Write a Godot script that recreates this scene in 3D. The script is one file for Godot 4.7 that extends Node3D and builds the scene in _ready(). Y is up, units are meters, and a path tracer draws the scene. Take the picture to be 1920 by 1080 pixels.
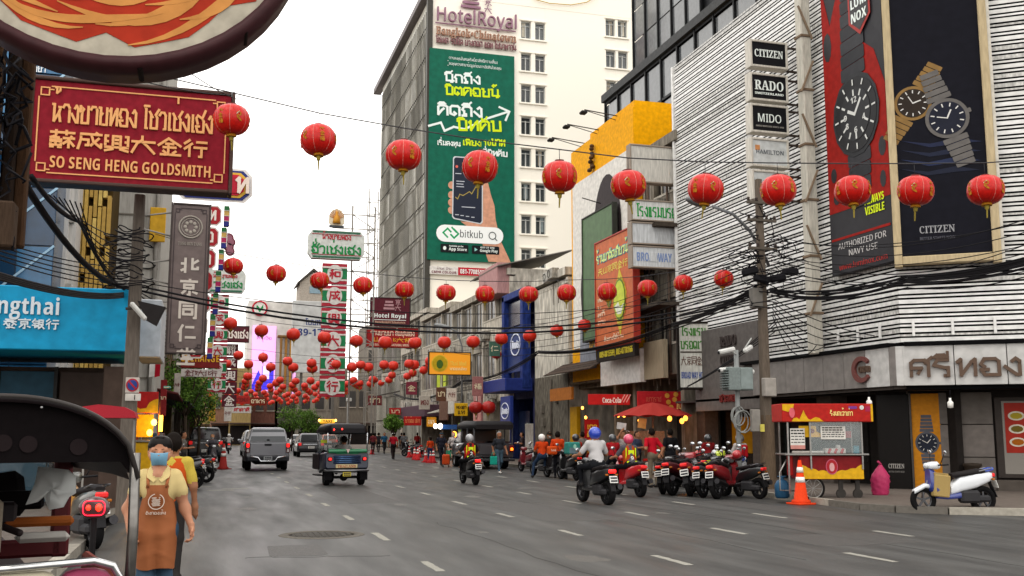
extends Node3D
# A Chinatown shopping street on an overcast day: lanterns over the road, signs, motorbikes, food carts.
# World: the street runs along -Z, right side +X, metres.

const Z0 := Vector3.ZERO
var taken := {}
var mats := {}
var boxes := {}
var rng := RandomNumberGenerator.new()
var noise_patch: NoiseTexture2D
var noise_fine: NoiseTexture2D
var noise_streak: NoiseTexture2D
var noise_bump: NoiseTexture2D
var noise_grime: NoiseTexture2D

func _ready() -> void:
	rng.seed = 11
	var cam := Camera3D.new()
	cam.name = "camera"
	add_child(cam)
	cam.position = Vector3(0, 1.6, 0)
	cam.rotation_degrees = Vector3(7.97, -16.41, 0)
	cam.fov = 30.96
	cam.near = .05
	cam.far = 900.0
	cam.current = true
	var we := WorldEnvironment.new()
	we.name = "environment"
	var e := Environment.new()
	var sm := ProceduralSkyMaterial.new()
	sm.sky_top_color = Color(.98, .975, .965)
	sm.sky_horizon_color = Color(.985, .965, .94)
	sm.sky_curve = .25
	sm.ground_horizon_color = Color(.35, .33, .31)
	sm.ground_bottom_color = Color(.2, .19, .18)
	sm.sun_angle_max = .0
	sm.energy_multiplier = 1.0
	var sky := Sky.new()
	sky.sky_material = sm
	e.background_mode = Environment.BG_SKY
	e.sky = sky
	e.background_energy_multiplier = 1.35
	e.tonemap_mode = Environment.TONE_MAPPER_LINEAR
	e.tonemap_exposure = 1.8
	e.sdfgi_enabled = true
	e.ssao_enabled = true
	e.ssil_enabled = true
	we.environment = e
	add_child(we)
	var sun := DirectionalLight3D.new()
	sun.name = "sun"
	sun.rotation_degrees = Vector3(-62, -40, 0)
	sun.light_energy = .22
	sun.light_angular_distance = 24.0
	sun.light_color = Color(1.0, .98, .95)
	sun.shadow_enabled = true
	add_child(sun)
	textures()
	ground()
	right_side()
	towers()
	left_side()
	far_end()
	signs_right()
	signs_left()
	street_furniture()
	vehicles()
	people()
	lanterns()
	cables()

# ---------------------------------------------------------------- materials
func noise_tex(freq: float, lo: float, hi: float, kind: int, octaves: int, seed_: int, size := 512, normal := false) -> NoiseTexture2D:
	var n := FastNoiseLite.new()
	n.seed = seed_
	n.noise_type = kind as FastNoiseLite.NoiseType
	n.frequency = freq
	n.fractal_octaves = octaves
	var t := NoiseTexture2D.new()
	t.width = size
	t.height = size
	t.seamless = true
	t.noise = n
	if normal:
		t.as_normal_map = true
		t.bump_strength = lo
	else:
		var g := Gradient.new()
		g.set_color(0, Color(lo, lo, lo))
		g.set_color(1, Color(hi, hi, hi))
		t.color_ramp = g
	return t

func textures() -> void:
	noise_patch = noise_tex(.012, .84, 1.0, FastNoiseLite.TYPE_SIMPLEX_SMOOTH, 5, 3)
	noise_fine = noise_tex(.11, .72, 1.0, FastNoiseLite.TYPE_SIMPLEX, 4, 8)
	noise_streak = noise_tex(.03, .8, 1.0, FastNoiseLite.TYPE_SIMPLEX_SMOOTH, 5, 21)
	noise_grime = noise_tex(.025, .6, 1.0, FastNoiseLite.TYPE_SIMPLEX_SMOOTH, 6, 31)
	noise_bump = noise_tex(.09, .2, .9, FastNoiseLite.TYPE_SIMPLEX, 4, 5)

# plain: surface with faint patches; style "streak" weathers vertically, "clean" has none
func mat(c: Color, rough := .7, metal := .0, style := "patch", scale := .5) -> StandardMaterial3D:
	var key := "%s|%.2f|%.2f|%s|%.2f" % [c.to_html(), rough, metal, style, scale]
	if mats.has(key):
		return mats[key]
	var m := StandardMaterial3D.new()
	m.albedo_color = c
	m.roughness = rough
	m.metallic = metal
	m.metallic_specular = .17 if rough > .55 else (.26 if rough > .3 else .5)
	if style != "clean":
		m.uv1_triplanar = true
		m.uv1_world_triplanar = true
		m.uv1_triplanar_sharpness = 4.0
		m.uv1_scale = Vector3(scale, scale, scale)
		m.albedo_texture = noise_patch
		if style == "fine":
			m.albedo_texture = noise_fine
		if style == "streak":
			m.albedo_texture = noise_streak
			m.uv1_scale = Vector3(scale, scale * .14, scale)
		if style == "grime":
			m.albedo_texture = noise_grime
			m.uv1_scale = Vector3(scale * .5, scale * .16, scale * .5)
		if style == "rough" or style == "streak":
			m.heightmap_enabled = true
			m.heightmap_texture = noise_bump
			m.heightmap_scale = .5
	mats[key] = m
	return m

func paint(c: Color) -> StandardMaterial3D:      # vehicle paint
	var key := "paint" + c.to_html()
	if not mats.has(key):
		var m := StandardMaterial3D.new()
		m.albedo_color = c
		m.roughness = .38
		m.clearcoat_enabled = true
		m.clearcoat = .8
		m.clearcoat_roughness = .12
		mats[key] = m
	return mats[key]

func glow(c: Color, energy := 1.0) -> StandardMaterial3D:
	var key := "glow%s%.2f" % [c.to_html(), energy]
	if not mats.has(key):
		var m := StandardMaterial3D.new()
		m.albedo_color = c
		m.roughness = .4
		m.emission_enabled = true
		m.emission = c
		m.emission_energy_multiplier = energy
		mats[key] = m
	return mats[key]

func glass(c: Color, alpha := .35, rough := .08) -> StandardMaterial3D:
	var key := "glass%s%.2f%.2f" % [c.to_html(), alpha, rough]
	if not mats.has(key):
		var m := StandardMaterial3D.new()
		m.transparency = BaseMaterial3D.TRANSPARENCY_ALPHA
		m.albedo_color = Color(c.r, c.g, c.b, alpha)
		m.roughness = rough
		m.metallic_specular = .6
		mats[key] = m
	return mats[key]

func hexc(s: String) -> Color:
	return Color.html(s)

func pm(s: String, rough := .7, style := "patch", scale := .5) -> StandardMaterial3D:
	return mat(Color.html(s), rough, .0, style, scale)

func metal(s: String, rough := .35) -> StandardMaterial3D:
	return mat(Color.html(s), rough, .9, "patch", 2.0)

# ---------------------------------------------------------------- nodes
func numbered(called: String) -> String:
	if not taken.has(called):
		taken[called] = 0
		return called
	taken[called] += 1
	return "%s_%03d" % [called, taken[called]]

func tag(o: Node3D, label: String, category: String, group := "") -> Node3D:
	o.set_meta("label", label)
	o.set_meta("category", category)
	if group:
		o.set_meta("group", group)
	return o

func thing(called: String, label: String, category: String, at := Vector3.ZERO, turn := .0, group := "") -> Node3D:
	var o := Node3D.new()
	o.name = numbered(called)
	add_child(o)
	o.position = at
	o.rotation_degrees.y = turn
	return tag(o, label, category, group)

func put(parent: Node, called: String, mesh: Mesh, m: Material, at := Vector3.ZERO, turn := Vector3.ZERO) -> MeshInstance3D:
	var o := MeshInstance3D.new()
	o.name = numbered(called) if parent == self else called
	o.mesh = mesh
	o.material_override = m
	parent.add_child(o, true)
	o.position = at
	o.rotation_degrees = turn
	return o

func setting(o: Node3D) -> Node3D:
	o.set_meta("kind", "structure")
	return o

func dup(o: Node3D, called: String, at: Vector3, turn: float, label: String, group := "") -> Node3D:
	var c: Node3D = o.duplicate()
	c.name = numbered(called)
	add_child(c)
	c.position = at
	c.rotation_degrees.y = turn
	c.set_meta("label", label)
	if group:
		c.set_meta("group", group)
	return c

func bm(s: Vector3) -> BoxMesh:
	if not boxes.has(s):
		var b := BoxMesh.new()
		b.size = s
		boxes[s] = b
	return boxes[s]

func block(parent: Node, called: String, at: Vector3, s: Vector3, m: Material, turn := Vector3.ZERO) -> MeshInstance3D:
	return put(parent, called, bm(s), m, at, turn)

func slab(parent: Node, called: String, at: Vector3, s: Vector3, m: Material, r := .02, turn := Vector3.ZERO) -> MeshInstance3D:
	var k := K.new()
	k.cbox(Vector3.ZERO, s, r)
	return put(parent, called, k.done(), m, at, turn)

func pipe(parent: Node, called: String, pts: Array, r: float, m: Material, n := 8) -> MeshInstance3D:
	var k := K.new()
	k.tube(pts, r, n)
	return put(parent, called, k.done(), m)

# ---------------------------------------------------------------- mesh builder
class K:
	var st := SurfaceTool.new()
	var lift := 0
	func _init() -> void:
		st.begin(Mesh.PRIMITIVE_TRIANGLES)
		st.set_smooth_group(-1)
	func soft(on := true) -> void:
		st.set_smooth_group(0 if on else -1)
	func tri(a: Vector3, b: Vector3, c: Vector3) -> void:
		st.add_vertex(a)
		st.add_vertex(c)
		st.add_vertex(b)
	func quad(a: Vector3, b: Vector3, c: Vector3, d: Vector3) -> void:
		tri(a, b, c)
		tri(a, c, d)
	func box(c: Vector3, s: Vector3, b := Basis()) -> void:
		var v := []
		for i in 8:
			v.append(c + b * (Vector3((i & 1) - .5, ((i >> 1) & 1) - .5, ((i >> 2) & 1) - .5) * s))
		for f in [[0, 2, 3, 1], [4, 5, 7, 6], [0, 1, 5, 4], [2, 6, 7, 3], [0, 4, 6, 2], [1, 3, 7, 5]]:
			quad(v[f[0]], v[f[1]], v[f[2]], v[f[3]])
	func cbox(c: Vector3, s: Vector3, r := .02, b := Basis()) -> void:
		r = minf(r, minf(s.x, minf(s.y, s.z)) * .45)
		var h := s * .5
		var p := func(ix: int, iy: int, iz: int, ax: int) -> Vector3:
			var q := Vector3(ix, iy, iz) * (h - Vector3(r, r, r))
			q[ax] = [ix, iy, iz][ax] * h[ax]
			return c + b * q
		for ax in 3:
			var u := (ax + 1) % 3
			var w := (ax + 2) % 3
			for sgn in [-1, 1]:
				var q := []
				for k in [[-1, -1], [1, -1], [1, 1], [-1, 1]]:
					var ii := [0, 0, 0]
					ii[ax] = sgn
					ii[u] = k[0] * sgn
					ii[w] = k[1]
					q.append(p.call(ii[0], ii[1], ii[2], ax))
				quad(q[0], q[1], q[2], q[3])
			for s1 in [-1, 1]:
				for s2 in [-1, 1]:
					var e := []
					for t in [[-1, u], [1, u], [1, w], [-1, w]]:
						var ii := [0, 0, 0]
						ii[ax] = t[0]
						ii[u] = s1
						ii[w] = s2
						e.append(p.call(ii[0], ii[1], ii[2], t[1]))
					if s1 * s2 > 0:
						quad(e[3], e[2], e[1], e[0])
					else:
						quad(e[0], e[1], e[2], e[3])
		for i in 8:
			var ii := [(i & 1) * 2 - 1, ((i >> 1) & 1) * 2 - 1, ((i >> 2) & 1) * 2 - 1]
			var a: Vector3 = p.call(ii[0], ii[1], ii[2], 0)
			var bb: Vector3 = p.call(ii[0], ii[1], ii[2], 1)
			var cc: Vector3 = p.call(ii[0], ii[1], ii[2], 2)
			if ii[0] * ii[1] * ii[2] > 0:
				tri(a, bb, cc)
			else:
				tri(a, cc, bb)
	func loft(rings: Array, cap0 := true, cap1 := true, closed := true) -> void:
		var n: int = rings[0].size()
		for i in rings.size() - 1:
			for j in (n if closed else n - 1):
				var j2 := (j + 1) % n
				quad(rings[i][j], rings[i][j2], rings[i + 1][j2], rings[i + 1][j])
		if not closed:
			return
		for e in [[0, cap0], [rings.size() - 1, cap1]]:
			if e[1]:
				var c := Vector3.ZERO
				for v in rings[e[0]]:
					c += v
				c /= n
				for j in n:
					if e[0] == 0:
						tri(c, rings[0][(j + 1) % n], rings[0][j])
					else:
						tri(c, rings[e[0]][j], rings[e[0]][(j + 1) % n])
	func circle(c: Vector3, u: Vector3, w: Vector3, n: int) -> Array:
		var a := []
		for j in n:
			var t := TAU * j / n
			a.append(c + u * cos(t) + w * sin(t))
		return a
	func cyl(a: Vector3, b: Vector3, r0: float, r1 := -1.0, n := 12, caps := true) -> void:
		if r1 < .0:
			r1 = r0
		var d := (b - a).normalized()
		var u := d.cross(Vector3.UP if absf(d.y) < .9 else Vector3.RIGHT).normalized()
		var w := u.cross(d)
		soft()
		var ra := circle(a, u * r0, w * r0, n)
		var rb := circle(b, u * r1, w * r1, n)
		loft([ra, rb], false, false)
		soft(false)
		if caps:
			for j in n:
				tri(a, ra[(j + 1) % n], ra[j])
				tri(b, rb[j], rb[(j + 1) % n])
	func tube(pts: Array, r: float, n := 8) -> void:
		soft()
		var rings := []
		var u := Vector3.ZERO
		for i in pts.size():
			var d: Vector3 = ((pts[mini(i + 1, pts.size() - 1)] as Vector3) - (pts[maxi(i - 1, 0)] as Vector3)).normalized()
			if u == Vector3.ZERO:
				u = d.cross(Vector3.UP if absf(d.y) < .9 else Vector3.RIGHT).normalized()
			u = (u - d * u.dot(d)).normalized()
			var w := u.cross(d)
			rings.append(circle(pts[i], u * r, w * r, n))
		loft(rings)
		soft(false)
	func lathe(prof: Array, n := 16, xf := Transform3D(), caps := true) -> void:   # prof: Vector2(radius, y)
		soft()
		var rings := []
		for p in prof:
			var ring := []
			for j in n:
				var t := -TAU * j / n
				ring.append(xf * Vector3(cos(t) * p.x, p.y, sin(t) * p.x))
			rings.append(ring)
		loft(rings, caps, caps)
		soft(false)
	func ball(c: Vector3, r: Vector3, n := 14, m := 8, b := Basis()) -> void:
		var prof := []
		for i in m + 1:
			var t := PI * i / m - PI / 2
			prof.append(Vector2(maxf(cos(t), .001), sin(t)))
		lathe(prof, n, Transform3D(b * Basis.from_scale(r), c))
	func ring(c: Vector3, big: float, small: float, b := Basis(), n := 24, m := 8, squash := 1.0) -> void:   # torus around local z
		soft()
		var rings := []
		for i in n + 1:
			var t := TAU * i / n
			var d := b * Vector3(cos(t), sin(t), 0)
			rings.append(circle(c + d * big, d * small, b * Vector3(0, 0, small * squash), m))
		loft(rings, false, false)
		soft(false)
	func prism(poly: PackedVector2Array, z0: float, z1: float, xf := Transform3D()) -> void:
		var idx := Geometry2D.triangulate_polygon(poly)
		var cw := Geometry2D.is_polygon_clockwise(poly)
		for i in range(0, idx.size(), 3):
			var a := poly[idx[i]]
			var b := poly[idx[i + 1]]
			var c := poly[idx[i + 2]]
			if (b - a).cross(c - a) < .0:
				var t := b
				b = c
				c = t
			tri(xf * Vector3(a.x, a.y, z1), xf * Vector3(b.x, b.y, z1), xf * Vector3(c.x, c.y, z1))
			tri(xf * Vector3(a.x, a.y, z0), xf * Vector3(c.x, c.y, z0), xf * Vector3(b.x, b.y, z0))
		var n := poly.size()
		for i in n:
			var a := poly[i]
			var b := poly[(i + 1) % n]
			if cw:
				quad(xf * Vector3(b.x, b.y, z0), xf * Vector3(a.x, a.y, z0), xf * Vector3(a.x, a.y, z1), xf * Vector3(b.x, b.y, z1))
			else:
				quad(xf * Vector3(a.x, a.y, z0), xf * Vector3(b.x, b.y, z0), xf * Vector3(b.x, b.y, z1), xf * Vector3(a.x, a.y, z1))
	func stroke(a: Vector2, b: Vector2, t: float, depth: float, xf := Transform3D()) -> void:
		var d := (b - a).normalized()
		if d == Vector2.ZERO:
			d = Vector2.RIGHT
		var s := Vector2(-d.y, d.x) * t * .5
		var e := d * t * .38
		lift = (lift + 1) % 7
		var z := depth * (1.0 + .07 * lift)
		prism(PackedVector2Array([a - e - s, b + e - s, b + e + s, a - e + s]), .0, z, xf)
	func done() -> ArrayMesh:
		st.generate_normals()
		return st.commit()

func oval(rx: float, ry: float, n := 20, c := Vector2.ZERO) -> PackedVector2Array:
	var p := PackedVector2Array()
	for i in n:
		p.append(c + P(cos(TAU * i / n) * rx, sin(TAU * i / n) * ry))
	return p

func roundrect(w: float, h: float, r: float, c := Vector2.ZERO, n := 4) -> PackedVector2Array:
	var p := PackedVector2Array()
	r = minf(r, minf(w, h) * .5)
	for q in 4:
		var o := c + P((w * .5 - r) * [1, -1, -1, 1][q], (h * .5 - r) * [1, 1, -1, -1][q])
		for i in n + 1:
			var t := PI * .5 * (q + float(i) / n)
			p.append(o + P(cos(t), sin(t)) * r)
	return p

func flat(parent: Node, called: String, poly: PackedVector2Array, m: Material, at: Vector3, thick := .012) -> MeshInstance3D:
	var k := K.new()
	k.prism(poly, .0, thick)
	return put(parent, called, k.done(), m, at)

func pts2(s: Array, sx := 1.0, sy := 1.0) -> PackedVector2Array:
	var p := PackedVector2Array()
	for i in range(0, s.size(), 2):
		p.append(P(s[i] * sx, s[i + 1] * sy))
	return p

# ---------------------------------------------------------------- lettering
var fonts := {}

func words(parent: Node, s: String, at: Vector3, w: float, h: float, m: Material, face := "sans", depth := .015, called := "lettering", lean := .0) -> MeshInstance3D:
	if not fonts.has(face):
		var f := SystemFont.new()
		f.font_names = PackedStringArray(["Droid Serif" if face.begins_with("serif") else "Droid Sans"])
		f.font_weight = 400 if face.ends_with("light") else 700
		fonts[face] = f
	var t := TextMesh.new()
	t.font = fonts[face]
	t.text = s
	t.font_size = 40
	t.pixel_size = .01
	t.curve_step = 2.0
	t.depth = .02
	var box := t.get_aabb()
	var o := put(parent, called, t, m, at)
	var k := V(w / maxf(box.size.x, .001), h / maxf(box.size.y, .001), depth / .02)
	o.basis = Basis(V(0, 0, 1), lean) * Basis.from_scale(k)
	o.position = at - o.basis * (box.get_center()) + V(0, 0, depth * .5)
	return o

# Thai letters as pen strokes: grid letters 0..9 then a.. for 10 and up; the base line is y 3, the head line y 9
const THAI := {
	"ก": "13 16 07 19 49 58 53", "ข": "07 09 28 17 13 53 59", "ค": "03 08 19 49 58 53;03 26 37", "ง": "28 39 48 43 33 06", "จ": "08 19 49 58 54 43 23 35",
	"ช": "09 18 13 53 57 48 6a", "ซ": "09 27 18 13 53 57 48 6a", "ด": "25 34 23 04 08 19 49 58 53", "ต": "25 34 23 04 08 19 38 49 58 53", "ถ": "03 23 24 14 16 07 19 49 58 53",
	"ท": "08 19 13 48 59 53", "น": "09 19 14 54;59 53 43 54 64", "บ": "09 19 13 53 59", "ป": "09 19 13 53 5b", "พ": "09 19 13 37 53 59", "ฟ": "09 19 13 37 53 5b", "ภ": "23 03 14 16 07 19 49 58 53",
	"ม": "09 19 13 03 14 53 59", "ย": "09 19 16 27 16 13 53 59", "ร": "49 19 07 36 46 43 33", "ล": "24 13 04 16 46 56 53;07 19 49 58 56", "ว": "08 19 39 48 43 33",
	"ศ": "03 08 19 49 58 53;06 36 24;48 6a", "ส": "24 13 04 16 46 56 53;07 19 48 6a;48 56", "ห": "09 19 13 46 53;46 58 48", "อ": "16 07 19 49 58 53 13 05 25", "ฮ": "16 08 19 48 6b;48 57 53 13 05 25",
	"ณ": "09 19 13 23;36 39 59 54;63 53 44", "ษ": "09 19 13 53 59;36 66", "า": "08 19 39 48 43", "ะ": "04 13 25;07 16 28", "เ": "19 13 23", "แ": "19 13 23;39 33 43", "โ": "3b 0b 1a 13 23", "ไ": "0c 2c 1a 13 23", "ใ": "1b 0c 2c 2b 13 23",
}
const THAI_ON := {
	"ิ": "0a 1b 3b 4a 0a", "ี": "0a 1b 3b 4a 0a;4a 4c", "ึ": "0a 1b 3b 4a 0a;4b 5c", "ื": "0a 1b 3b 4a 0a;4a 4c;3b 3c", "ั": "1c 1a 3a 4c", "่": "3d 3f", "้": "1f 2f 2d 4e 4f", "์": "2b 1c 2d 3c 4d", "ุ": "42 40", "ู": "12 10 40 42", "็": "1a 1c 3c 4d",
}
const HAN := {
	"大": "06 96;49 47 25 00;46 64 90", "金": "05 49 95;36 66;24 74;46 40;22 31;72 61;10 90", "行": "29 07;37 04;25 20;58 98;45 95;75 70 60", "成": "18 98;18 15 00;15 45 42 32;58 64 91 93;86 52;79 88",
	"興": "08 03;08 18;05 15;98 93;88 98;85 95;38 68 63;38 33;46 56;44 54;02 92;31 00;61 90", "蘇": "08 98;29 27;69 67;26 05;15 35 34;04 01 41 44 04;24 21;03 43;00 10;30 40;55 95;86 74 52;75 70;74 91",
	"和": "38 17;05 45;28 20;25 02;25 43;56 96 92 52 56", "京": "59 58;08 98;26 76 74 24 26;54 50 40;33 11;72 91", "同": "00 09 99 90 80;27 77;25 75 72 22 25", "仁": "29 05;16 10;48 88;42 92",
	"堂": "59 57;28 37;88 77;07 06;07 97 96;36 66 64 34 36;53 50;23 83;00 90", "聯": "08 48;18 11;38 30;15 35;13 33;01 42;69 57 77 55;89 87 97 85;62 64;82 84;64 60;84 80", "泰": "18 88;27 77;06 96;48 03;56 93;44 40;24 32;74 62;20 41 80",
	"银": "29 06;27 47;15 45;03 43;25 21 42;58 50 72;58 88 84 54;56 86;64 90;83 72", "天": "18 88;05 95;48 46 00;45 90", "山": "18 11 91 98;59 51", "木": "06 96;49 40;46 01;46 91", "北": "28 20;05 25;01 22;68 62 92 93;65 97",
	"福": "28 38;06 36 12;25 20;34 43;58 98;57 77;57 67 65;55 95;50 54 94 90 50;74 70;52 92", "找": "08 38;28 20 10;05 48;57 97;68 73 92;95 62;77 96",
}

func pen(k: K, spec: String, o: Vector2, s: Vector2, t: float, depth: float) -> void:
	for line in spec.split(";"):
		var p := []
		for c in line.split(" "):
			if c.length() >= 2:
				p.append(o + P(("0x" + c[0]).hex_to_int() if c[0] < "g" else 16, ("0x" + c[1]).hex_to_int()) * s)
		for i in p.size() - 1:
			k.stroke(p[i], p[i + 1], t, depth)

# writes Thai, Chinese and a mark for anything else; centred, w wide and h from base line to head line
func script(parent: Node, s: String, at: Vector3, w: float, h: float, m: Material, weight := 1.0, depth := .012, called := "lettering", lean := .0) -> MeshInstance3D:
	var adv := []
	var x := .0
	for c in s:
		var a := 6.6
		if THAI_ON.has(c):
			a = .0
		elif HAN.has(c):
			a = 13.0
		elif c in "เโไใ":
			a = 3.4
		elif c in "งวแ" :
			a = 5.6
		elif c == "า":
			a = 5.4
		elif c == " ":
			a = 4.0
		adv.append([c, x, a])
		x += a
	var sx := w / maxf(x - 1.2, 1.0)
	var sy := h / 6.0
	var k := K.new()
	var t := minf(sx, sy) * 1.12 * weight
	var last := .0
	for it in adv:
		var c: String = it[0]
		if THAI.has(c):
			pen(k, THAI[c], P(it[1] * sx - w * .5, -6.0 * sy), P(sx, sy), t, depth)
			last = it[1]
		elif THAI_ON.has(c):
			pen(k, THAI_ON[c], P(last * sx - w * .5, -6.0 * sy), P(sx, sy), t * .8, depth)
		elif HAN.has(c):
			pen(k, HAN[c], P(it[1] * sx - w * .5, -h * .62), P(sx * 1.22, h * 1.24 / 9.0), minf(sx * 1.22, h * 1.24 / 9.0) * 1.05 * weight, depth)
	var o := put(parent, called, k.done(), m, at)
	o.rotation.z = lean
	return o

func columns_of(parent: Node, s: String, at: Vector3, step: float, size: float, m: Material, weight := 1.0) -> void:
	for i in s.length():
		var k := K.new()
		pen(k, HAN[s[i]], P(-size * .5, -size * .5), P(size / 9.0, size / 9.0), size / 9.0 * 1.1 * weight, .012)
		put(parent, "character", k.done(), m, at - V(0, step * i, 0))

# ---------------------------------------------------------------- ground
func asphalt() -> StandardMaterial3D:
	var m := StandardMaterial3D.new()
	m.albedo_color = Color(.405, .402, .393)
	m.roughness = .62
	m.uv1_triplanar = true
	m.uv1_world_triplanar = true
	m.uv1_scale = V(.2, .1, .03)
	m.metallic_specular = .32
	m.albedo_texture = noise_tex(.008, .66, 1.0, FastNoiseLite.TYPE_SIMPLEX_SMOOTH, 7, 44, 1024)
	m.detail_enabled = true
	m.detail_albedo = noise_tex(.2, .55, 1.0, FastNoiseLite.TYPE_SIMPLEX, 3, 14)
	m.detail_blend_mode = BaseMaterial3D.BLEND_MODE_MUL
	m.detail_uv_layer = BaseMaterial3D.DETAIL_UV_2
	m.uv2_triplanar = true
	m.uv2_world_triplanar = true
	m.uv2_scale = V(.6, .6, .6)
	m.roughness_texture = noise_tex(.01, .62, 1.0, FastNoiseLite.TYPE_SIMPLEX_SMOOTH, 4, 77)
	m.heightmap_enabled = true
	m.heightmap_texture = noise_fine
	m.heightmap_scale = .35
	return m

func sheet(called: String, poly: PackedVector2Array, y0: float, y1: float, m: Material) -> MeshInstance3D:
	var k := K.new()
	# poly in (x, z); stand it up along y
	k.prism(poly, y0, y1, Transform3D(Basis(V(1, 0, 0), V(0, 0, 1), V(0, 1, 0)), Z0))
	return put(self, called, k.done(), m)

func ground() -> void:
	var road := sheet("road", pts2([-400, 60, 400, 60, 400, -700, -400, -700]), -.4, .0, asphalt())
	setting(road)
	var pave := pm("6b625b", .75, "rough", .7)
	var kr := [14.6, -230, 14.6, -60, 14.2, -40, 13.9, -27, 13.35, -19.4, 13.6, -18.6, 14.3, -17.9, 16.0, -16.9, 24.0, -12.0, 44.0, .0]
	var inner := []
	for i in range(0, kr.size(), 2):
		inner.append_array([kr[i] + .16, kr[i + 1]])
	setting(sheet("pavement_right", pts2(inner + [60, 0, 60, -230]), .0, .125, pave))
	var kl := [-1.5, 8, -1.5, -30, -1.2, -50, -.9, -80, -.4, -120, .6, -180, 1.4, -230]
	var inl := []
	for i in range(0, kl.size(), 2):
		inl.append_array([kl[i] - .16, kl[i + 1]])
	setting(sheet("pavement_left", pts2(inl + [-60, -230, -60, 8]), .0, .125, pave))
	kerb("kerb_right", kr, 1.0)
	kerb("kerb_left", kl, -1.0)
	# lane dashes, worn paint
	var white := pm("a8a59b", .8, "streak", 3.0)
	white.albedo_texture = noise_fine
	for lane in [[2.74, -12.75], [5.8, -12.5], [8.42, -12.05], [10.75, -10.9]]:
		var z: float = lane[1] + 3.85
		while z > -150.0:
			var bend := .0 if z > -45.0 else pow((-45.0 - z) / 100.0, 2.0) * 2.0
			var w := rng.randf_range(.95, 1.28)
			var k := K.new()
			var cx: float = lane[0] + bend
			var p := PackedVector2Array()
			for i in 8:
				p.append(P(cx - .055 + rng.randf_range(-.012, .012), z - w * (.5 - i / 7.0)))
			for i in 8:
				p.append(P(cx + .055 + rng.randf_range(-.012, .012), z + w * (.5 - i / 7.0)))
			var o := sheet("lane_marking", p, .001, .004, white)
			setting(o)
			z -= 3.85
	for s in [V(-.061, 0, -33.41), V(.531, 0, -31.36), V(.966, 0, -32.15)]:
		setting(sheet("lane_marking", pts2([s.x - .4, s.z, s.x + .35, s.z - .1, s.x + .42, s.z + .12, s.x - .3, s.z + .2]), .001, .004, white))
	# darker repair patches and sealed cracks in the asphalt
	var tar := pm("4f4d4b", .55, "rough", 1.4)
	for p in [[6.9, -21.0, 1.5, 5.0], [3.9, -28.0, 1.2, 7.0], [9.5, -14.2, 1.8, 1.6], [11.9, -20.0, .9, 6.0], [1.3, -15.0, .7, 1.4]]:
		var poly := PackedVector2Array()
		for c in roundrect(p[2], p[3], .08, P(p[0], p[1]), 2):
			poly.append(c + P(rng.randf_range(-.05, .05), rng.randf_range(-.05, .05)))
		setting(sheet("road_patch", poly, .0, .002, tar))
	for p in [[4.4, -9.0, 4.1, -19.0], [7.4, -12.0, 7.2, -30.0], [.6, -14.3, 2.4, -14.0], [9.7, -10.0, 9.4, -24.0]]:
		var left := PackedVector2Array()
		var right := PackedVector2Array()
		for i in 15:
			var c := P(lerpf(p[0], p[2], i / 14.0), lerpf(p[1], p[3], i / 14.0)) + P(rng.randf_range(-.07, .07), rng.randf_range(-.07, .07))
			var d := P(p[3] - p[1], p[0] - p[2]).normalized() * rng.randf_range(.003, .009)
			left.append(c - d)
			right.append(c + d)
		right.reverse()
		left.append_array(right)
		setting(sheet("road_crack", left, .0, .003, pm("3a3937", .6, "clean")))
	# oil drips and stains down the lanes
	for i in 46:
		var sx: float = [1.4, 4.3, 7.1, 9.6, 12.2][i % 5] + rng.randf_range(-.6, .6)
		var sz := -8.0 - rng.randf() * 34.0
		var poly := PackedVector2Array()
		var r0 := rng.randf_range(.06, .26)
		for j in 13:
			var a := TAU * j / 13.0
			var rr := r0 * rng.randf_range(.6, 1.15)
			poly.append(P(sx + cos(a) * rr, sz + sin(a) * rr * 1.7))
		setting(sheet("oil_stain", poly, .0, .001 + .0002 * (i % 4), pm(["62605c", "5c5955", "676460"][i % 3], .5, "rough", 2.0)))
	# manhole
	var mh := thing("manhole_cover", "round iron manhole cover set in the grey asphalt", "manhole cover", V(1.882, 0, -17.13))
	var iron := pm("47443f", .6, "rough", 3.0)
	var k1 := K.new()
	k1.lathe([P(.001, .008), P(.47, .008), P(.48, .002), P(.001, .001)], 40)
	put(mh, "lid", k1.done(), iron)
	var k2 := K.new()
	k2.lathe([P(.52, .001), P(.52, .012), P(.66, .010), P(.68, .001)], 40)
	put(mh, "frame", k2.done(), pm("66615a", .75, "rough", 2.0))
	for i in 9:
		var dx := (i - 4) * .1
		var half := sqrt(.45 * .45 - dx * dx)
		block(mh, "rib", V(dx, .011, 0), V(.035, .008, half * 2.0), iron)

func kerb(called: String, pl: Array, side: float) -> void:
	var o := Node3D.new()
	o.name = called
	add_child(o)
	setting(o)
	var tones := [pm("8f897f", .8, "rough", 1.2), pm("6f6a63", .8, "rough", 1.2), pm("a8a296", .8, "rough", 1.2)]
	for i in range(0, pl.size() - 2, 2):
		var a := V(pl[i], 0, pl[i + 1])
		var b := V(pl[i + 2], 0, pl[i + 3])
		var d := (b - a).normalized()
		var n := maxi(1, int((b - a).length() / 1.2))
		for j in n:
			var c := a.lerp(b, (j + .5) / n)
			if c.z < -75.0 or c.z > 2.0:
				if j == 0 and c.z < -75.0:
					block(o, "kerb_stone", a.lerp(b, .5) + V(.08 * side, .07, 0), V(.16, .14, (b - a).length()), tones[0], V(0, rad_to_deg(atan2(d.x, d.z)), 0))
				continue
			var l := (b - a).length() / n - .012
			var q := block(o, "kerb_stone", c + V(.08 * side, .07 + rng.randf_range(-.006, .006), 0), V(.16, .14, snappedf(l, .01)), tones[rng.randi() % 3])
			q.rotation.y = atan2(d.x, d.z)

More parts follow.
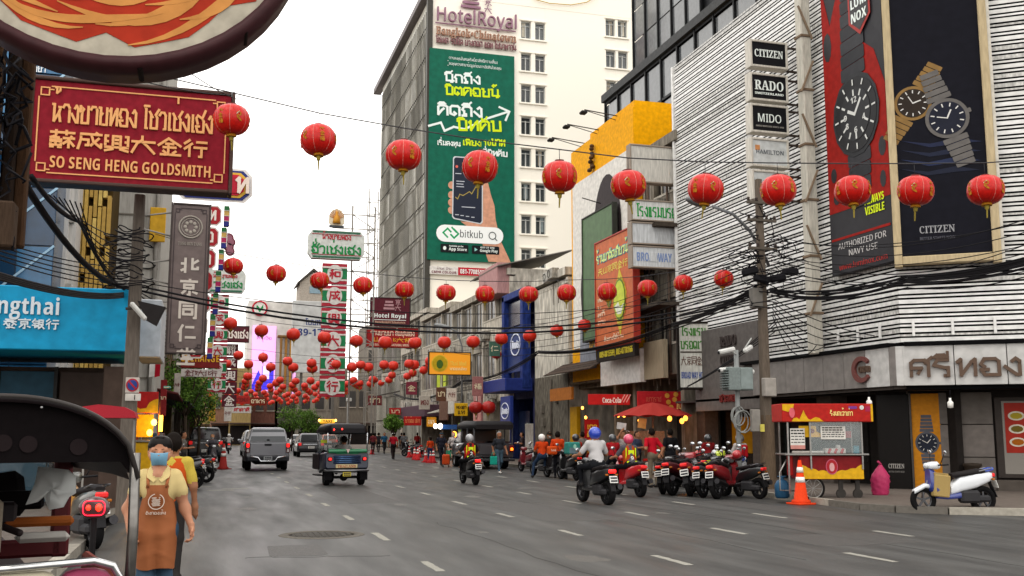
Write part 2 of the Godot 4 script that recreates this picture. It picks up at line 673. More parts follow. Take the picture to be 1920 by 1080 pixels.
# ---------------------------------------------------------------- right side of the street
func part(parent: Node, called: String, at := Z0, turn := .0) -> Node3D:
	var o := Node3D.new()
	o.name = called
	parent.add_child(o, true)
	o.position = at
	o.rotation_degrees.y = turn
	return o

func right_side() -> void:
	slat_building()
	shop_row()

func slat_building() -> void:
	var wb := thing("watch_shop_building", "corner shop building screened by white horizontal slats above grey stone fascia", "building", V(17.5, 0, -23.3))
	var white := pm("f2f1ee", .5, "patch", .6)
	var black := pm("0c0c0d", .9, "clean")
	var grey := pm("c9c8c5", .6, "patch", .5)
	var dgrey := pm("88837f", .65, "patch", .4)
	var dark := pm("2a2523", .7, "patch", .7)
	# masses behind the screens
	var body := K.new()
	body.prism(pts2([.1, 13.3, .1, .03, 16.0, -12.0, 16.0, 13.3]), 3.95, 16.15, Transform3D(Basis(V(1, 0, 0), V(0, 0, -1), V(0, 1, 0)), Z0))
	put(wb, "wall", body.done(), black)
	# slat screens
	var sa := part(wb, "slat_screen", Z0, -90.0)
	var sb := part(wb, "slat_screen", Z0, -36.87)
	var whites := [white, pm("e9e8e4", .5, "patch", .4), pm("f7f6f4", .5, "patch", .5), pm("eceae5", .5, "grime", 1.6)]
	var y := 3.98
	while y < 16.1:
		for h in [.105, .05]:
			block(sa, "slat", V(-6.66, y + h * .5, -.03), V(13.28, h, .012), whites[rng.randi() % 4], V(0, 0, rng.randf_range(-.03, .03)))
			block(sb, "slat", V(6.9, y + h * .5, -.03), V(13.76, h, .012), whites[rng.randi() % 4], V(0, 0, rng.randf_range(-.03, .03)))
			y += h + .05
	block(sa, "edge_trim", V(-13.36, 10.0, -.02), V(.1, 12.3, .12), white)
	for x in [-.75, -1.75, -2.7]:
		slab(sa, "bracket", V(x, 4.35, .05), V(.07, .45, .06), white, .01)
	for x in [.35, 1.3, 2.3]:
		slab(sb, "bracket", V(x, 4.35, .05), V(.07, .45, .06), white, .01)
	# fascia of stone panels with dark joints
	var fa := part(wb, "fascia", Z0, -90.0)
	var fb := part(wb, "fascia", Z0, -36.87)
	block(fa, "backing", V(-4.0, 3.33, -.1), V(7.6, 1.2, .5), black)
	block(fb, "backing", V(6.6, 3.33, -.1), V(13.0, 1.2, .5), black)
	for i in 7:
		slab(fa, "panel", V(-.62 - i * 1.02, 3.34, .24), V(1.0, 1.02, .1), dgrey if i > 0 else grey, .008)
	slab(fa, "panel", V(.02, 3.34, .235), V(.27, 1.02, .1), dgrey, .008)
	slab(fb, "panel", V(-.04, 3.34, .235), V(.2, 1.02, .1), grey, .008)
	for i in 10:
		slab(fb, "panel", V(.66 + i * 1.23, 3.34, .24), V(1.21, 1.02, .1), grey, .008)
	block(fa, "gutter", V(-4.0, 3.91, .1), V(7.9, .1, .5), black)
	block(fb, "gutter", V(6.6, 3.91, .1), V(13.0, .1, .5), black)
	# shop name letters standing off the fascia
	var wood := pm("6b5648", .55, "fine", 2.0)
	var nm := [1.525, 3.35, 2.57, .406]
	script(fb, "ศรีทอง", V(nm[0], 3.27, .3), nm[2], .4, wood, 1.15, .06)
	var logo := K.new()
	var lp := PackedVector2Array()
	for i in 25:
		var t := deg_to_rad(38.0 + i * 284.0 / 24.0)
		lp.append(P(cos(t) * .42, sin(t) * .36))
	for i in 25:
		var t := deg_to_rad(322.0 - i * 284.0 / 24.0)
		lp.append(P(cos(t) * .30 + .03, sin(t) * .235))
	logo.prism(lp, .0, .07)
	put(fa, "emblem", logo.done(), pm("7c4a45", .5, "fine", 2.0), V(-1.25, 3.33, .3))
	words(fa, "CHRONO", V(-1.13, 3.33, .3), .5, .17, wood, "sans", .05)
	# tall grey panel with watch names
	var pa := part(wb, "name_wall", Z0, -90.0)
	slab(pa, "panel", V(-9.3, 3.85, .1), V(4.6, 2.9, .2), pm("6a6562", .6, "patch", .5), .01)
	var rust := pm("4a4240", .6, "patch", 2.0)
	words(pa, "RADO", V(-8.95, 4.78, .2), 1.15, .36, rust, "serif", .06)
	words(pa, "CITIZEN", V(-8.9, 4.12, .2), 1.25, .34, rust, "serif", .06)
	script(pa, "นาฬิกา".replace("ฬ", "พ"), V(-8.95, 3.5, .2), 1.0, .24, pm("6d3f3b", .6), 1.0, .05)
	script(pa, "ชวลทอง", V(-9.0, 2.8, .2), 1.3, .2, pm("7d3330", .6), 1.0, .05)
	# ground floor, set back behind columns
	var ga := part(wb, "shopfront", Z0, -90.0)
	block(ga, "wall", V(-8.5, 1.4, -1.7), V(17.0, 2.8, .2), pm("2a2624", .75, "patch", .6))
	block(ga, "soffit", V(-6.7, 2.78, -.8), V(13.2, .08, 2.0), pm("4a4440", .8))
	for x in [-12.9, -8.6, -4.6]:
		slab(ga, "column", V(x, 1.4, -.9), V(.75, 2.7, .6), pm("5b534d", .6, "patch", .8), .02)
	slab(ga, "column", V(-1.6, 1.4, -1.1), V(1.3, 2.7, .5), pm("6a615a", .6, "patch", .8), .02)
	for i in 4:
		var xx := -11.6 + i * 2.3
		slab(ga, "shutter", V(xx, 1.25, -1.55), V(1.9, 2.3, .08), [pm("33302e"), pm("2d3532"), pm("3c2b27"), pm("2a2826")][i], .01)
		for j in 9:
			block(ga, "shutter_rib", V(xx, .25 + j * .25, -1.5), V(1.86, .02, .03), pm("262422"))
	block(ga, "yellow_panel", V(-11.2, 1.55, -1.46), V(1.5, 1.3, .05), pm("b08a1c", .6))
	var gb := part(wb, "shopfront", Z0, -36.87)
	block(gb, "soffit", V(6.3, 2.79, -.65), V(13.0, .07, 1.4), pm("57504b", .8))
	block(gb, "wall", V(6.3, 1.4, -1.5), V(14.0, 2.8, .4), dark)
	# door
	slab(gb, "door", V(-.27, 1.36, -1.26), V(.82, 2.6, .08), pm("110d0b", .45, "patch", 1.0), .01)
	block(gb, "door_frame", V(.17, 1.36, -1.22), V(.05, 2.66, .1), pm("4d4844", .4))
	words(gb, "CITIZEN", V(-.25, .73, -1.215), .4, .12, pm("b9b4ae", .5), "serif", .006)
	words(gb, "BETTER STARTS NOW", V(-.25, .58, -1.215), .4, .045, pm("7a7672", .5), "sans", .004)
	# wall panels of grey stone
	for c in [[1.07, .34], [1.75, .9]]:
		for j in 3:
			slab(gb, "stone_panel", V(c[0], .55 + j * .86, -1.26), V(c[1], .84, .1), pm(["6f6863", "77706b", "6a645f"][j], .6, "patch", .6), .008)
	slab(gb, "display_window_frame", V(2.95, 1.5, -1.25), V(1.4, 2.1, .1), pm("3b3430", .5), .01)
	slab(gb, "display_window", V(3.02, 1.5, -1.21), V(1.2, 1.9, .06), pm("98928a", .4, "fine", 1.0), .01)
	slab(gb, "plinth", V(4.5, .25, -1.2), V(4.6, .3, .25), pm("57504a", .7), .02)
	# posters fixed to the shopfront
	var op := thing("watch_poster", "orange poster of a big wristwatch beside the black shop door", "poster", V(17.5, 0, -23.3) + V(.8, 0, .6) * .56 + V(-.6, 0, .8) * -1.235, -36.87)
	block(op, "sheet", V(0, 1.42, .0), V(.72, 2.5, .03), pm("c98216", .55, "patch", 1.0))
	watch_print(op, V(0, 1.35, .016), .3, pm("54565e", .5), pm("1d2230", .4), .0)
	var fp := thing("food_poster", "red menu poster with three plates of noodles in the end window", "poster", V(17.5, 0, -23.3) + V(.8, 0, .6) * 2.78 + V(-.6, 0, .8) * -1.175, -36.87)
	block(fp, "sheet", V(0, 1.75, 0), V(.6, 1.3, .012), pm("a52a1c", .5))
	for i in 3:
		flat(fp, "plate", oval(.2, .12), pm("d9d2c0", .5), V(-.02, 2.06 - i * .34, .007), .006)
		flat(fp, "food", oval(.15, .085, 9), pm(["b8a436", "7c6a2c", "b9691f"][i], .6, "fine", 6.0), V(-.02, 2.06 - i * .34, .014), .006)

func watch_print(o: Node3D, at: Vector3, r: float, band: Material, dial: Material, lean: float) -> void:
	# a printed watch: strap links, case, dial, markers and hands as thin print layers
	var n := part(o, "watch_picture", at)
	n.rotation.z = lean
	for s in [-1.0, 1.0]:
		for i in 5:
			var w := r * (1.15 - i * .07)
			flat(n, "link", roundrect(w, r * .27, r * .05), band, V(0, s * (r * 1.02 + i * r * .31 + r * .1), .001 * (i % 2)), .004)
	flat(n, "case", oval(r, r, 32), band, V(0, 0, .004), .004)
	flat(n, "dial", oval(r * .83, r * .83, 32), dial, V(0, 0, .009), .004)
	var ink := pm("c9c7c2", .5, "clean")
	var k := K.new()
	for i in 12:
		var d := P(sin(TAU * i / 12.0), cos(TAU * i / 12.0))
		k.stroke(d * r * .6, d * r * .74, r * .055, .003)
	k.stroke(Vector2.ZERO, P(r * .28, r * .32), r * .07, .004)
	k.stroke(Vector2.ZERO, P(-r * .4, r * .22), r * .05, .005)
	put(n, "dial_print", k.done(), ink, V(0, 0, .014)).set_meta("kind", "stuff")
	flat(n, "crown", roundrect(r * .16, r * .22, r * .05), band, V(r * 1.05, 0, .002), .004)

# a town house: local x along the street front, +z towards the street, origin at its base
func house(called: String, label: String, at: Vector3, turn: float, w: float, h: float, dep: float, o: Dictionary) -> Node3D:
	var t := thing(called, label, "building", at, turn)
	var wall: Material = o.get("wall", pm("a89f90", .8, "streak", .5))
	var gh: float = o.get("ground", 3.4)
	var rows: int = o.get("rows", 3)
	var bays: int = o.get("bays", 3)
	var fh := (h - gh - .5) / maxf(rows, 1)
	block(t, "wall", V(0, (h + gh) * .5, -dep * .5 - .15), V(w, h - gh, dep - .3), wall)
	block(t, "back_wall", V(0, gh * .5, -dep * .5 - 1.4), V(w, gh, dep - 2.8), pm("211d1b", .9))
	for s in [-1.0, 1.0]:
		block(t, "party_wall", V(s * (w * .5 - .15), gh * .5, -1.35), V(.3, gh, 2.7), wall)
	block(t, "cornice", V(0, h - .2, -.05), V(w + .1, .4, .5), wall)
	var ww := w / bays
	var frame: Material = o.get("frame", pm("b9b2a4", .6))
	var pane: Material = o.get("pane", pm("2b3034", .15, "patch", .8))
	for r in rows:
		var y0 := gh + r * fh
		block(t, "spandrel", V(0, y0 + fh * .19, -.13), V(w, fh * .38, .36), wall)
		for b in bays + 1:
			block(t, "pier", V(-w * .5 + clampf(b * ww, .15, w - .15), y0 + fh * .69, -.13), V(.3, fh * .62, .34), wall)
		for b in bays:
			var wx := -w * .5 + (b + .5) * ww
			var hh := fh * .6
			var ow := ww - .32
			var win := part(t, "window", V(wx, y0 + fh * .69, -.2))
			block(win, "pane", V(0, 0, 0), V(ow, hh, .04), pane)
			block(win, "frame", V(0, hh * .5 - .04, .05), V(ow, .08, .06), frame)
			block(win, "sill", V(0, -hh * .5 + .05, .1), V(ow, .1, .3), frame)
			for m in range(-1, 2):
				block(win, "mullion", V(m * ow * .33, 0, .05), V(.05, hh - .1, .05), frame)
	# air conditioners, pipes and small fittings that gather on old fronts
	for i in int(o.get("clutter", rows * 2)):
		var ax := rng.randf_range(-w * .45, w * .45)
		var ay := gh + .4 + (i % maxi(rows, 1)) * fh + rng.randf_range(.0, .4)
		var ac := slab(t, "air_conditioner", V(ax, ay, .3), V(.8, .55, .4), pm(["c9c5bb", "b5b0a5", "a39d92"][i % 3], .6, "grime", 1.5), .03)
		var fk := K.new()
		fk.ring(V(-.12, 0, .205), .19, .025, Basis(), 18, 5)
		put(ac, "fan_ring", fk.done(), pm("4b4842", .6))
		pipe(t, "drain_pipe", [V(ax + .3, ay, .15), V(ax + .34, ay - 1.1, .13), V(ax + .36, gh * .9, .13)], .022, pm("77716a"), 5)
	return t

func shop_row() -> void:
	# nearest the slatted building: a tall grey stack of dark bays that carries the hotel signs
	var h1 := house("hotel_building", "dark shabby hotel building behind white projecting sign boxes", V(17.6, 0, -38.95), -90.0, 5.0, 13.5, 12, {"wall": pm("8d8578", .85, "grime", .5), "rows": 3, "bays": 2, "ground": 3.9, "pane": pm("241f1d", .3)})
	block(h1, "balcony_slab", V(0, 6.6, .5), V(4.8, .15, 1.0), pm("4b433c", .9))
	block(h1, "balcony_slab", V(0, 9.7, .5), V(4.8, .15, 1.0), pm("4b433c", .9))
	for i in 3:
		pipe(h1, "drain_pipe", [V(-2.2 + i * 1.9, 4.0, .12), V(-2.2 + i * 1.9, 13.0, .12)], .05, pm("6b5b50"))
	var hz1: float = -38.95
	block(h1, "white_fascia", V(-2.2, 4.35, .6), V(4.4, 1.35, .25), pm("d8d5d0", .5))
	block(h1, "cream_fascia", V(.9, 4.5, .45), V(1.9, 1.5, .2), pm("a3967f", .7, "streak", .8))
	# yellow billboard block
	var yb := thing("yellow_billboard_block", "tall yellow framed advertising block with gold emblem on its top", "billboard", V(17.4, 0, -44.46), -90.0)
	var yel := pm("f0a800", .65, "patch", .6)
	var yw: float = -40.74 - -48.74
	var yk := K.new()
	yk.box(V(0, 9.9, -1.0), V(yw, 11.6, 2.0))
	put(yb, "body", yk.done(), yel)
	block(yb, "top_block", V(yw * .16, 15.85, -1.02), V(yw * .68, .3, 1.9), yel)
	block(yb, "picture", V(.1, 9.8, .03), V(yw - .45, 8.2, .06), pm("e2ded6", .6))
	flat(yb, "dark_oval", oval(1.75, 2.9, 28), pm("3a3233", .6), V(.95, 10.5, .062), .01)
	flat(yb, "hair", oval(.62, 1.5, 20), pm("332b2a", .6), V(-1.9, 8.3, .064), .02)
	flat(yb, "face", oval(.4, .6, 18), pm("c39a80", .6), V(-1.62, 8.75, .086), .01)
	flat(yb, "jacket", pts2([-2.7, 4.6, -2.6, 6.6, -1.9, 7.5, -1.3, 7.6, -.7, 6.6, -.5, 4.6]), pm("8a8d96", .6), V(0, 0, .09), .01)
	script(yb, "เป็น", V(-.95, 5.9, .105), .8, .55, pm("e0a91a", .5), 1.3)
	for i in 3:
		var lx := -2.6 + i * 2.3
		var la := part(yb, "lamp_arm", V(lx, 15.75, 0))
		pipe(la, "tube", [V(0, .1, -.4), V(0, .28, 1.5)], .025, pm("3c3733"), 6)
		pipe(la, "tube", [V(0, -.15, -.4), V(0, .24, 1.4)], .018, pm("3c3733"), 6)
		slab(la, "lamp_head", V(0, .14, 1.55), V(.34, .14, .3), pm("2a2826", .6), .04)
	# emblem on the yellow block
	var em := K.new()
	for i in 9:
		em.ball(V(sin(i * 1.9) * .14 + i * .02, i * .14, .08 * cos(i * 1.7)), V(.2 - i * .012, .1, .12), 8, 6)
	put(yb, "emblem", em.done(), mat(hexc("57402a"), .6, .2), V(-.9, 14.05, .1))
	# lower tiled canopy and shops under it
	var h2 := house("tiled_canopy_shop", "low shop with brown tiled canopy and yellow wall beside the weathered wall", V(17.7, 0, -46.77), -90.0, 6.4, 4.4, 10, {"wall": pm("8a7a66", .85, "grime", .5), "rows": 0, "bays": 2, "ground": 3.8})
	for i in 6:
		block(h2, "roof_tile_course", V(0, 5.35 - i * .16, -.35 + i * .3), V(6.6, .05, .36), pm(["4b3f38", "54463d"][i % 2], .8, "fine", 2.0), V(26, 0, 0))
	block(h2, "orange_fascia", V(-1.4, 3.5, 1.0), V(3.2, .6, .12), pm("b06a2c", .6))
	slab(h2, "yellow_wall", V(-1.4, 1.5, .3), V(1.0, 2.8, .2), pm("c08f12", .6), .02)
	# weathered wall
	var h3 := house("weathered_house", "bare stained concrete house wall between the blue pharmacy and the tiled canopy", V(17.5, 0, (-54.92 + -49.21) * .5), -90.0, 5.6, 10.0, 10, {"wall": pm("ddd6c7", .9, "grime", .35), "rows": 1, "bays": 1, "ground": 9.2})
	block(h3, "stained_wall", V(0, 2.3, -.1), V(5.5, 4.6, .3), pm("7d766a", .95, "grime", .8))
	block(h3, "upper_wall", V(0, 7.0, -.12), V(5.5, 4.8, .3), pm("e2dbcc", .9, "grime", .4))
	for p in [[-1.2, 2.9], [-1.0, 2.2], [1.1, 3.4]]:
		slab(h3, "meter_box", V(p[0], p[1], .12), V(.3, .45, .2), pm("6d675e", .7), .02)
	pipe(h3, "drain_pipe", [V(.3, .1, .14), V(.3, 4.4, .14)], .06, pm("5d564e"))
	# blue pharmacy
	var zb: float = (-59.98 + -54.92) * .5
	var h4 := house("pharmacy_building", "narrow royal blue pharmacy front with white oval logo", V(17.5, 0, zb), -90.0, 5.0, 9.6, 10, {"wall": pm("2a3568", .6, "grime", .6), "rows": 0, "bays": 1, "ground": 3.6, "pane": pm("1b2238", .2)})
	var blue := pm("25367f", .5)
	slab(h4, "canopy", V(-.4, 4.3, .8), V(5.0, .7, 1.6), blue, .03)
	slab(h4, "frame", V(1.9, 6.9, .35), V(.5, 5.6, .5), pm("2b3f86", .6, "grime", .8), .03)
	slab(h4, "frame", V(-1.9, 6.9, .35), V(.5, 5.6, .5), pm("2b3f86", .6, "grime", .8), .03)
	slab(h4, "frame", V(0, 9.55, .35), V(4.3, .4, .5), pm("2b3f86", .6, "grime", .8), .03)
	slab(h4, "window", V(0, 8.5, .28), V(3.2, 1.4, .1), pm("2c2f3d", .2), .02)
	slab(h4, "sign_panel", V(0, 6.4, .3), V(3.2, 2.6, .12), pm("22386f", .5, "patch", .8), .02)
	var wht := pm("dfe3ee", .5, "clean")
	var ok := K.new()
	for rr in [[.95, .62]]:
		for i in 28:
			var a := TAU * i / 28.0
			var b := TAU * (i + 1) / 28.0
			ok.stroke(P(cos(a) * rr[0], sin(a) * rr[1]), P(cos(b) * rr[0], sin(b) * rr[1]), .07, .02)
	var okm := ok.done()
	put(h4, "oval_logo", okm, wht, V(0, 6.7, .37))
	words(h4, "Boots", V(0, 6.7, .37), 1.4, .5, wht, "serif", .03)
	slab(h4, "hanging_sign", V(1.6, 2.9, 1.35), V(2.0, 1.5, .2), blue, .03)
	put(h4, "oval_logo", okm, wht, V(1.6, 2.85, 1.46)).scale = V(.8, .7, 1)
	words(h4, "Boots", V(1.6, 2.85, 1.46), 1.15, .36, wht, "serif", .03)
	for i in 4:
		slab(h4, "white_door_leaf", V(.6 + i * .42, 1.1, -.1), V(.36, 2.1, .06), pm("c9c6bf", .5), .02)
	block(h4, "shop_glass", V(-1.2, 1.5, -.5), V(2.4, 2.8, .06), pm("263250", .15))
	# three older shophouses farther along, stepping away
	var z0: float = -59.98
	house("pink_parapet_house", "cream shophouse with pink parapet box and dark upper windows", V(17.6, 0, z0 - 3.4), -90.0, 6.6, 11.6, 10, {"wall": pm("dad2c2", .85, "grime", .45), "rows": 2, "bays": 2, "ground": 3.6, "pane": pm("322f2c", .25)})
	var h5 := get_child(get_child_count() - 1)
	slab(h5, "parapet", V(.9, 11.0, .35), V(4.4, 1.9, .9), pm("b98e8c", .75, "streak", .7), .03)
	block(h5, "roof_sheet", V(0, 12.3, -1.6), V(7.0, .06, 5.0), pm("8b857c", .7, "streak", .8), V(14, 0, 0))
	slab(h5, "hanging_panel", V(.6, 3.1, 1.3), V(1.9, 2.1, .15), pm("b5827f", .5), .02)
	flat(h5, "panel_ring", oval(.22, .8, 20), pm("5a3c3b", .5), V(.6, 3.25, 1.38), .02)
	flat(h5, "panel_ring_centre", oval(.13, .66, 20), pm("d9c9c4", .5), V(.6, 3.25, 1.4), .02)
	house("grey_balcony_house", "grey shophouse with barred balcony cage over awnings", V(17.7, 0, z0 - 11.4), -90.0, 9.2, 11.0, 10, {"wall": pm("b5ad9e", .9, "grime", .4), "rows": 2, "bays": 3, "ground": 3.5, "pane": pm("2a2825", .3)})
	var h6 := get_child(get_child_count() - 1)
	for i in 22:
		block(h6, "cage_bar", V(-4.3 + i * .41, 5.4, .75), V(.035, 1.9, .035), pm("4b463f", .6))
	for j in 3:
		block(h6, "cage_rail", V(0, 4.5 + j * .9, .77), V(8.8, .05, .05), pm("4b463f", .6))
	for i in 3:
		slab(h6, "awning", V(-3.0 + i * 3.0, 3.35, 1.0), V(2.8, .07, 1.9), pm(["a8a398", "7d746a", "93908a"][i], .7, "streak", .9), .02, V(17, 0, 0))
	slab(h6, "brown_board", V(1.4, 3.25, 1.95), V(2.6, 1.5, .1), pm("6f5142", .7), .02)
	slab(h6, "white_board", V(3.7, 3.5, 1.95), V(1.7, 1.2, .1), pm("cfcabf", .6), .02)
	house("purple_canopy_house", "old shophouse with faded purple canopy and yellow lit window", V(17.8, 0, z0 - 22.0), -90.0, 11.6, 11.5, 10, {"wall": pm("c2b9a9", .9, "grime", .4), "rows": 2, "bays": 3, "ground": 3.7, "pane": pm("2f2d2a", .3)})
	var h7 := get_child(get_child_count() - 1)
	slab(h7, "canopy", V(0, 3.3, 1.0), V(11.4, .9, 2.2), pm("5d4650", .7, "streak", .7), .04)
	put(h7, "lit_window", bm(V(3.0, 1.5, .05)), glow(hexc("b8c62a"), .6), V(1.5, 5.9, -.1))
	for i in 7:
		block(h7, "window_bar", V(.2 + i * .45, 5.9, .0), V(.05, 1.6, .05), pm("2d2a26"))
	house("far_cream_house", "cream shophouse far along the right pavement under scaffolding", V(18.5, 0, z0 - 35.0), -90.0, 13.0, 12.5, 10, {"wall": pm("d0c7b8", .9, "grime", .4), "rows": 3, "bays": 4, "ground": 3.6})
	house("far_brown_house", "brown shophouse at the far bend on the right", V(20.5, 0, z0 - 49.0), -94.0, 14.0, 10.5, 10, {"wall": pm("7f7163", .9, "grime", .4), "rows": 2, "bays": 4, "ground": 3.6})
	house("far_grey_house", "grey shophouse closing the far bend on the right", V(22.5, 0, z0 - 64.0), -98.0, 14.0, 9.5, 10, {"wall": pm("8c857c", .9, "grime", .4), "rows": 2, "bays": 4, "ground": 3.6})

	# small signs and boards crowding the right shopfronts
	var crowd := [[V(15.11, 4.62, -96), 1.283, .88, "7a3a3c", "dull red board over the far right shops"], [V(15.29, 6.42, -90), 1.121, .74, "c9c2b4", "cream board beside the barred yellow window"], [V(15.44, 5.09, -80), .84, .991, "8a3a4a", "plum board above the bush"], [V(14.41, 3.69, -70), .739, .939, "b9b2a6", "pale board left of the brown one"], [V(14.67, 4.12, -66), .634, .891, "6b4a3a", "brown square board below the amber sign"], [V(14.91, 4.02, -64), .618, .8, "dcd6ca", "white square board below the amber sign"], [V(15.56, 4.39, -60), .654, 1.136, "a8706c", "rosy upright board beside the pharmacy"], [V(13.63, 2.32, -64), .609, .592, "b07a1c", "ochre board low beside the lit stall"], [V(15.24, 3.42, -86), .982, .571, "b02a2a", "bright red board under the purple canopy"], [V(16.05, 6.47, -58), .641, .867, "4a6a5a", "green shutter board left of the pharmacy"]]
	for q in crowd:
		var cb := board("shop_sign", q[4], "sign", q[0], q[1], q[2], .0, pm(q[3], .6, "patch", 1.0), .12)
		script(cb, ["ข้าว", "ขายยา", "金", "ทอง", "ชา", "大行", "福", "อาหาร", "ยำ", "仁"][crowd.find(q)].replace("ำ", "า"), Z0, q[1] * .7, minf(q[2] * .4, q[1] * .4), pm("d6c9a8" if q[3] < "b2" else "6b2a2a", .6, "clean"), 1.2)

func towers() -> void:
	# hotel tower with a curtain wall along the street and a white front
	var hz := -90.0
	var hx: float = 18.76
	var ht := thing("hotel_tower", "tall cream hotel tower with paired windows and glass side wall", "building", V(hx, 0, hz))
	var cream := pm("f7f1e3", .8, "clean")
	cream.heightmap_enabled = false
	var hw: float = 40.19 - hx
	block(ht, "wall", V(hw * .5 + .2, 21.0, -15.3), V(hw - .4, 42.0, 30.0), cream)
	# front skin with window openings (two pairs of columns)
	var px := [[978, 994], [1006, 1022]]
	var cols := [27.86 - hx, 29.26 - hx, 36.44 - hx, 37.71 - hx]
	var rows := [39.44, 36.28, 33.2, 30.1, 27.02, 23.77, 20.7, 17.56]
	var frame := pm("c9cac6", .5)
	var panem := pm("4a4f50", .12, "patch", .6)
	for r in rows.size():
		for c in 4:
			if c > 1 and r > 4:
				continue
			var wy: float = rows[r] + (1.2 if c > 1 else .0)
			var win := part(ht, "window", V(cols[c], wy, .0))
			block(win, "recess", V(0, 0, -.27), V(.95, 1.75, .1), [panem, pm("5d6162", .15, "patch", .6), pm("3a3e40", .12, "patch", .6)][rng.randi() % 3])
			if rng.randf() < .4:
				block(win, "curtain", V(rng.randf_range(-.2, .2), .1, -.2), V(.36, 1.4, .03), pm(["c9c2b2", "a89f90", "8f9a9c"][rng.randi() % 3], .8))
			block(win, "frame", V(0, .82, -.16), V(1.0, .1, .14), frame)
			block(win, "frame", V(0, .42, -.17), V(.95, .06, .08), frame)
			block(win, "mullion", V(0, -.2, -.16), V(.09, 1.4, .12), frame)
			for s in [-1, 1]:
				block(win, "jamb", V(s * .47, 0, -.15), V(.1, 1.75, .18), frame)
			block(win, "sill", V(0, -.95, .06), V(1.35, .14, .34), cream)
			block(win, "hood", V(0, .98, .04), V(1.3, .12, .26), cream)
	# skin in strips around the window columns so that the windows sit back in it
	var xs := [.0]
	for c in cols:
		xs.append(c - .5)
		xs.append(c + .5)
	xs.append(hw)
	for i in range(0, xs.size() - 1, 2):
		block(ht, "pier", V((xs[i] + xs[i + 1]) * .5, 21.0, -.1), V(xs[i + 1] - xs[i], 42.0, .4), cream)
	for c in 4:
		var last := .0
		for r in range(rows.size() - 1, -1, -1):
			if c > 1 and r > 4:
				continue
			var wy: float = rows[r] + (1.2 if c > 1 else .0)
			block(ht, "spandrel", V(cols[c], (last + wy - .875) * .5, -.1), V(1.0, wy - .875 - last, .38), cream)
			last = wy + .875
		block(ht, "spandrel", V(cols[c], (last + 42.0) * .5, -.1), V(1.0, 42.0 - last, .38), cream)
	# street side curtain wall
	var cw := part(ht, "curtain_wall", V(-.02, 0, 0), -90.0)
	var gl := [pm("c9c5b6", .3, "patch", .2), pm("a8a497", .3, "patch", .2), pm("d9d4c4", .3, "patch", .2)]
	for i in 9:
		for j in 15:
			var q := block(cw, "pane", V(-1.7 - i * 3.0, 1.2 + j * 2.8, .02 + rng.randf_range(.0, .02)), V(2.9, 2.7, .04), gl[rng.randi() % 3])
			q.rotation_degrees.y = rng.randf_range(-.6, .6)
	for i in 44:
		block(cw, "mullion", V(-.2 - i * .63, 20.5, .075), V(.1, 41.0, .05), pm("3f3b34", .7))
	for j in 16:
		block(cw, "transom", V(-13.7, .2 + j * 2.8, .062), V(27.2, .12, .04), pm("45413a", .7))
	block(cw, "parapet", V(-15.0, 42.3, .2), V(31.0, .6, .9), pm("8a8586", .6))
	block(cw, "corner_post", V(.05, 21.0, .16), V(.5, 42.0, .5), pm("4b4842", .5))
	block(ht, "roof_parapet", V(hw * .5, 43.5, -.1), V(hw, 3.4, .44), cream)
	pipe(ht, "cable_loop", [V(28.54, 42.52, -89.7) - V(hx, 0, -90), V(30.14, 42.29, -89.7) - V(hx, 0, -90), V(32.3, 42.39, -89.7) - V(hx, 0, -90), V(33.94, 42.86, -89.7) - V(hx, 0, -90), V(35.05, 43.65, -89.7) - V(hx, 0, -90)], .04, pm("c9a13a"))
	# dark glass office block and tower behind the slatted building
	var gx := 25.0
	var gb := thing("glass_office_block", "dark glass office block stepped in front of a black tower", "building", V(gx, 0, -57.0))
	var dk := pm("3a3d40", .2, "patch", .3)
	var gz0: float = -62.22
	var gl2: float = -42.0 - gz0
	block(gb, "wall", V(8.0, 11.7, (gz0 - 42.0) * .5 + 57.0), V(15.8, 23.4, gl2), pm("232527", .6))
	var fa := part(gb, "curtain_wall", V(0, 0, 0), -90.0)
	for i in 9:
		for j in 9:
			block(fa, "pane", V(gz0 + 57.0 + 1.15 + i * 2.2, 23.2 - 1.3 - j * 2.5, .11 + rng.randf_range(0, .02)), V(2.1, 2.38, .05), [pm("6b6e70", .12, "patch", .3), pm("7b7c7d", .14, "patch", .3), pm("5c6063", .1, "patch", .3)][rng.randi() % 3])
	for i in 10:
		block(fa, "mullion", V(gz0 + 57.0 + i * 2.2, 11.9, .2), V(.12, 23.0, .16), pm("1c1d1f", .5))
	for j in 9:
		block(fa, "transom", V(gz0 + 57.0 + gl2 * .5, 23.25 - j * 2.5, .19), V(gl2, .14, .12), pm("1c1d1f", .5))
	block(fa, "coping", V(gz0 + 57.0 + gl2 * .5, 23.6, .1), V(gl2 + .3, .5, .7), pm("4a4b4c", .6))
	var tw := thing("black_tower", "black glazed tower with blank side wall rising above the slats", "building", V(30.0, 0, -62.0))
	var tz0: float = -68.98
	block(tw, "wall", V(8.0, 20.0, 3.0), V(15.8, 40.0, 18.0), pm("2d2e30", .5, "patch", .2))
	var ta := part(tw, "curtain_wall", V(0, 0, 0), -90.0)
	for i in 5:
		for j in 7:
			block(ta, "pane", V(tz0 + 62.0 + 1.15 + i * 2.2, 39.0 - j * 2.4, .11 + rng.randf_range(0, .02)), V(2.1, 2.3, .05), [pm("6c6f71", .12, "patch", .3), pm("5f6163", .12, "patch", .3)][rng.randi() % 2])
	for i in 6:
		block(ta, "mullion", V(tz0 + 62.0 + i * 2.2, 30.0, .2), V(.12, 20.0, .16), pm("1c1d1f", .5))
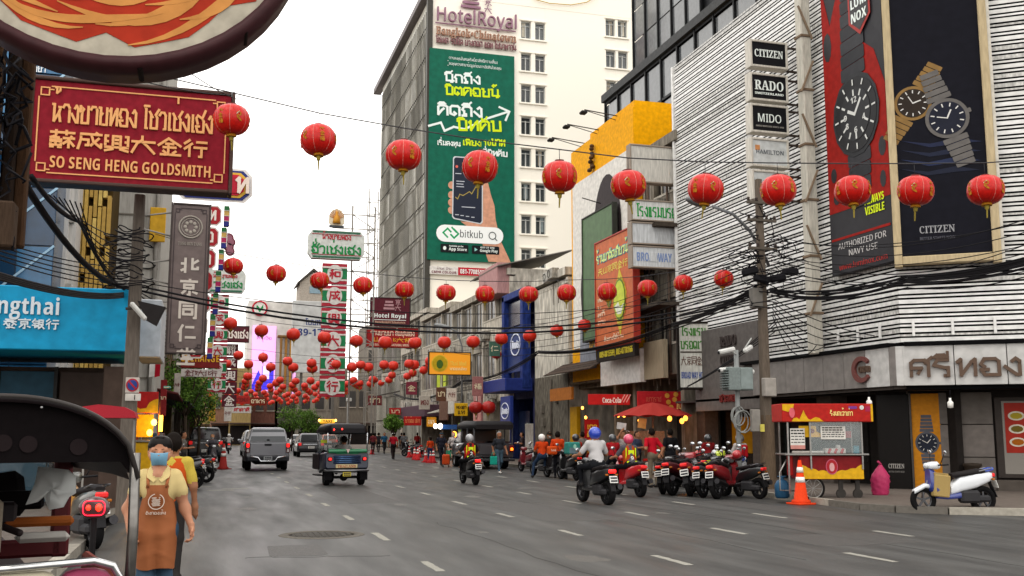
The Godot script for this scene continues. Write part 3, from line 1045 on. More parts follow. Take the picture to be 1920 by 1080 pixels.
	# straggling roof frames of steel by the tower
	for i in 14:
		var a := V(26.0 + rng.randf() * 4.0, 21.5 + rng.randf() * 1.5, -46.0 + rng.randf() * 5.0)
		tag(pipe(self, "roof_antenna", [a, a + V(rng.randf_range(-1, 1), rng.randf_range(1.0, 2.4), rng.randf_range(-1.0, 1.0))], .025, pm("8b8780")), "thin bent metal rod on the roof behind the slats", "rod", "bent rods on the roof")

# ---------------------------------------------------------------- left side and the far end
func left_side() -> void:
	# bank on the corner with a turquoise fascia
	var bz := -22.0
	var bx: float = -1.52
	var bank := thing("bank_building", "bank on the corner with a plain turquoise fascia over dark glass", "building", V(bx, 0, bz))
	var teal := pm("1090bd", .5, "patch", .4)
	slab(bank, "fascia", V(-4.0, 3.84, -2.0), V(8.0, 4.47 - 3.22, 4.0), teal, .02)
	slab(bank, "fascia_return", V(.32, 3.85, -2.8), V(.5, 1.25, 2.4), pm("b9bcc0", .5), .02)
	var silver := pm("c5ced4", .4, "clean")
	words(bank, "Krungthai", V(-3.66 - bx, 4.02, .01), 1.72, .46, silver, "sans", .03)
	script(bank, "กรุงไทย 泰京银行", V(-3.66 - bx, 3.72, .01), 1.75, .15, silver, 1.2, .02)
	block(bank, "wall", V(-4.2, 1.5, -5.0), V(8.0, 3.0, 6.0), pm("3b2f29", .8))
	for i in 5:
		slab(bank, "shop_glass", V(-.9 - i * 1.15, 1.55, -1.9), V(1.05, 2.7, .06), pm(["3b2e28", "1c3f50", "12354a", "2b2a2b", "173a4b"][i], .5), .01)
		block(bank, "glass_frame", V(-.35 - i * 1.15, 1.55, -1.86), V(.07, 2.9, .1), pm("22201f", .5))
	slab(bank, "column", V(-.2, 1.5, -.8), V(.5, 2.9, .5), pm("4a3d36", .7), .02)
	block(bank, "upper_wall", V(-6.5, 6.5, -5.5), V(5.0, 6.0, 4.0), pm("57504a", .8, "streak", .6))
	# buildings behind it, each facing the junction
	var gz := -30.0
	var gx: float = -5.12
	var gb := thing("blue_glass_building", "dark blue glass building with white diagonal lines behind the goldsmith sign", "building", V(gx, 0, gz))
	var gw: float = -4.06 - gx
	block(gb, "wall", V(gw * .5 - 1.5, 8.5, -3.1), V(gw + 3.0, 17.0, 6.0), pm("1d4668", .2, "patch", .4))
	for i in 5:
		for j in 10:
			block(gb, "pane", V(gw - .45 - i * .92, 1.0 + j * 1.6, -.05 + rng.randf() * .02), V(.88, 1.55, .04), [pm("225a84", .12, "patch", .4), pm("183f5f", .1, "patch", .4), pm("2a6c98", .14, "patch", .4)][rng.randi() % 3])
	var k := K.new()
	for i in 7:
		k.stroke(P(-1.2, 4.5 + i * 1.6), P(gw, 6.6 + i * 1.6), .06, .03)
	put(gb, "diagonal_line", k.done(), pm("9fc0d6", .4, "clean"), V(0, 0, .0))
	script(gb, "รีเทิงยน", V(-4.59 - gx, 11.7, .02), .7, .16, pm("e6ebee", .5, "clean"), 1.2)
	script(gb, "ตัวยา", V(-4.74 - gx, 11.5, .02), .4, .14, pm("e6ebee", .5, "clean"), 1.2)
	var wz := -32.0
	var wx: float = -4.41
	var ww := thing("white_slim_building", "slim white building between the blue glass and the gold lattice", "building", V(wx, 0, wz))
	block(ww, "wall", V(-.3, 8.2, -3.0), V(1.9, 16.4, 6.0), pm("c9c5bf", .8, "streak", .5))
	for j in 8:
		block(ww, "ledge", V(-.1, 2.0 + j * 1.9, .06), V(1.4, .12, .15), pm("aaa59d", .8))
	block(ww, "pier", V(.35, 8.0, .08), V(.22, 16.0, .2), pm("d6d2cc", .8, "streak", .5))
	var lz := -33.5
	var lx: float = -3.66
	var lw: float = -2.93 - -4.36
	var lt := thing("gold_lattice_building", "building faced with gold vertical fins and stepped dark notches", "building", V(lx, 0, lz))
	block(lt, "wall", V(0, 8.0, -3.1), V(lw, 16.0, 6.0), pm("4a3a1d", .8))
	var gold := [pm("c9a552", .55, "patch", .8), pm("b9954a", .55, "patch", .8), pm("d6b766", .55, "patch", .8)]
	for i in 11:
		var y := 2.6 + (i % 3) * .35
		while y < 15.8:
			var hh := 1.25
			block(lt, "fin", V(-lw * .5 + (i + .5) * lw / 11.0, y + hh * .5, .1 + .03 * (i % 2)), V(lw / 11.0 * .78, hh, .3), gold[rng.randi() % 3])
			y += hh + (.28 if (i % 4) == 1 or (i % 4) == 2 else .04)
	block(lt, "shade_box", V(.05, 4.6, .2), V(.8, .7, .4), pm("2b2118", .8))
	var sz := -36.0
	var sx: float = -2.45
	var sg := thing("pale_grey_building", "pale grey concrete building with drain pipes beside the gold lattice", "building", V(sx, 0, sz))
	block(sg, "wall", V(0, 8.2, -4.0), V(1.75, 16.4, 8.0), pm("b5b1a9", .85, "streak", .4))
	block(sg, "glass_edge", V(-.75, 8.2, .06), V(.3, 16.3, .1), pm("9dbccb", .2))
	for j in 9:
		block(sg, "joint_band", V(.1, 1.6 + j * 1.8, .02), V(1.4, .05, .06), pm("7d786f", .8))
	pipe(sg, "drain_pipe", [V(.72, .2, .12), V(.72, 16.0, .12)], .07, pm("8f8b84"))
	slab(sg, "yellow_panel", V(.75, 8.43, .35), V(.5, 1.15, .1), pm("c79a2e", .6), .02)
	# the row of shophouses bending away to the right
	var rows := [
		["left_shophouse", "dark shophouse just past the bank on the left", -2.1, -42.5, 90.0, 9.0, 9.6, "5a4f47", 2, 3],
		["left_shophouse", "brown shophouse behind the grey vertical sign", -1.8, -52.5, 89.0, 10.0, 8.8, "6b5b4d", 2, 3],
		["left_shophouse", "ochre shophouse behind the street trees on the left", -1.6, -63.5, 89.0, 11.0, 8.2, "86714f", 2, 4],
		["left_shophouse", "grey shophouse left of the red and green panel column", -1.3, -76.0, 89.0, 12.0, 8.4, "7b746a", 2, 4],
		["left_shophouse", "cream shophouse beneath the maroon name sign", -1.0, -90.0, 88.0, 13.0, 8.8, "a3988a", 2, 4],
		["left_shophouse", "brown shophouse with a long awning at the far left bend", -.6, -105.0, 88.0, 14.0, 9.0, "7a6553", 2, 5]]
	for r in rows:
		var h := house(r[0], r[1], V(r[2] - .4, 0, r[3]), r[4], r[5], r[6], 9.0, {"wall": pm(r[7], .85, "grime", .5), "rows": r[8], "bays": r[9], "ground": 3.2, "pane": pm("2a2725", .3)})
		slab(h, "awning", V(0, 3.15, .8), V(r[5] - .4, .08, 1.7), pm(["5f2f2f", "3f4a43", "6b6358"][rng.randi() % 3], .75, "streak", .8), .02, V(12, 0, 0))

func far_end() -> void:
	var z := -156.0
	var kx: float = 9.41
	var kb := thing("corner_bank_building", "white building with a lit pink screen at the far bend", "building", V(kx, 0, z))
	var white := pm("dcd9d4", .7, "patch", .1)
	block(kb, "wall", V(0, 20.93 * .5, -5.1), V(7.4, 20.93, 10.0), white)
	var sc := thing("led_screen", "tall pink and blue lit screen on the far corner building", "screen", V(8.09, 12.48, -155.9))
	var sw: float = 9.76 - 6.42
	var sh: float = 17.32 - 7.82
	put(sc, "display", bm(V(sw, sh, .15)), glow(hexc("f0a6ea"), .42))
	put(sc, "blue_field", bm(V(sw * .5, sh * .36, .06)), glow(hexc("3a2be0"), .45), V(sw * .2, -sh * .3, .1))
	put(sc, "pink_bag", bm(V(sw * .28, sh * .2, .05)), glow(hexc("f0c6ee"), .42), V(sw * .12, -sh * .22, .16))
	var sk := K.new()
	sk.prism(pts2([-.5, -.5, -.5, -.44, -.2, -.18, .1, -.44, .1, -.5], sw, sh), .0, .05)
	put(sc, "blue_wedge", sk.done(), glow(hexc("3a2be0"), .45), V(0, 0, .1))
	script(sc, "สินเชื่อ", V(0, sh * .31, .09), sw * .62, .3, pm("b97ab8", .6), 1.1)
	var logo := thing("round_bank_emblem", "round red ringed emblem with a green leaf at the far building top", "emblem", V(7.32, 19.82, -155.9))
	var ring := K.new()
	ring.ring(Z0, 1.02, .12, Basis(), 28, 6)
	put(logo, "ring", ring.done(), pm("c02038", .5))
	flat(logo, "disc", oval(1.0, 1.0, 28), pm("e6e2dc", .6), V(0, 0, -.05), .04)
	flat(logo, "leaf", pts2([0, -.6, -.5, .1, -.45, .5, -.1, .15, .05, -.05, .45, .55, .5, .1]), pm("1d8a4e", .5), V(0, 0, .0), .03)
	# curved gold-edged corner beside the screen
	var cc := thing("gold_corner_column", "curved gold edged corner with a narrow lit strip beside the pink screen", "column", V(11.64, 1.677, -155.2))
	for i in 4:
		var cx := (i - 1.6) * .72
		slab(cc, "fin", V(cx, 7.0, -.2 * i), V(.34, 13.6, .5), pm(["8f6a3c", "a8793c", "b98a3a", "7d6440"][i], .5), .05)
	put(cc, "lit_strip", bm(V(.7, 8.4, .1)), glow(hexc("e9a9e4"), .42), V(.95, 9.6, .1))
	slab(cc, "cap", V(.0, 14.0, -.2), V(3.4, .4, 1.0), pm("7a5a34", .5), .1)
	# blank white roadside billboard with a telephone number
	var bb := thing("white_billboard", "large white billboard with blue telephone number beyond the red green column", "billboard", V(12.06, 12.35, -118))
	var bw: float = 15.11 - 9.18
	var bh: float = 16.34 - 8.28
	slab(bb, "panel", Z0, V(bw, bh, .3), pm("cfd0cf", .6, "patch", .15), .05)
	script(bb, "โฆษณา".replace("ฆ", "ข"), V(11.6 - 12.06, 13.97 - 12.35, .16), 2.0, .5, pm("2c3c74", .5, "clean"), 1.1)
	words(bb, "089-1777777".substr(0, 6), V(10.8 - 12.06, 12.86 - 12.35, .16), 3.3, .8, pm("2c3c74", .5, "clean"))
	for s in [-1, 1]:
		slab(bb, "post", V(s * bw * .3, -bh * .5 - 3.2, -.3), V(.3, 6.6, .3), pm("6b6762"), .02)
	# gabled house on the skyline
	var gh := thing("gabled_house", "house with dark gable roof standing above the far rooftops", "building", V(14.38, 1.675, -152))
	var gy: float = 21.62
	block(gh, "wall", V(0, gy * .5, -3.0), V(3.4, gy, 6.0), pm("a89f94", .85))
	var gk := K.new()
	gk.prism(pts2([-2.1, 0, .2, 2.2, 2.2, .5, 2.2, .2, .2, 1.8, -2.1, -.3]), -6.0, .4)
	put(gh, "roof", gk.done(), pm("4d4843", .7), V(0, gy, 0))
	var gab := K.new()
	gab.prism(pts2([-1.7, 0, .2, 1.7, 1.7, .1]), -5.8, .0)
	put(gh, "gable_wall", gab.done(), pm("b3aa9e", .85), V(0, gy, -.05))
	block(gh, "window", V(.5, gy - 1.0, .05), V(1.6, 1.0, .1), pm("7f98a6", .2))
	# low roofs closing the view
	var lows := [[.98, 5.33, 8.85, -153, "8c6a56"], [5.11, 10.13, 7.47, -153, "6d4a40"], [9.76, 13.13, 6.98, -153, "54504b"], [22.19, 26.12, 17.19, -150, "9a9288"], [12.57, 18.85, 7.98, -150, "8f877b"], [17.49, 21.9, 9, -145, "6b6359"], [16.69, 20.65, 11.38, -158, "a79d8f"], [-1.555, 3.13, 11.07, -172, "a08a5a"], [3.44, 6.31, 10.66, -150, "9a8457"]]   # x from, x to, height, z, colour
	var names := ["pinkish shop block beneath the far left lanterns", "maroon shop block at the far bend under the white sign", "dark shop block at the bend right of the white sign", "pale block filling the gap beside the scaffold tower", "pale shop block beyond the roadside trees", "brown shop block right of the roadside trees", "cream block rising behind the red and green column", "ochre block at the far left behind the maroon column", "ochre tower strip beside the lit pink screen"]
	for i in lows.size():
		var l: Array = lows[i]
		var z2: float = l[3]
		var x0: float = l[0]
		var x1: float = l[1]
		var hh: float = l[2]
		var t := thing("far_shop_block", names[i], "building", V((x0 + x1) * .5, 0, z2))
		block(t, "wall", V(0, hh * .5, -4.0), V(x1 - x0, hh, 8.0), pm(l[4], .85, "streak", .4))
		block(t, "awning", V(0, 3.0, .8), V(x1 - x0, .15, 1.6), pm("4b3c37", .8))
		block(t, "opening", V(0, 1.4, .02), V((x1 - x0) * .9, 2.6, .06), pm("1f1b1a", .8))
		for w in 3:
			var win := part(t, "window", V((w - 1) * (x1 - x0) * .31, (hh + 3.6) * .5, .02))
			block(win, "pane", Z0, V((x1 - x0) * .2, maxf(.8, (hh - 4.5) * .5), .05), pm("2f2c2b", .3))
			block(win, "sill", V(0, -maxf(.4, (hh - 4.5) * .25), .06), V((x1 - x0) * .23, .12, .2), pm("9a9186"))
	var ws := thing("white_hanging_sign", "small white sign with red lettering across the far street", "sign", V(3.77, 4.06, -112))
	slab(ws, "panel", Z0, V(1.95, .72, .12), pm("d9d6d0", .6), .02)
	script(ws, "ศาลาสี", V(0, -.02, .06), 1.5, .28, pm("b51f2c", .5, "clean"), 1.5)
	# trees
	tree("street_tree", "bushy green roadside tree beyond the silver pickup", V(7.83, 1.6, -98) * V(1, 0, 1), 3.0, 1.25, 1.2, 5)
	tree("street_tree", "smaller green roadside tree beside the bushy one", V(9.23, 1.6, -96) * V(1, 0, 1), 2.7, 1.05, 1.0, 6)
	tree("street_tree", "dark leafy tree on the left pavement below the exchange sign", V(-.781, 1.6, -48) * V(1, 0, 1), 4.0, 1.2, 1.35, 7)
	tree("street_tree", "thin tree on the left pavement behind the leafy one", V(-.224, 1.6, -60) * V(1, 0, 1), 3.4, 1.1, 1.2, 8)
	tree("street_tree", "small round bush in a pot under the purple canopy", V(11.61, 1.6, -66) * V(1, 0, 1), 2.3, .55, .5, 9)

func tree(called: String, label: String, at: Vector3, h: float, r: float, rv: float, sd: int) -> void:
	var t := thing(called, label, "tree", at)
	var rg := RandomNumberGenerator.new()
	rg.seed = sd
	var bark := pm("4b4036", .9, "fine", 3.0)
	var tk := K.new()
	tk.tube([Z0, V(.05, h * .4, .02), V(-.03, h * .8, 0)], .08, 7)
	for i in 6:
		var a := TAU * i / 6.0
		tk.tube([V(0, h * .55, 0), V(cos(a) * r * .4, h * .8, sin(a) * r * .4), V(cos(a) * r * .75, h + rg.randf_range(-.3, .5) * rv, sin(a) * r * .75)], .03, 5)
	put(t, "trunk", tk.done(), bark)
	# leaf-sized faces gathered in clumps through the crown
	var tones := [hexc("4c6a2a"), hexc("3a5422"), hexc("5f7d33")]
	for tone in 3:
		var k := K.new()
		for cl in 26:
			var d := V(rg.randfn(), rg.randfn(), rg.randfn()).normalized() * pow(rg.randf(), .4)
			var c := V(d.x * r, h + d.y * rv, d.z * r)
			for l in 26:
				var p := c + V(rg.randfn(), rg.randfn() * .8, rg.randfn()) * r * .17
				var u := V(rg.randfn(), rg.randfn(), rg.randfn()).normalized() * .085
				var v := u.cross(V(rg.randfn(), rg.randfn(), rg.randfn())).normalized() * .045
				k.quad(p - u, p + v, p + u, p - v)
		var m := mat(tones[tone], .7, .0, "clean")
		m.backlight_enabled = true
		m.backlight = Color(.12, .16, .05)
		put(t, "crown", k.done(), m)

# ---------------------------------------------------------------- signs
func board(called: String, label: String, category: String, at: Vector3, w: float, h: float, turn: float, face: Material, thick := .15, rim: Material = null, rimw := .05) -> Node3D:
	var t := thing(called, label, category, at, turn)
	slab(t, "panel", V(0, 0, -thick * .5), V(w, h, thick), face, .015)
	if rim:
		for s in [-1, 1]:
			slab(t, "frame", V(s * (w * .5 + rimw * .3), 0, -thick * .5 + .01), V(rimw, h + rimw * 1.8, thick + .05), rim, .01)
			slab(t, "frame", V(0, s * (h * .5 + rimw * .3), -thick * .5 + .012), V(w - rimw * .5, rimw, thick + .05), rim, .01)
	return t

func border(t: Node3D, w: float, h: float, lw: float, m: Material, z := .0, notch := .0) -> void:
	var k := K.new()
	for s in [-1, 1]:
		k.box(V(0, s * h * .5, z + .006), V(w - notch * 2.0, lw, .012))
		k.box(V(s * w * .5, 0, z + .006), V(lw, h - notch * 2.0, .012))
		if notch > .0:
			for q in [-1, 1]:
				var c := V(s * (w * .5 - notch * .5), q * (h * .5 - notch * .5), z + .006)
				for e in [-1, 1]:
					k.box(c + V(e * notch * .35, 0, .002), V(lw, notch * .8, .012))
					k.box(c + V(0, e * notch * .35, .004), V(notch * .8, lw, .012))
				k.box(c + V(s * -notch * .55, q * notch * .2, .0), V(notch * .4, lw, .012))
	put(t, "border", k.done(), m)

func signs_right() -> void:
	var clean := "clean"
	# ---- the big green advertisement on the hotel
	var pz := -89.55
	var c: Vector3 = V(22.57, 26.75, -89.55)
	var pw: float = 26.74 - 18.66
	var ph: float = 36.59 - 16.94
	var ad := thing("green_hotel_banner", "tall green banner of a hand holding a phone on the hotel front", "banner", c)
	slab(ad, "sheet", V(0, 0, -.06), V(pw, ph, .12), pm("0f6650", .55, "patch", .2), .02)
	var wh := pm("e3ebe6", .5, clean)
	var ye := pm("cfe21c", .5, clean)
	var u := pw / 161.0     # one photo pixel across the banner
	var v := ph / 393.0
	var at := func(x: float, y: float, z := .01) -> Vector3: return V((x - 886.5) * u, (293.5 - y) * v, z)
	script(ad, "นึกถึง", at.call(868, 151), 66 * u, 14 * v, wh, 1.35, .02, "lettering", .03)
	script(ad, "บิตคอยน์", at.call(886, 174), 100 * u, 14 * v, ye, 1.35, .02, "lettering", .03)
	script(ad, "คิดถึง", at.call(864, 212), 82 * u, 17 * v, wh, 1.35, .02, "lettering", .03)
	script(ad, "บิทคับ", at.call(900, 237), 82 * u, 17 * v, ye, 1.35, .02, "lettering", .06)
	script(ad, "เริ่มลงทุน", at.call(843, 275), 42 * u, 7 * v, wh, 1.4, .02)
	script(ad, "เพียง", at.call(886, 271), 34 * u, 8 * v, ye, 1.6, .02)
	words(ad, "10", at.call(915, 268), 14 * u, 11 * v, ye)
	script(ad, "บาท", at.call(936, 266), 25 * u, 11 * v, ye, 1.6, .02)
	script(ad, "ที่บิทคับ", at.call(930, 287), 46 * u, 8 * v, wh, 1.5, .02)
	script(ad, "การลงทุนในสินทรัพย์ดิจิทัลมีความเสี่ยง".replace("ิ", ""), at.call(888, 113), 92 * u, 4 * v, wh, .8, .015)
	script(ad, "ผู้ลงทุนควรศึกษาข้อมูลก่อนการตัดสินใจลงทุน".replace("ึ", ""), at.call(890, 124), 102 * u, 4 * v, wh, .8, .015)
	var ar := K.new()
	var ap := [[806, 245], [828, 237], [835, 252], [852, 243], [872, 246], [914, 222], [956, 205]]
	for i in ap.size() - 1:
		var a3: Vector3 = at.call(ap[i][0], ap[i][1])
		var b3: Vector3 = at.call(ap[i + 1][0], ap[i + 1][1])
		ar.stroke(P(a3.x, a3.y), P(b3.x, b3.y), 4 * u, .02)
	for e in [[938, 198], [950, 222]]:
		var a3: Vector3 = at.call(e[0], e[1])
		var b3: Vector3 = at.call(957, 205)
		ar.stroke(P(a3.x, a3.y), P(b3.x, b3.y), 4 * u, .02)
	put(ad, "white_arrow", ar.done(), wh, V(0, 0, .002))
	var skin := pm("dba184", .6, "patch", .3)
	var poly := func(px: Array) -> PackedVector2Array:
		var q := PackedVector2Array()
		for i in range(0, px.size(), 2):
			var p: Vector3 = at.call(px[i], px[i + 1])
			q.append(P(p.x, p.y))
		return q
	flat(ad, "hand", poly.call([866, 418, 903, 416, 906, 350, 912, 342, 917, 344, 922, 365, 929, 385, 931, 410, 936, 432, 942, 452, 960, 489, 918, 489, 906, 455, 884, 430]), skin, V(0, 0, .012), .02)
	for fy in [352, 370, 384, 398]:
		var fc: Vector3 = at.call(849, fy)
		flat(ad, "finger", oval(6.5 * u, 7.0 * v, 14), skin, V(fc.x, fc.y, .012), .02)
	var phn := poly.call([853, 303, 856, 300, 902, 300, 905, 303, 905, 415, 902, 419, 855, 412, 852, 409])
	flat(ad, "phone_edge", poly.call([851, 301, 854, 298, 904, 298, 907, 301, 907, 417, 903, 421, 853, 414, 850, 410]), pm("c7ccd0", .4, clean), V(0, 0, .034), .01)
	flat(ad, "phone_screen", phn, pm("252a38", .4, clean), V(0, 0, .046), .01)
	var ch := K.new()
	var chp := [856, 374, 860, 377, 864, 368, 870, 370, 876, 366, 882, 362, 886, 366, 892, 355, 896, 348, 900, 338]
	for i in range(0, chp.size() - 2, 2):
		var a3: Vector3 = at.call(chp[i], chp[i + 1])
		var b3: Vector3 = at.call(chp[i + 2], chp[i + 3])
		ch.stroke(P(a3.x, a3.y), P(b3.x, b3.y), 1.6 * u, .01)
	put(ad, "price_chart", ch.done(), pm("9c8a4c", .5, clean), V(0, 0, .058))
	var ln := K.new()
	for l in [[858, 344, 872], [858, 349, 870], [858, 354, 871], [868, 391, 892], [856, 406, 862], [866, 407, 871], [876, 408, 881], [886, 409, 891], [856, 330, 866]]:
		var a3: Vector3 = at.call(l[0], l[1])
		var b3: Vector3 = at.call(l[2], l[1])
		ln.stroke(P(a3.x, a3.y), P(b3.x, b3.y), 1.5 * u, .01)
	put(ad, "screen_text", ln.done(), pm("b9bdc6", .5, clean), V(0, 0, .058))
	var dotc: Vector3 = at.call(858, 317)
	flat(ad, "screen_dot", oval(2.5 * u, 2.5 * u, 10), pm("e46a5a", .5, clean), dotc + V(0, 0, .05), .01)
	var pill: Vector3 = at.call(883.5, 441)
	flat(ad, "search_bar", roundrect(124 * u, 31 * v, 15 * v), pm("eef0ee", .5, clean), pill + V(0, 0, .03), .02)
	words(ad, "bitkub", at.call(886, 440) + V(0, 0, .045), 42 * u, 14 * v, pm("3b4343", .5, clean), "sanslight")
	var lgk := K.new()
	for l in [[834, 440, 842, 432], [842, 432, 848, 438], [834, 440, 842, 448], [858, 438, 850, 430], [862, 441, 854, 449], [854, 449, 848, 443], [862, 441, 854, 433]]:
		var a3: Vector3 = at.call(l[0], l[1])
		var b3: Vector3 = at.call(l[2], l[3])
		lgk.stroke(P(a3.x, a3.y), P(b3.x, b3.y), 3 * u, .012)
	put(ad, "emblem", lgk.done(), pm("159a5c", .5, clean), V(0, 0, .052))
	var mg := K.new()
	var mgc: Vector3 = at.call(925, 441)
	mg.ring(mgc + V(0, 0, .055), 6.5 * u, .8 * u, Basis(), 20, 6)
	mg.cyl(mgc + V(4.5 * u, -4.5 * u, .055), mgc + V(9 * u, -9 * u, .055), .8 * u, -1, 6)
	put(ad, "magnifier", mg.done(), pm("3b4343", .5, clean))
	for s in [[855.0, "App Store", "Available on the"], [912.5, "Google Play", "GET IT ON"]]:
		var bc: Vector3 = at.call(s[0], 468)
		flat(ad, "store_badge", roundrect(51 * u, 15 * v, 2 * u), pm("14171a", .5, clean), bc + V(0, 0, .034), .01)
		words(ad, s[1], bc + V(6 * u, -2 * v, .044), 33 * u, 7 * v, wh)
		words(ad, s[2], bc + V(3 * u, 4.5 * v, .044), 26 * u, 3 * v, wh)
		flat(ad, "badge_mark", pts2([-2.5, -3.5, -2.5, 3.5, 3, 0], u, v) if s[0] > 900 else oval(3 * u, 3.6 * v, 12), pm("8fc7c0", .5, clean) if s[0] > 900 else wh, bc + V(-18 * u, 0, .046), .008)
	# hotel name in relief
	var hn := thing("hotel_name_letters", "mauve raised hotel name letters above the green banner", "sign", V(22.97, 39.04, -89.75))
	var mv := pm("a17a8c", .6, "patch", .4)
	var hp := func(x: float, y: float) -> Vector3: return V((x - 893) * u, (52 - y) * v, .0)
	words(hn, "HotelRoyal", hp.call(894, 37), 152 * u, 36 * v, mv, "sanslight", .25)
	words(hn, "Bangkok•Chinatown", hp.call(893, 68), 153 * u, 21 * v, pm("b48a74", .6), "serif", .2)
	script(hn, "โฮเทล รอยัล บางกอก แอท ไชน่าทาวน์", hp.call(893, 84), 152 * u, 9 * v, pm("9a6f72", .6), 1.3, .15)
	slab(hn, "rule", hp.call(892, 51) + V(0, 0, .06), V(154 * u, 2 * v, .12), mv, .01)
	for i in 3:
		slab(hn, "pagoda_tier", hp.call(882, 13 - i * 8) + V(0, 0, .06), V((38 - i * 6) * u, 5 * v, .14), mv, .02)
	columns_of(hn, "京大", hp.call(915, 0) + V(0, 0, .05), 15 * v, 13 * u, mv)
	var cm := board("printer_board", "small white and red board with phone number under the green banner", "sign", V(21.36, 16, -89.6), 5.15, .724, .0, pm("e4dfd8", .6), .1)
	var cw: float = 23.93 - 18.79
	slab(cm, "red_panel", V(cw * .25, 0, .01), V(cw * .5, .72, .03), pm("c21f33", .5), .005)
	words(cm, "081-7708518", V(cw * .25, 0, .026), cw * .43, .42, wh)
	words(cm, "CMYK COLOUR", V(-cw * .25, -.15, .003), cw * .44, .22, pm("6b2038", .5, clean))
	script(cm, "ร้านทำป้าย", V(-cw * .25, .15, .003), cw * .25, .12, pm("7a5a62", .5, clean), 1.0)
	# ---- projecting signs among the shophouses
	var hr := board("maroon_hotel_sign", "square maroon projecting hotel sign with pagoda mark", "sign", V(12.64, 10.29, -74), 2.83, 2.01, .0, pm("5c1f2b", .5), .25, pm("3b2a2c", .6))
	words(hr, "Hotel Royal", V(0, -.32, .0), 2.3, .42, wh)
	words(hr, "Bangkok@Chinatown", V(0, -.76, .0), 2.2, .22, pm("c9a58c", .5, clean), "serif")
	slab(hr, "rule", V(0, -.58, .01), V(2.3, .04, .02), wh, .004)
	for i in 3:
		slab(hr, "pagoda_tier", V(-.1, .25 + i * .24, .01), V(.8 - i * .12, .15, .03), pm("b98d92", .5), .005)
	columns_of(hr, "京大", V(.55, .72, .002), .42, .38, pm("b98d92", .5))
	var ls := board("red_herbal_sign", "red projecting herbal shop sign with gold characters", "sign", V(12.14, 8.07, -70), 3.48, 1.31, .0, pm("a51f22", .5), .25, pm("6b2a22", .6))
	script(ls, "ร้านขายยา ลิ้มชุนเฮง", V(0, .28, .0), 3.0, .26, pm("e2c9b2", .5, clean), 1.2)
	script(ls, "山木北大福", V(0, -.15, .0), 2.6, .24, pm("d9a12c", .5, clean), 1.2)
	words(ls, "LIM SOON HENG NATURAL MEDICINE", V(0, -.5, .0), 3.1, .15, pm("e2c9b2", .5, clean))
	var ys := board("yellow_massage_sign", "amber projecting sign with round green emblem", "sign", V(13.85, 5.7, -60), 2.49, 1.291, .0, glow(hexc("d68a10"), .25), .25, pm("2f2a24", .6))
	flat(ys, "emblem_ring", oval(.5, .5, 24), pm("e8c23c", .5), V(-.62, 0, .0), .015)
	flat(ys, "emblem_disc", oval(.44, .44, 24), pm("c9a81e", .5), V(-.62, 0, .016), .01)
	flat(ys, "emblem_figure", oval(.2, .26, 14), pm("4d6b2a", .5), V(-.62, -.05, .028), .01)
	words(ys, "Thai Mud", V(.5, .02, .0), 1.0, .26, pm("e6c455", .5, clean), "serif")
	script(ys, "นวดแผนไทย".replace("ผ", "พ"), V(.5, -.32, .0), 1.0, .12, pm("e9d6a0", .5, clean), 1.2)
	# ---- orange and green billboards
	var gx := 17.0
	var gbd := board("green_billboard", "plain dark green billboard standing behind the orange one", "billboard", V(17, 8.8, -43.91), 3.82, 5.8, -90.0, pm("4d6b43", .5, "patch", .3), .2, pm("3a3b36", .6), .08)
	pipe(gbd, "lamp_arm", [V(.5, 3.2, 0), V(.5, 3.4, .9)], .025, pm("3c3733"))
	var ob := board("orange_billboard", "orange billboard with a yellow diamond picture and green title", "billboard", V(16.3, 7.55, -40.24), 4.2, 4.63, -90.0, pm("c8622c", .5, "patch", .4), .25, pm("a8362a", .5), .07)
	var ow: float = -38.14 - -42.34
	var oh: float = 9.87 - 5.24
	script(ob, "ร้านมาตัดเกี๊ยวน้ำ".replace("๊", ""), V(0, oh * .335, .0), ow * .9, oh * .062, pm("3d86a8", .5, clean), 2.2, .01)
	script(ob, "ร้านมาตัดเกี๊ยวน้ำ".replace("๊", ""), V(0, oh * .335, .02), ow * .9, oh * .062, pm("cfdf8a", .5, clean), 1.0, .01)
	script(ob, "天山京同金行", V(-.1, oh * .215, .0), ow * .78, oh * .05, pm("d8c65a", .5, clean), 1.0)
	flat(ob, "diamond", pts2([0, -.5, -.42, -.06, -.02, .44, .42, .08], 1.7, 3.0), pm("d6c02c", .5), V(ow * .16, -oh * .1, .0), .012)
	var ray := K.new()
	for i in 18:
		var a := TAU * i / 18.0
		ray.prism(pts2([cos(a) * .45, sin(a) * .6, cos(a - .07) * .72, sin(a - .07) * .95, cos(a + .07) * .72, sin(a + .07) * .95]), .0, .006)
	put(ob, "rays", ray.done(), pm("a88f1c", .5, clean), V(ow * .16, -oh * .1, .013))
	flat(ob, "emblem_rim", oval(.62, .86, 26), pm("5e7a1c", .5), V(ow * .16, -oh * .1, .021), .01)
	flat(ob, "emblem_field", oval(.55, .78, 26), pm("c9d435", .5), V(ow * .16, -oh * .1, .032), .01)
	flat(ob, "emblem_hill", pts2([-.5, -.25, -.2, -.6, .2, -.62, .5, -.2, .1, -.35, -.1, -.1]), pm("e8ecd8", .5), V(ow * .16, -oh * .1, .043), .008)
	flat(ob, "fruit", oval(.28, .38, 16), pm("7c8c52", .6, "fine", 3.0), V(-ow * .12, -oh * .06, .0), .03)
	for i in 5:
		script(ob, ["ขายดี", "ทอง", "ยำ", "สุกี้", "ลาบ"][i], V(-ow * .34, oh * (.02 - i * .07), .0), ow * .2, oh * .028, pm("e2cbb0", .5, clean), 1.1)
	script(ob, "สั่งทางนี้ที่ร้าน", V(-ow * .02, -oh * .43, .0), ow * .5, oh * .025, pm("e2cbb0", .5, clean), 1.1)
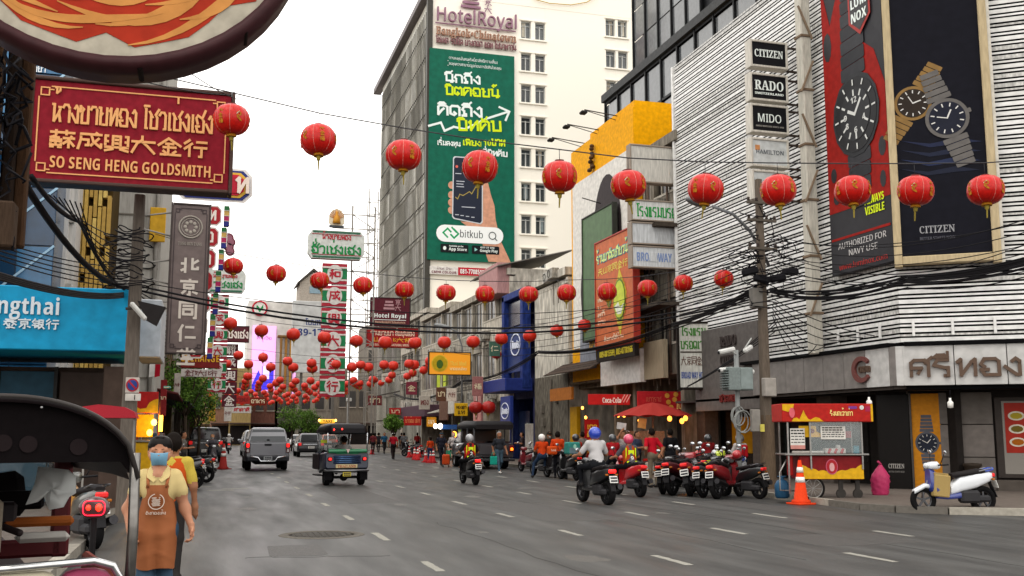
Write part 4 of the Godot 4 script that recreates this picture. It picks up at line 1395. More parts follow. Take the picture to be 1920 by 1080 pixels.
	slab(ob, "phone_strip", V(0, -oh * .5 - .3, -.1), V(ow, .55, .2), pm("2b2522", .6), .01)
	words(ob, "โ 089-8815599, 083-0778166".substr(2), V(.1, -oh * .5 - .3, .0), ow * .86, .3, pm("d6c52c", .5, clean))
	# ---- the Broadway hotel sign boxes on their rusty mast
	var rustm := pm("7a4a34", .8, "fine", 2.0)
	var bz := -36.9
	var specs := [[1183, 277, 1307, 343, "blank weathered white sign box, topmost of the projecting stack"], [1185, 378, 1308, 414, "white sign box with green hotel name lettering"], [1185, 421, 1309, 459, "blank white sign box below the green lettered one"], [1186, 465, 1309, 502, "white sign box with flaking blue letters, lowest of the stack"]]
	var ats := [[V(17.16, 12.16, -36.9), 2.82, 1.438], [V(17.15, 10.28, -36.9), 2.78, .753], [V(17.14, 9.36, -36.9), 2.79, .791], [V(17.13, 8.43, -36.9), 2.76, .786]]
	for i in 4:
		var s := board("hotel_sign_box", specs[i][4], "sign", ats[i][0], ats[i][1], ats[i][2], .0, pm(["d3cfc6", "e2e2df", "d5d8da", "dcdfe1"][i], .55, "streak", .7), .35, pm("a89a8c", .6, "fine", 2.0), .06)
		s.set_meta("group", "projecting hotel sign boxes")
		if i == 1:
			script(s, "โรงแรมบรอดเวย์", V(0, -.05, .0), 2.35, .36, pm("1f8c3e", .5, clean), 1.4)
		if i == 3:
			words(s, "BROADWAY HOTEL", V(0, 0, .0), 2.4, .34, pm("8fa6d8", .5, "fine", 2.0))
			for q in [[-.5, .3], [.45, .28], [.9, .1]]:
				slab(s, "peeled_patch", V(q[0], .0, .014), V(q[1], .36, .01), pm("d9dcde", .55, "streak", .7), .003)
		for dy in [-.3, .3]:
			block(s, "bracket", V(ats[i][1] * .5 + .5, dy, -.2), V(1.0, .06, .06), rustm)
	var mast := thing("rusty_ladder_mast", "rusty ladder mast holding the white hotel sign boxes", "mast", V(18.74, 7.79, -36.2))
	for s in [-1, 1]:
		block(mast, "rail", V(s * .17, 3.5, 0), V(.07, 7.0, .07), rustm)
	for j in 17:
		block(mast, "rung", V(0, .2 + j * .41, 0), V(.34, .04, .04), rustm)
	block(mast, "cross_bar", V(.1, 7.05, .1), V(.9, .1, .1), pm("3b302b"), V(0, 0, 28))
	# ---- vertical hotel sign against the grey wall
	var vs := board("vertical_hotel_sign", "white upright hotel sign with green, brown and blue lettering rows", "sign", V(17.04, 4.42, -34.4), 1.088, 2.35, -18.0, pm("d9d8cf", .55, "streak", .7), .3, pm("2a2622", .6), .08)
	script(vs, "โรงแรม", V(0, .86, .0), .85, .24, pm("3d7a2c", .5, clean), 1.5)
	script(vs, "บรอดเวย์", V(0, .38, .0), .95, .26, pm("3d7a2c", .5, clean), 1.5)
	slab(vs, "rule", V(0, .12, .005), V(1.0, .05, .02), pm("4a4038"), .004)
	script(vs, "大京同金行", V(0, -.2, .0), .92, .24, pm("5c3a2c", .5, clean), 1.2)
	words(vs, "BROAD WAY HOTEL", V(0, -.72, .0), .95, .24, pm("2b4a94", .5, clean))
	# ---- red banners over the stalls
	var rb := board("red_shop_banner", "red banner with gold flowers and Thai words above the umbrella", "banner", V(17.64, 2.82, -37.4), 3, .829, -8.0, pm("a81d24", .55, "patch", .8), .06)
	script(rb, "เจ้าแรก", V(.72, .17, .0), .8, .15, pm("dcb76a", .5, clean), 1.3)
	script(rb, "ในเยาวราช", V(.62, -.18, .0), 1.1, .17, pm("dcb76a", .5, clean), 1.3)
	script(rb, "เยาวราช", V(-.85, .1, .0), .6, .15, pm("b04a3c", .5, clean), 1.3)
	for i in 9:
		flat(rb, "flower", oval(.1, .1, 7), pm("c9923c", .6), V([-1.2, -.3, -.15, .0, -.25, .05, 1.25, 1.25, -.1][i], [-.25, .25, -.2, .1, .0, .3, .3, -.3, -.35][i], .0), .012)
	var ck := board("red_drink_banner", "short red soft drink banner under the white fascia", "banner", V(15.34, 2.93, -38.5), 1.715, .419, -6.0, pm("c01f1f", .5), .05)
	words(ck, "Coca-Cola", V(.1, -.02, .0), .75, .22, wh, "serif")
	for i in 3:
		slab(ck, "stripe", V(.55 + i * .12, .05, .004), V(.04, .36, .008), pm("e0a8a0", .5), .002, V(0, 0, -30))
	# ---- watch name boxes on the white post
	var wz := -27.4
	var names := ["CITIZEN", "RADO", "MIDO", "HAMILTON", "ORIS"]
	var tops := [[78, 124], [141, 187], [199, 247], [262, 310], [322, 371]]
	var wat := [[V(16.36, 13.23, -27.4), 1.193, .761], [V(16.33, 12.16, -27.4), 1.205, .771], [V(16.31, 11.16, -27.4), 1.199, .798], [V(16.28, 10.09, -27.4), 1.193, .79], [V(16.28, 9.08, -27.4), 1.188, .799]]
	for i in 5:
		var black := i < 3
		var s := board("watch_name_box", ["topmost black sign box with serif capitals on the white post", "second black sign box with heavy capitals on the white post", "lowest black sign box with thin capitals on the white post", "pale grey sign box with orange square on the white post", "lowest pale grey sign box on the white post"][i], "sign", wat[i][0], wat[i][1], wat[i][2], .0, pm("19191d", .4) if black else pm("cfd3d2", .5), .3, pm("d6d0c4", .55, "streak", .8), .07)
		s.set_meta("group", "watch name sign boxes")
		words(s, names[i], V(0, .02 if i != 1 else .06, .0), wat[i][1] * [.82, .82, .66, .78, .5][i], [.24, .3, .26, .13, .24][i], wh if black else pm("5d6266", .5, clean), "serif" if i in [0, 1, 4] else "sanslight")
		if i == 1:
			words(s, "SWITZERLAND", V(0, -.2, .0), wat[i][1] * .82, .07, wh)
		if i == 2:
			words(s, "SWISS WATCHES SINCE 1918", V(0, -.24, .0), wat[i][1] * .8, .05, pm("8d8a84", .5, clean))
		if i == 3:
			slab(s, "orange_square", V(-.42, .14, .004), V(.16, .16, .01), pm("c98a58", .5), .002)
		if i == 4:
			words(s, "Official Retailer", V(0, -.2, .0), wat[i][1] * .6, .1, pm("5d6266", .5, clean), "serif")
		for dy in [-.4, .36]:
			block(s, "bracket", V(wat[i][1] * .5 + .42, dy, -.2), V(.85, .06, .05), pm("4b423c", .8))
	var post := thing("white_sign_post", "tall white weathered post in front of the slats", "post", V(17.15, 3.9, -26.7))
	slab(post, "shaft", V(0, 5.6, 0), V(.34, 11.2, .34), pm("cfcabd", .7, "streak", .9), .03)
	for j in 6:
		slab(post, "clamp", V(0, 1.2 + j * 1.7, 0), V(.4, .08, .4), pm("7d6a58", .8), .01)
		block(post, "brace", V(-.05, 1.6 + j * 1.7, .22), V(.05, 1.1, .05), pm("8d7a66", .8), V(0, 0, 24.0 if j % 2 else -24.0))
	# ---- big watch billboards
	var lm := board("red_watch_billboard", "tall red and black wristwatch billboard with camouflage blobs", "billboard", V(17.3, 11.9, -24.51), 2.85, 11.6, -90.0, pm("26252a", .45, "patch", .4), .2)
	var red := pm("98221c", .6, "patch", .5)
	flat(lm, "red_field", pts2([-1.4, 3.0, -1.0, 1.6, -.62, 2.4, -.6, 5.7, .55, 5.7, .62, 3.0, .5, .6, 1.0, .2, 1.42, -.9, 1.42, -4.0, -1.4, -4.0]), red, V(0, 0, .0), .01)
	flat(lm, "dark_corner", pts2([.6, 5.7, .62, 2.9, .9, 2.4, 1.0, .9, 1.42, .4, 1.42, 5.7]), pm("2a292d", .45), V(0, 0, .0), .014)
	for b in [[-1.1, -2.9, .14, .22], [1.18, -2.6, .16, .28], [-1.15, 1.0, .2, .45], [1.15, -3.5, .13, .24], [-1.0, -3.6, .16, .18], [-.85, 3.9, .16, .5]]:
		flat(lm, "camouflage_blob", oval(b[2], b[3], 9), pm("2e2b2e", .45), V(b[0], b[1], .011), .006)
	flat(lm, "red_line", roundrect(2.7, .07, .01), red, V(0, -4.78, .0), .012)
	var wn := part(lm, "watch_picture", V(.1, -1.4, .02))
	wn.rotation.z = .05
	var strap := pm("343438", .5)
	for i in 12:
		flat(wn, "link", roundrect(1.12 - i * .015, .38, .06), [strap, pm("2b2b2f", .5)][i % 2], V(.03 * i, 1.3 + i * .4, .001 * (i % 2)), .01)
	for i in 4:
		flat(wn, "link", roundrect(1.05 - i * .05, .38, .06), [strap, pm("2b2b2f", .5)][i % 2], V(-.02 * i, -1.25 - i * .4, .001 * (i % 2)), .01)
	flat(wn, "case", oval(1.08, 1.22, 14), pm("2f3033", .5), V(0, 0, .012), .01)
	flat(wn, "bezel", oval(.98, 1.08, 28), pm("1d1d20", .4), V(0, 0, .023), .01)
	flat(wn, "dial", oval(.7, .76, 28), pm("26272a", .4), V(0, 0, .034), .01)
	var mk := K.new()
	for i in 12:
		var d := P(sin(TAU * i / 12.0) * .7, cos(TAU * i / 12.0) * .76)
		mk.stroke(d * .74, d * .92, .06, .004)
		mk.stroke(d * 1.14, d * 1.32, .05, .004)
	mk.stroke(Vector2.ZERO, P(.3, .36), .08, .005)
	mk.stroke(Vector2.ZERO, P(-.28, .16), .09, .006)
	put(wn, "dial_print", mk.done(), pm("c9cac6", .5, clean), V(0, 0, .045)).set_meta("kind", "stuff")
	for q in [["12", 0, .42], ["4", .4, -.2], ["6", 0, -.46], ["9", -.44, .02], ["8", -.38, -.24]]:
		words(wn, q[0], V(q[1], q[2], .045), .13 * q[0].length(), .17, pm("c9cac6", .5, clean), "sans", .006, "dial_number")
	flat(lm, "shield", pts2([-.5, .5, .5, .5, .5, -.3, 0, -.75, -.5, -.3]), pm("a8302a", .45), V(.5, 1.55, .045), .01)
	flat(lm, "shield_field", pts2([-.42, .43, .42, .43, .42, -.26, 0, -.62, -.42, -.26]), pm("3b3a3c", .45), V(.5, 1.55, .056), .006)
	words(lm, "LUM", V(.5, 1.77, .063), .7, .28, wh, "sans", .01)
	words(lm, "NOX", V(.5, 1.36, .063), .7, .28, wh, "sans", .01)
	words(lm, "ALWAYS", V(.72, -3.95, .012), .85, .22, ye, "sans", .01)
	words(lm, "VISIBLE", V(.72, -4.24, .012), .85, .22, ye, "sans", .01)
	words(lm, "AUTHORIZED FOR", V(.05, -5.0, .0), 2.2, .17, pm("b9b6b4", .5, clean), "sanslight", .01)
	words(lm, "NAVY USE", V(.1, -5.25, .0), 1.3, .17, pm("b9b6b4", .5, clean), "sanslight", .01)
	words(lm, "www.luminox.com", V(.05, -5.6, .0), 2.2, .17, pm("9c2b26", .5, clean), "sanslight", .01)
	var cz := thing("dark_watch_billboard", "framed dark navy billboard of a gold and a steel wristwatch", "billboard", V(17.5, 0, -23.3) + V(.8, 0, .6) * 1.25 + V(-.6, 0, .8) * .3, -36.87)
	slab(cz, "sheet", V(0, 10.9, .0), V(2.2, 9.4, .16), pm("17171f", .6, "patch", .5), .01)
	var beige := pm("c3b08c", .6, "streak", .8)
	for s in [-1, 1]:
		slab(cz, "frame", V(s * 1.18, 10.8, .03), V(.2, 9.8, .3), beige, .02)
	slab(cz, "frame", V(0, 6.07, .032), V(2.16, .22, .3), beige, .02)
	slab(cz, "outer_trim", V(1.31, 10.8, .0), V(.1, 9.9, .24), pm("d5d0c4", .6), .01)
	watch_print(cz, V(-.62, 10.3, .082), .47, pm("8a6a3a", .5), pm("2a2018", .5), -.55)
	watch_print(cz, V(.2, 9.8, .1), .54, pm("66625f", .5), pm("171a2a", .5), .3)
	for i in 4:
		flat(cz, "blue_wave", pts2([-1.0, .0, -.3, -.14, .4, -.05, .95, -.2, .4, -.2, -.3, -.24]), pm(["1d2440", "1a2036", "222c4c", "181d30"][i], .5), V(.05 - i * .03, 9.3 - i * .25, .081), .004 + .001 * i)
	words(cz, "CITIZEN", V(-.2, 6.87, .081), .85, .19, pm("8d8d90", .5, clean), "serif", .01)
	words(cz, "BETTER STARTS NOW", V(-.2, 6.64, .081), .85, .07, pm("5d5d66", .5, clean), "sanslight", .01)
	# ---- gold shop mast with its big name sign, right of the road
	var mz := -66.0
	var hs := thing("goldshop_name_sign", "white chamfered gold shop sign with green Thai name under a crest", "sign", V(7.74, 13.56, -66))
	var hw: float = 9.55 - 5.96
	var hh: float = 14.46 - 12.63
	var hk := K.new()
	hk.prism(pts2([-.5, -.3, -.43, -.5, .43, -.5, .5, -.3, .5, .3, .43, .5, -.43, .5, -.5, .3], hw, hh), -.6, .0)
	put(hs, "panel", hk.done(), pm("cfd2cc", .55, "patch", .4))
	for s in [-1, 1]:
		slab(hs, "green_stripe", V(0, s * hh * .44, .01), V(hw * .84, .13, .03), pm("3d6b54", .5), .005)
		slab(hs, "red_stripe", V(0, s * hh * .36, .01), V(hw * .88, .05, .03), pm("9c3a3c", .5), .005)
	script(hs, "ห้างขายทอง", V(0, hh * .26, .0), hw * .5, hh * .13, pm("a82632", .5, clean), 1.3, .03)
	script(hs, "ฮั่วเซ่งเฮง", V(0, -hh * .19, .0), hw * .86, hh * .24, pm("157a3e", .5, clean), 1.25, .03)
	var cr := thing("royal_crest", "small gold crest with rays on top of the gold shop sign", "emblem", V(7.7, 15.23, -66))
	flat(cr, "fan", pts2([-.5, -.3, -.48, .25, -.3, .55, 0, .68, .3, .55, .48, .25, .5, -.3, .2, -.5, -.2, -.5]), pm("d9cdb4", .6), Z0, .1)
	var crk := K.new()
	for i in 11:
		var a := deg_to_rad(10.0 + i * 16.0)
		crk.stroke(P(cos(a), sin(a)) * .18, P(cos(a), sin(a)) * .46 + P(0, .1), .04, .02)
	put(cr, "rays", crk.done(), pm("c07a3a", .5), V(0, 0, .1))
	var crb := K.new()
	crb.lathe([P(.26, -.3), P(.22, .0), P(.12, .2), P(.06, .45), P(.01, .62)], 12)
	put(cr, "crown", crb.done(), pm("c78a2c", .4), V(0, 0, .1))
	slab(cr, "ribbon", V(0, -.5, .08), V(.95, .18, .08), pm("4b4f54", .5), .03)
	panel_column(V(7.68, 11.69, -66), 11.69 - 10.26, 8.46 - 6.88, "和成興大金行", 5, -66.0, "on the right mast")
	# truss behind it
	var tr := thing("sign_truss", "grey steel lattice truss carrying the gold shop column", "truss", V(9.74, 1.634, -68))
	var gm := pm("8d8880", .6)
	var ty: float = 14.97
	for s in [-1, 1]:
		block(tr, "chord", V(s * .75, ty * .5, 0), V(.1, ty, .1), gm)
	for j in 12:
		var y := ty - .6 - j * .95
		block(tr, "strut", V(0, y, 0), V(1.5, .06, .06), gm)
		block(tr, "diagonal", V(0, y - .47, .02), V(1.72, .05, .05), gm, V(0, 0, 32.0 if j % 2 else -32.0))
		block(tr, "arm", V(-1.3, y, -.05), V(1.5, .06, .06), gm)
	# scaffold tower by the hotel
	var sf := thing("scaffold_tower", "slim steel scaffold tower against the hotel side wall", "scaffold", V(14.67, 1.648, -96))
	var sy: float = 22.78
	for s in [[-.5, -.5], [.5, -.5], [-.5, .5], [.5, .5]]:
		block(sf, "standard", V(s[0], sy * .5, s[1]), V(.08, sy, .08), gm)
	for j in 16:
		var y := 1.0 + j * sy / 16.5
		block(sf, "ledger", V(0, y, .5), V(1.0, .06, .06), gm)
		block(sf, "ledger", V(0, y, -.5), V(1.0, .06, .06), gm)
		block(sf, "brace", V(0, y + .6, .54), V(1.5, .05, .05), gm, V(0, 0, 48.0 if j % 2 else -48.0))

func panel_column(at: Vector3, step: float, w: float, chars: String, n: int, z: float, where: String) -> void:
	var t := thing("character_panel_column", "column of red and green panels with Chinese characters " + where, "sign", at)
	for i in n + 1:
		var o := V(0, -step * i, 0)
		slab(t, "panel", o + V(0, 0, -.12), V(w, step * .92, .24), pm("a82a3a", .5, "patch", .5), .01)
		slab(t, "green_band", o + V(0, 0, .002), V(w * .98, step * .46, .02), pm("1f7a4a", .5), .004)
		for s in [-1, 1]:
			slab(t, "white_line", o + V(0, s * step * .28, .004), V(w * .98, step * .07, .02), pm("d9d4cc", .5), .004)
		flat(t, "disc", oval(w * .31, step * .4, 24), pm("d3cfc9", .5), o + V(0, 0, .016), .01)
		var k := K.new()
		var sz := minf(w, step) * .44
		pen(k, HAN[chars[i % chars.length()]], P(-sz * .5, -sz * .5), P(sz / 9.0, sz / 9.0), sz / 9.0 * 1.3, .02)
		put(t, "character", k.done(), pm("a3202f", .5, "clean"), o + V(0, 0, .028))

func signs_left() -> void:
	var clean := "clean"
	# gold shop board
	var cream := pm("d49a62", .5, clean)
	var gz := -12.0
	var c: Vector3 = V(-.873, 4.9, -12)
	var gw: float = .206 - -1.897
	var gh := 1.13
	var gs := board("goldsmith_sign", "wide crimson goldsmith sign with gold Thai, Chinese and English lettering", "sign", c, gw, gh, .0, pm("851f2b", .75, "patch", .8), .22, pm("57453f", .6, "fine", 2.0), .04)
	gs.position = V(-1.426, 6.98, -19.6)
	gs.scale = Vector3.ONE * 1.633
	border(gs, gw * .94, gh * .86, .014, cream, .0, .12)
	script(gs, "ห้างขายทอง โซวเซ่งเฮง", V(.0, .19, .0), gw * .8, .19, cream, 1.45, .02)
	script(gs, "蘇成興大金行", V(-.02, -.1, .0), gw * .8, .15, cream, 1.25, .02).scale.x = .98
	words(gs, "SO SENG HENG GOLDSMITH", V(.0, -.36, .0), gw * .8, .13, cream, "sans", .02)
	for s in [-.3, .4]:
		pipe(gs, "bracket", [V(-gw * .5, s, -.1), V(-gw * .5 - .35, s + .03, -.1)], .025, pm("2c2522"))
	# round sign overhead
	var rz := -8.6
	var rc: Vector3 = V(-.866, 5.97, -8.6)
	var rs := thing("round_hanging_sign", "huge round overhead sign with orange flame painting and dark rim", "sign", rc)
	var rr := 1.42
	flat(rs, "face", oval(rr * 1.06, rr, 48), pm("b5ad9c", .7, "patch", .8), Z0, .05)
	var rim := K.new()
	rim.st.set_smooth_group(0)
	var r0 := []
	var r1 := []
	var r2 := []
	var r3 := []
	for i in 48:
		var a := TAU * i / 48.0
		var d := V(cos(a) * 1.06, sin(a), 0)
		r0.append(d * (rr + .06) + V(0, 0, .08))
		r1.append(d * (rr + .06) + V(0, 0, -.35))
		r2.append(d * (rr - .03) + V(0, 0, -.35))
		r3.append(d * (rr - .03) + V(0, 0, .08))
	rim.loft([r0, r1, r2, r3, r0], false, false)
	put(rs, "rim", rim.done(), pm("3d1f22", .5, "patch", 1.0))
	# flame painting: an orange field with dark red strands
	var fl := PackedVector2Array()
	for i in 40:
		var a := TAU * i / 40.0
		var rad := rr * (.9 + .03 * sin(a * 9.0) + .03 * sin(a * 17.0))
		fl.append(P(cos(a) * 1.06, sin(a)) * rad)
	flat(rs, "red_flame_field", fl, pm("a8321f", .6), V(0, .0, .05), .006)
	var strands := K.new()
	for i in 34:
		var rad := rr * (.3 + .58 * (i % 11) / 10.0)
		var a0 := deg_to_rad(-170.0 + (i * 47) % 150)
		var span := deg_to_rad(42.0 + (i * 13) % 40)
		var pp := PackedVector2Array()
		var qq := PackedVector2Array()
		for j in 13:
			var t := j / 12.0
			var a := a0 + span * t
			var r := rad + .05 * sin(t * 5.0 + i) - .1 * t * t
			var w := .034 * sin(PI * clampf(t * .96 + .02, .0, 1.0)) + .002
			var d := P(cos(a) * 1.06, sin(a))
			pp.append(d * (r - w))
			qq.append(d * (r + w))
		qq.reverse()
		pp.append_array(qq)
		strands.prism(pp, .0, .004 + .0004 * (i % 7))
	put(rs, "orange_strands", strands.done(), pm("c98a4a", .6), V(0, 0, .056))
	for a in [-80.0, -45.0]:
		var d := V(cos(deg_to_rad(a)) * 1.06, sin(deg_to_rad(a)), 0) * (rr + .02)
		slab(rs, "clip", d + V(0, 0, -.1), V(.04, .12, .3), pm("221a19"), .01)
	# octagonal sign behind the goldsmith board
	var oc := thing("octagonal_sign", "octagonal red sign with tricolour rim peeping below the goldsmith board", "sign", V(.033, 7.08, -23.5))
	oc.scale = Vector3.ONE * 1.567
	var ow: float = .549 - -.496
	var oh: float = 5.34 - 4.85
	for i in 5:
		var f := 1.0 - i * .075
		flat(oc, ["rim_white", "rim_blue", "rim_gold", "rim_red", "field"][i], pts2([-.5, -.28, -.4, -.5, .4, -.5, .5, -.28, .5, .28, .4, .5, -.4, .5, -.5, .28], ow * f, oh * (1.0 - i * .13)), pm(["d5cfca", "2d3470", "c9a03a", "b52035", "a81c30"][i], .5, clean), V(0, 0, i * .012), .012)
	script(oc, "ท", V(ow * .37, .0, .06), .16, .2, pm("d9c9bc", .5, clean), 1.4)
	# grey upright herbal shop sign
	var vz := -31.0
	var vs := board("grey_upright_sign", "tall grey brown upright sign with pale Chinese characters", "sign", V(-.569, 6.03, -31), 1.024, 4.29, 2.0, pm("6c5f5c", .5, "patch", .4), .35, pm("4d4442", .6), .05)
	var vw: float = -.059 - -1.083
	var vh: float = 8.17 - 3.89
	border(vs, vw * .86, vh * .95, .025, pm("43393a", .5), .0, .14)
	var pale := pm("b9b0a6", .5, clean)
	columns_of(vs, "北京同仁堂", V(.02, vh * .5 - 1.75, .0), .66, .44, pale, 1.3)
	var em := K.new()
	em.ring(V(0, vh * .5 - .65, .01), .32, .025, Basis(), 28, 6)
	em.ring(V(0, vh * .5 - .65, .01), .25, .012, Basis(), 28, 6)
	for i in 8:
		em.ball(V(cos(i * .785) * .15, vh * .5 - .65 + sin(i * .785) * .15, .005), V(.055, .055, .012), 8, 4)
	put(vs, "emblem", em.done(), pm("8f877e", .5, clean))
	words(vs, "TONG REN TANG", V(0, vh * .5 - 1.14, .0), .66, .09, pm("8f877e", .5, clean), "serif")
	for j in 7:
		pipe(vs, "stay", [V(-vw * .5, vh * .45 - j * .7, -.2), V(-vw * .5 - .9, vh * .45 - j * .7 + (.25 if j % 2 else -.1), -.5)], .025, pm("8f8a84"))
	# stack of coloured faceted boxes
	var hz := -36.0
	for i in 7:
		faceted_box(i, (V(.284, 8.91, -36) + V(-.062, -.75, 0) * i))
	var sw := thing("maroon_scroll_sign", "small maroon scroll shaped sign showing behind the faceted boxes", "sign", V(.743, 9.7, -46))
	for p in [[0, .28, .22], [.1, .1, .2], [.02, -.1, .22], [.08, -.3, .2]]:
		flat(sw, "lobe", oval(p[2], p[2], 16), pm("7d3a46", .5), V(p[0], p[1], .01 * absf(p[1])), .1)
		flat(sw, "lobe_centre", oval(p[2] * .7, p[2] * .7, 16), pm("a3697a", .5), V(p[0], p[1], .1 + .02 * absf(p[1])), .02)
	# second gold shop sign on the left with its column of panels
	# smaller signs crowding the left pavement
	var crowd := [[V(-.985, 2.85, -30), .194, .073, "4a8a84", "thin teal sign strip on the left shopfronts"], [V(-1.355, 2.82, -38), .21, 1.245, "8a2a2c", "narrow dark red upright sign low on the left"], [V(-1.063, 3.55, -44), .245, .896, "c9c2b8", "small pale upright sign before the left tree"], [V(.529, 3.2, -70), .396, 1.635, "c9a03a", "ochre upright sign beneath the left lanterns"], [V(1.099, 4.89, -84), .557, 1.028, "b9b0a4", "cream square sign among the left lanterns"], [V(3.25, 4.58, -96), 1.287, .708, "b5322e", "wide red sign under the far left lanterns"], [V(1.929, 3.27, -90), .598, 1.318, "d3ccc4", "white upright sign beside the far red one"], [V(5.7, 5.11, -118), 1.823, .873, "7a2a20", "brown sign below the pink screen"], [V(-.717, 5.24, -46), .797, .452, "3a5a4a", "dark green sign below the grey upright one"], [V(-.085, 4.99, -52), .49, .562, "b02a2a", "small square red sign beside the exchange sign"]]
	for q in crowd:
		var cb := board("shop_sign", q[4], "sign", q[0], q[1], q[2], .0, pm(q[3], .6), .12)
		script(cb, ["ทองคา", "ยา", "大金", "ชา", "同仁", "ขายทอง", "行", "อาหาร", "金行", "福"][crowd.find(q)], V(0, 0, .0), q[1] * .8, minf(q[2] * .4, q[1] * .4), pm("d6c9a8" if q[3] < "b2" else "6b2a2a", .6, clean), 1.2)
	var h2 := thing("goldshop_name_sign", "partly hidden white gold shop sign with green Thai name on the left", "sign", V(.813, 9.52, -56))
	var k2 := K.new()
	k2.prism(pts2([-1.05, -.36, -.9, -.6, .9, -.6, 1.05, -.36, 1.05, .36, .9, .6, -.9, .6, -1.05, .36]), -.4, .0)
	put(h2, "panel", k2.done(), pm("cfd2cc", .55, "patch", .4))
	script(h2, "ห้างขายทอง", V(0, .26, .0), 1.2, .14, pm("a82632", .5, clean), 1.3, .03)
	script(h2, "ฮั่วเซ่งเฮง", V(.0, -.2, .0), 1.75, .26, pm("157a3e", .5, clean), 1.25, .03)
	slab(h2, "green_stripe", V(0, -.52, .01), V(1.75, .1, .03), pm("3d6b54", .5), .005)
	panel_column(V(.585, 8.41, -56), .86, .92, "和成興大金行", 5, -56.0, "on the left pavement")
	var ex := board("exchange_sign", "red exchange sign with yellow capitals above white Chinese row", "sign", V(-.195, 4.38, -42), 1.443, .536, 4.0, pm("7d1f1c", .5), .2)
	words(ex, "EXCHANGE", V(0, .1, .0), 1.4, .26, pm("d6a32c", .5, clean))
	slab(ex, "white_strip", V(.05, -.46, -.1), V(1.5, .3, .16), pm("cfc8c2", .55), .01)
	script(ex, "金找大北行", V(.05, -.46, -.018), 1.2, .17, pm("6b3a3a", .5, clean), 1.1)
	var mn := board("maroon_name_sign", "maroon sign with pale Thai name above maroon character column", "sign", V(1.906, 8.22, -72), 1.593, 1.041, .0, pm("57212b", .5), .25, pm("3b1f24", .6))
	script(mn, "เซ่งเฮง", V(.05, -.05, .0), 1.45, .4, pm("dcd2c8", .5, clean), 1.4)
	var mc := thing("maroon_character_column", "upright maroon sign column with white Chinese characters at far left", "sign", V(1.618, 7.23, -73))
	for i in 5:
		slab(mc, "panel", V(0, -i * .86, -.1), V(.95, .8, .2), pm("57212b", .5), .01)
	columns_of(mc, "聯成興大金", V(0, 0, .002), .86, .58, pm("d6cfc8", .5, clean), 1.2)
	var tf := thing("red_white_flag", "upright red and white flag hanging from the left shopfronts", "flag", V(-1.436, 3.71, -33))
	for i in 2:
		var fk := K.new()
		fk.prism(pts2([-.08, .42, .07, .45, .05, -.4, -.1, -.44]), .0, .012)
		put(tf, ["white_stripe", "red_stripe"][i], fk.done(), pm(["d6d2cc", "a81a2a"][i], .8), V(-.08 + i * .16, 0, .0))
	pipe(tf, "pole", [V(-.25, .5, 0), V(.2, .5, 0)], .015, pm("5d5853"))

func faceted_box(i: int, at: Vector3) -> void:
	var t := thing("faceted_sign_box", ["topmost", "second", "third", "fourth", "fifth", "sixth", "lowest"][i] + " faceted box in the coloured sign stack", "sign", at, .0, "stack of faceted sign boxes")
	var s := .36
	# an eight sided white front with a coloured chamfered side facing right
	flat(t, "front", pts2([-1.1, -.6, -.75, -1, .1, -1, .45, -.6, .45, .6, .1, 1, -.75, 1, -1.1, .6], s, s * .96), pm("d5cdc6", .5), V(-.12, 0, 0), .05)
	flat(t, "red_field", pts2([-1, -.5, -.7, -.85, .05, -.85, .33, -.52, .33, .52, .05, .85, -.7, .85, -1, .5], s, s * .96), pm("a8242c", .5), V(-.12, 0, .05), .01)
	script(t, ["ท", "อ", "ง", "ร", "ท", "ง", "ก"][i], V(-.25, 0, .06), .2, .3, pm("dcd2c8", .5, "clean"), 1.6)
	var col := ["2c6b3c", "c9a55a", "b02a5a", "2c2f80"]
	for j in 4:
		var y := s * (.78 - j * .5)
		slab(t, "colour_panel", V(.2, y - s * .02, -.05), V(.17, s * .46, .2), pm(col[j], .5), .01)
	for j in 3:
		slab(t, "white_bar", V(.2, s * (.53 - j * .5), -.04), V(.18, s * .05, .2), pm("dcd6d0", .5), .004)
	slab(t, "white_edge", V(.3, 0, -.05), V(.03, s * 1.7, .22), pm("dcd6d0", .5), .005)

# ---------------------------------------------------------------- street furniture
func bulb(parent: Node, at: Vector3, r: float, c := Color(1.0, .72, .35), e := 4.0, light := .0) -> void:
	var k := K.new()
	k.ball(Z0, V(r, r * 1.2, r), 12, 8)
	put(parent, "bulb", k.done(), glow(c, e), at)
	if light > .0:
		var l := OmniLight3D.new()
		l.name = "lamp_light"
		l.light_color = c
		l.light_energy = light
		l.light_size = r
		l.omni_range = 12.0
		l.omni_attenuation = 2.0
		l.shadow_enabled = true
		parent.add_child(l, true)
		l.position = at

func cone(called: String, label: String, at: Vector3, h: float, base: String, group := "") -> Node3D:
	var t := thing(called, label, "traffic cone", at, rng.randf() * 90.0, group)
	var red := pm(base, .6, "patch", 2.0)
	var k := K.new()
	var r := h * .16
	k.lathe([P(r * 1.35, .03), P(r * 1.3, .1), P(r * 1.0, .12), P(r * .22, h), P(.001, h)], 18)
	put(t, "body", k.done(), red)
	slab(t, "foot", V(0, .022, 0), V(r * 3.0, .044, r * 3.0), red, .012)
	for b in [[.5, .62], [.72, .84]]:
		var y0: float = h * b[0]
		var y1: float = h * b[1]
		var rad := func(y: float) -> float: return lerpf(r, r * .22, (y - .12) / (h - .12)) + .006
		var q := K.new()
		q.lathe([P(rad.call(y0) - .01, y0), P(rad.call(y0), y0), P(rad.call(y1), y1), P(rad.call(y1) - .01, y1)], 18)
		put(t, "white_band", q.done(), pm("dcd8d2", .5, "clean"))
	return t

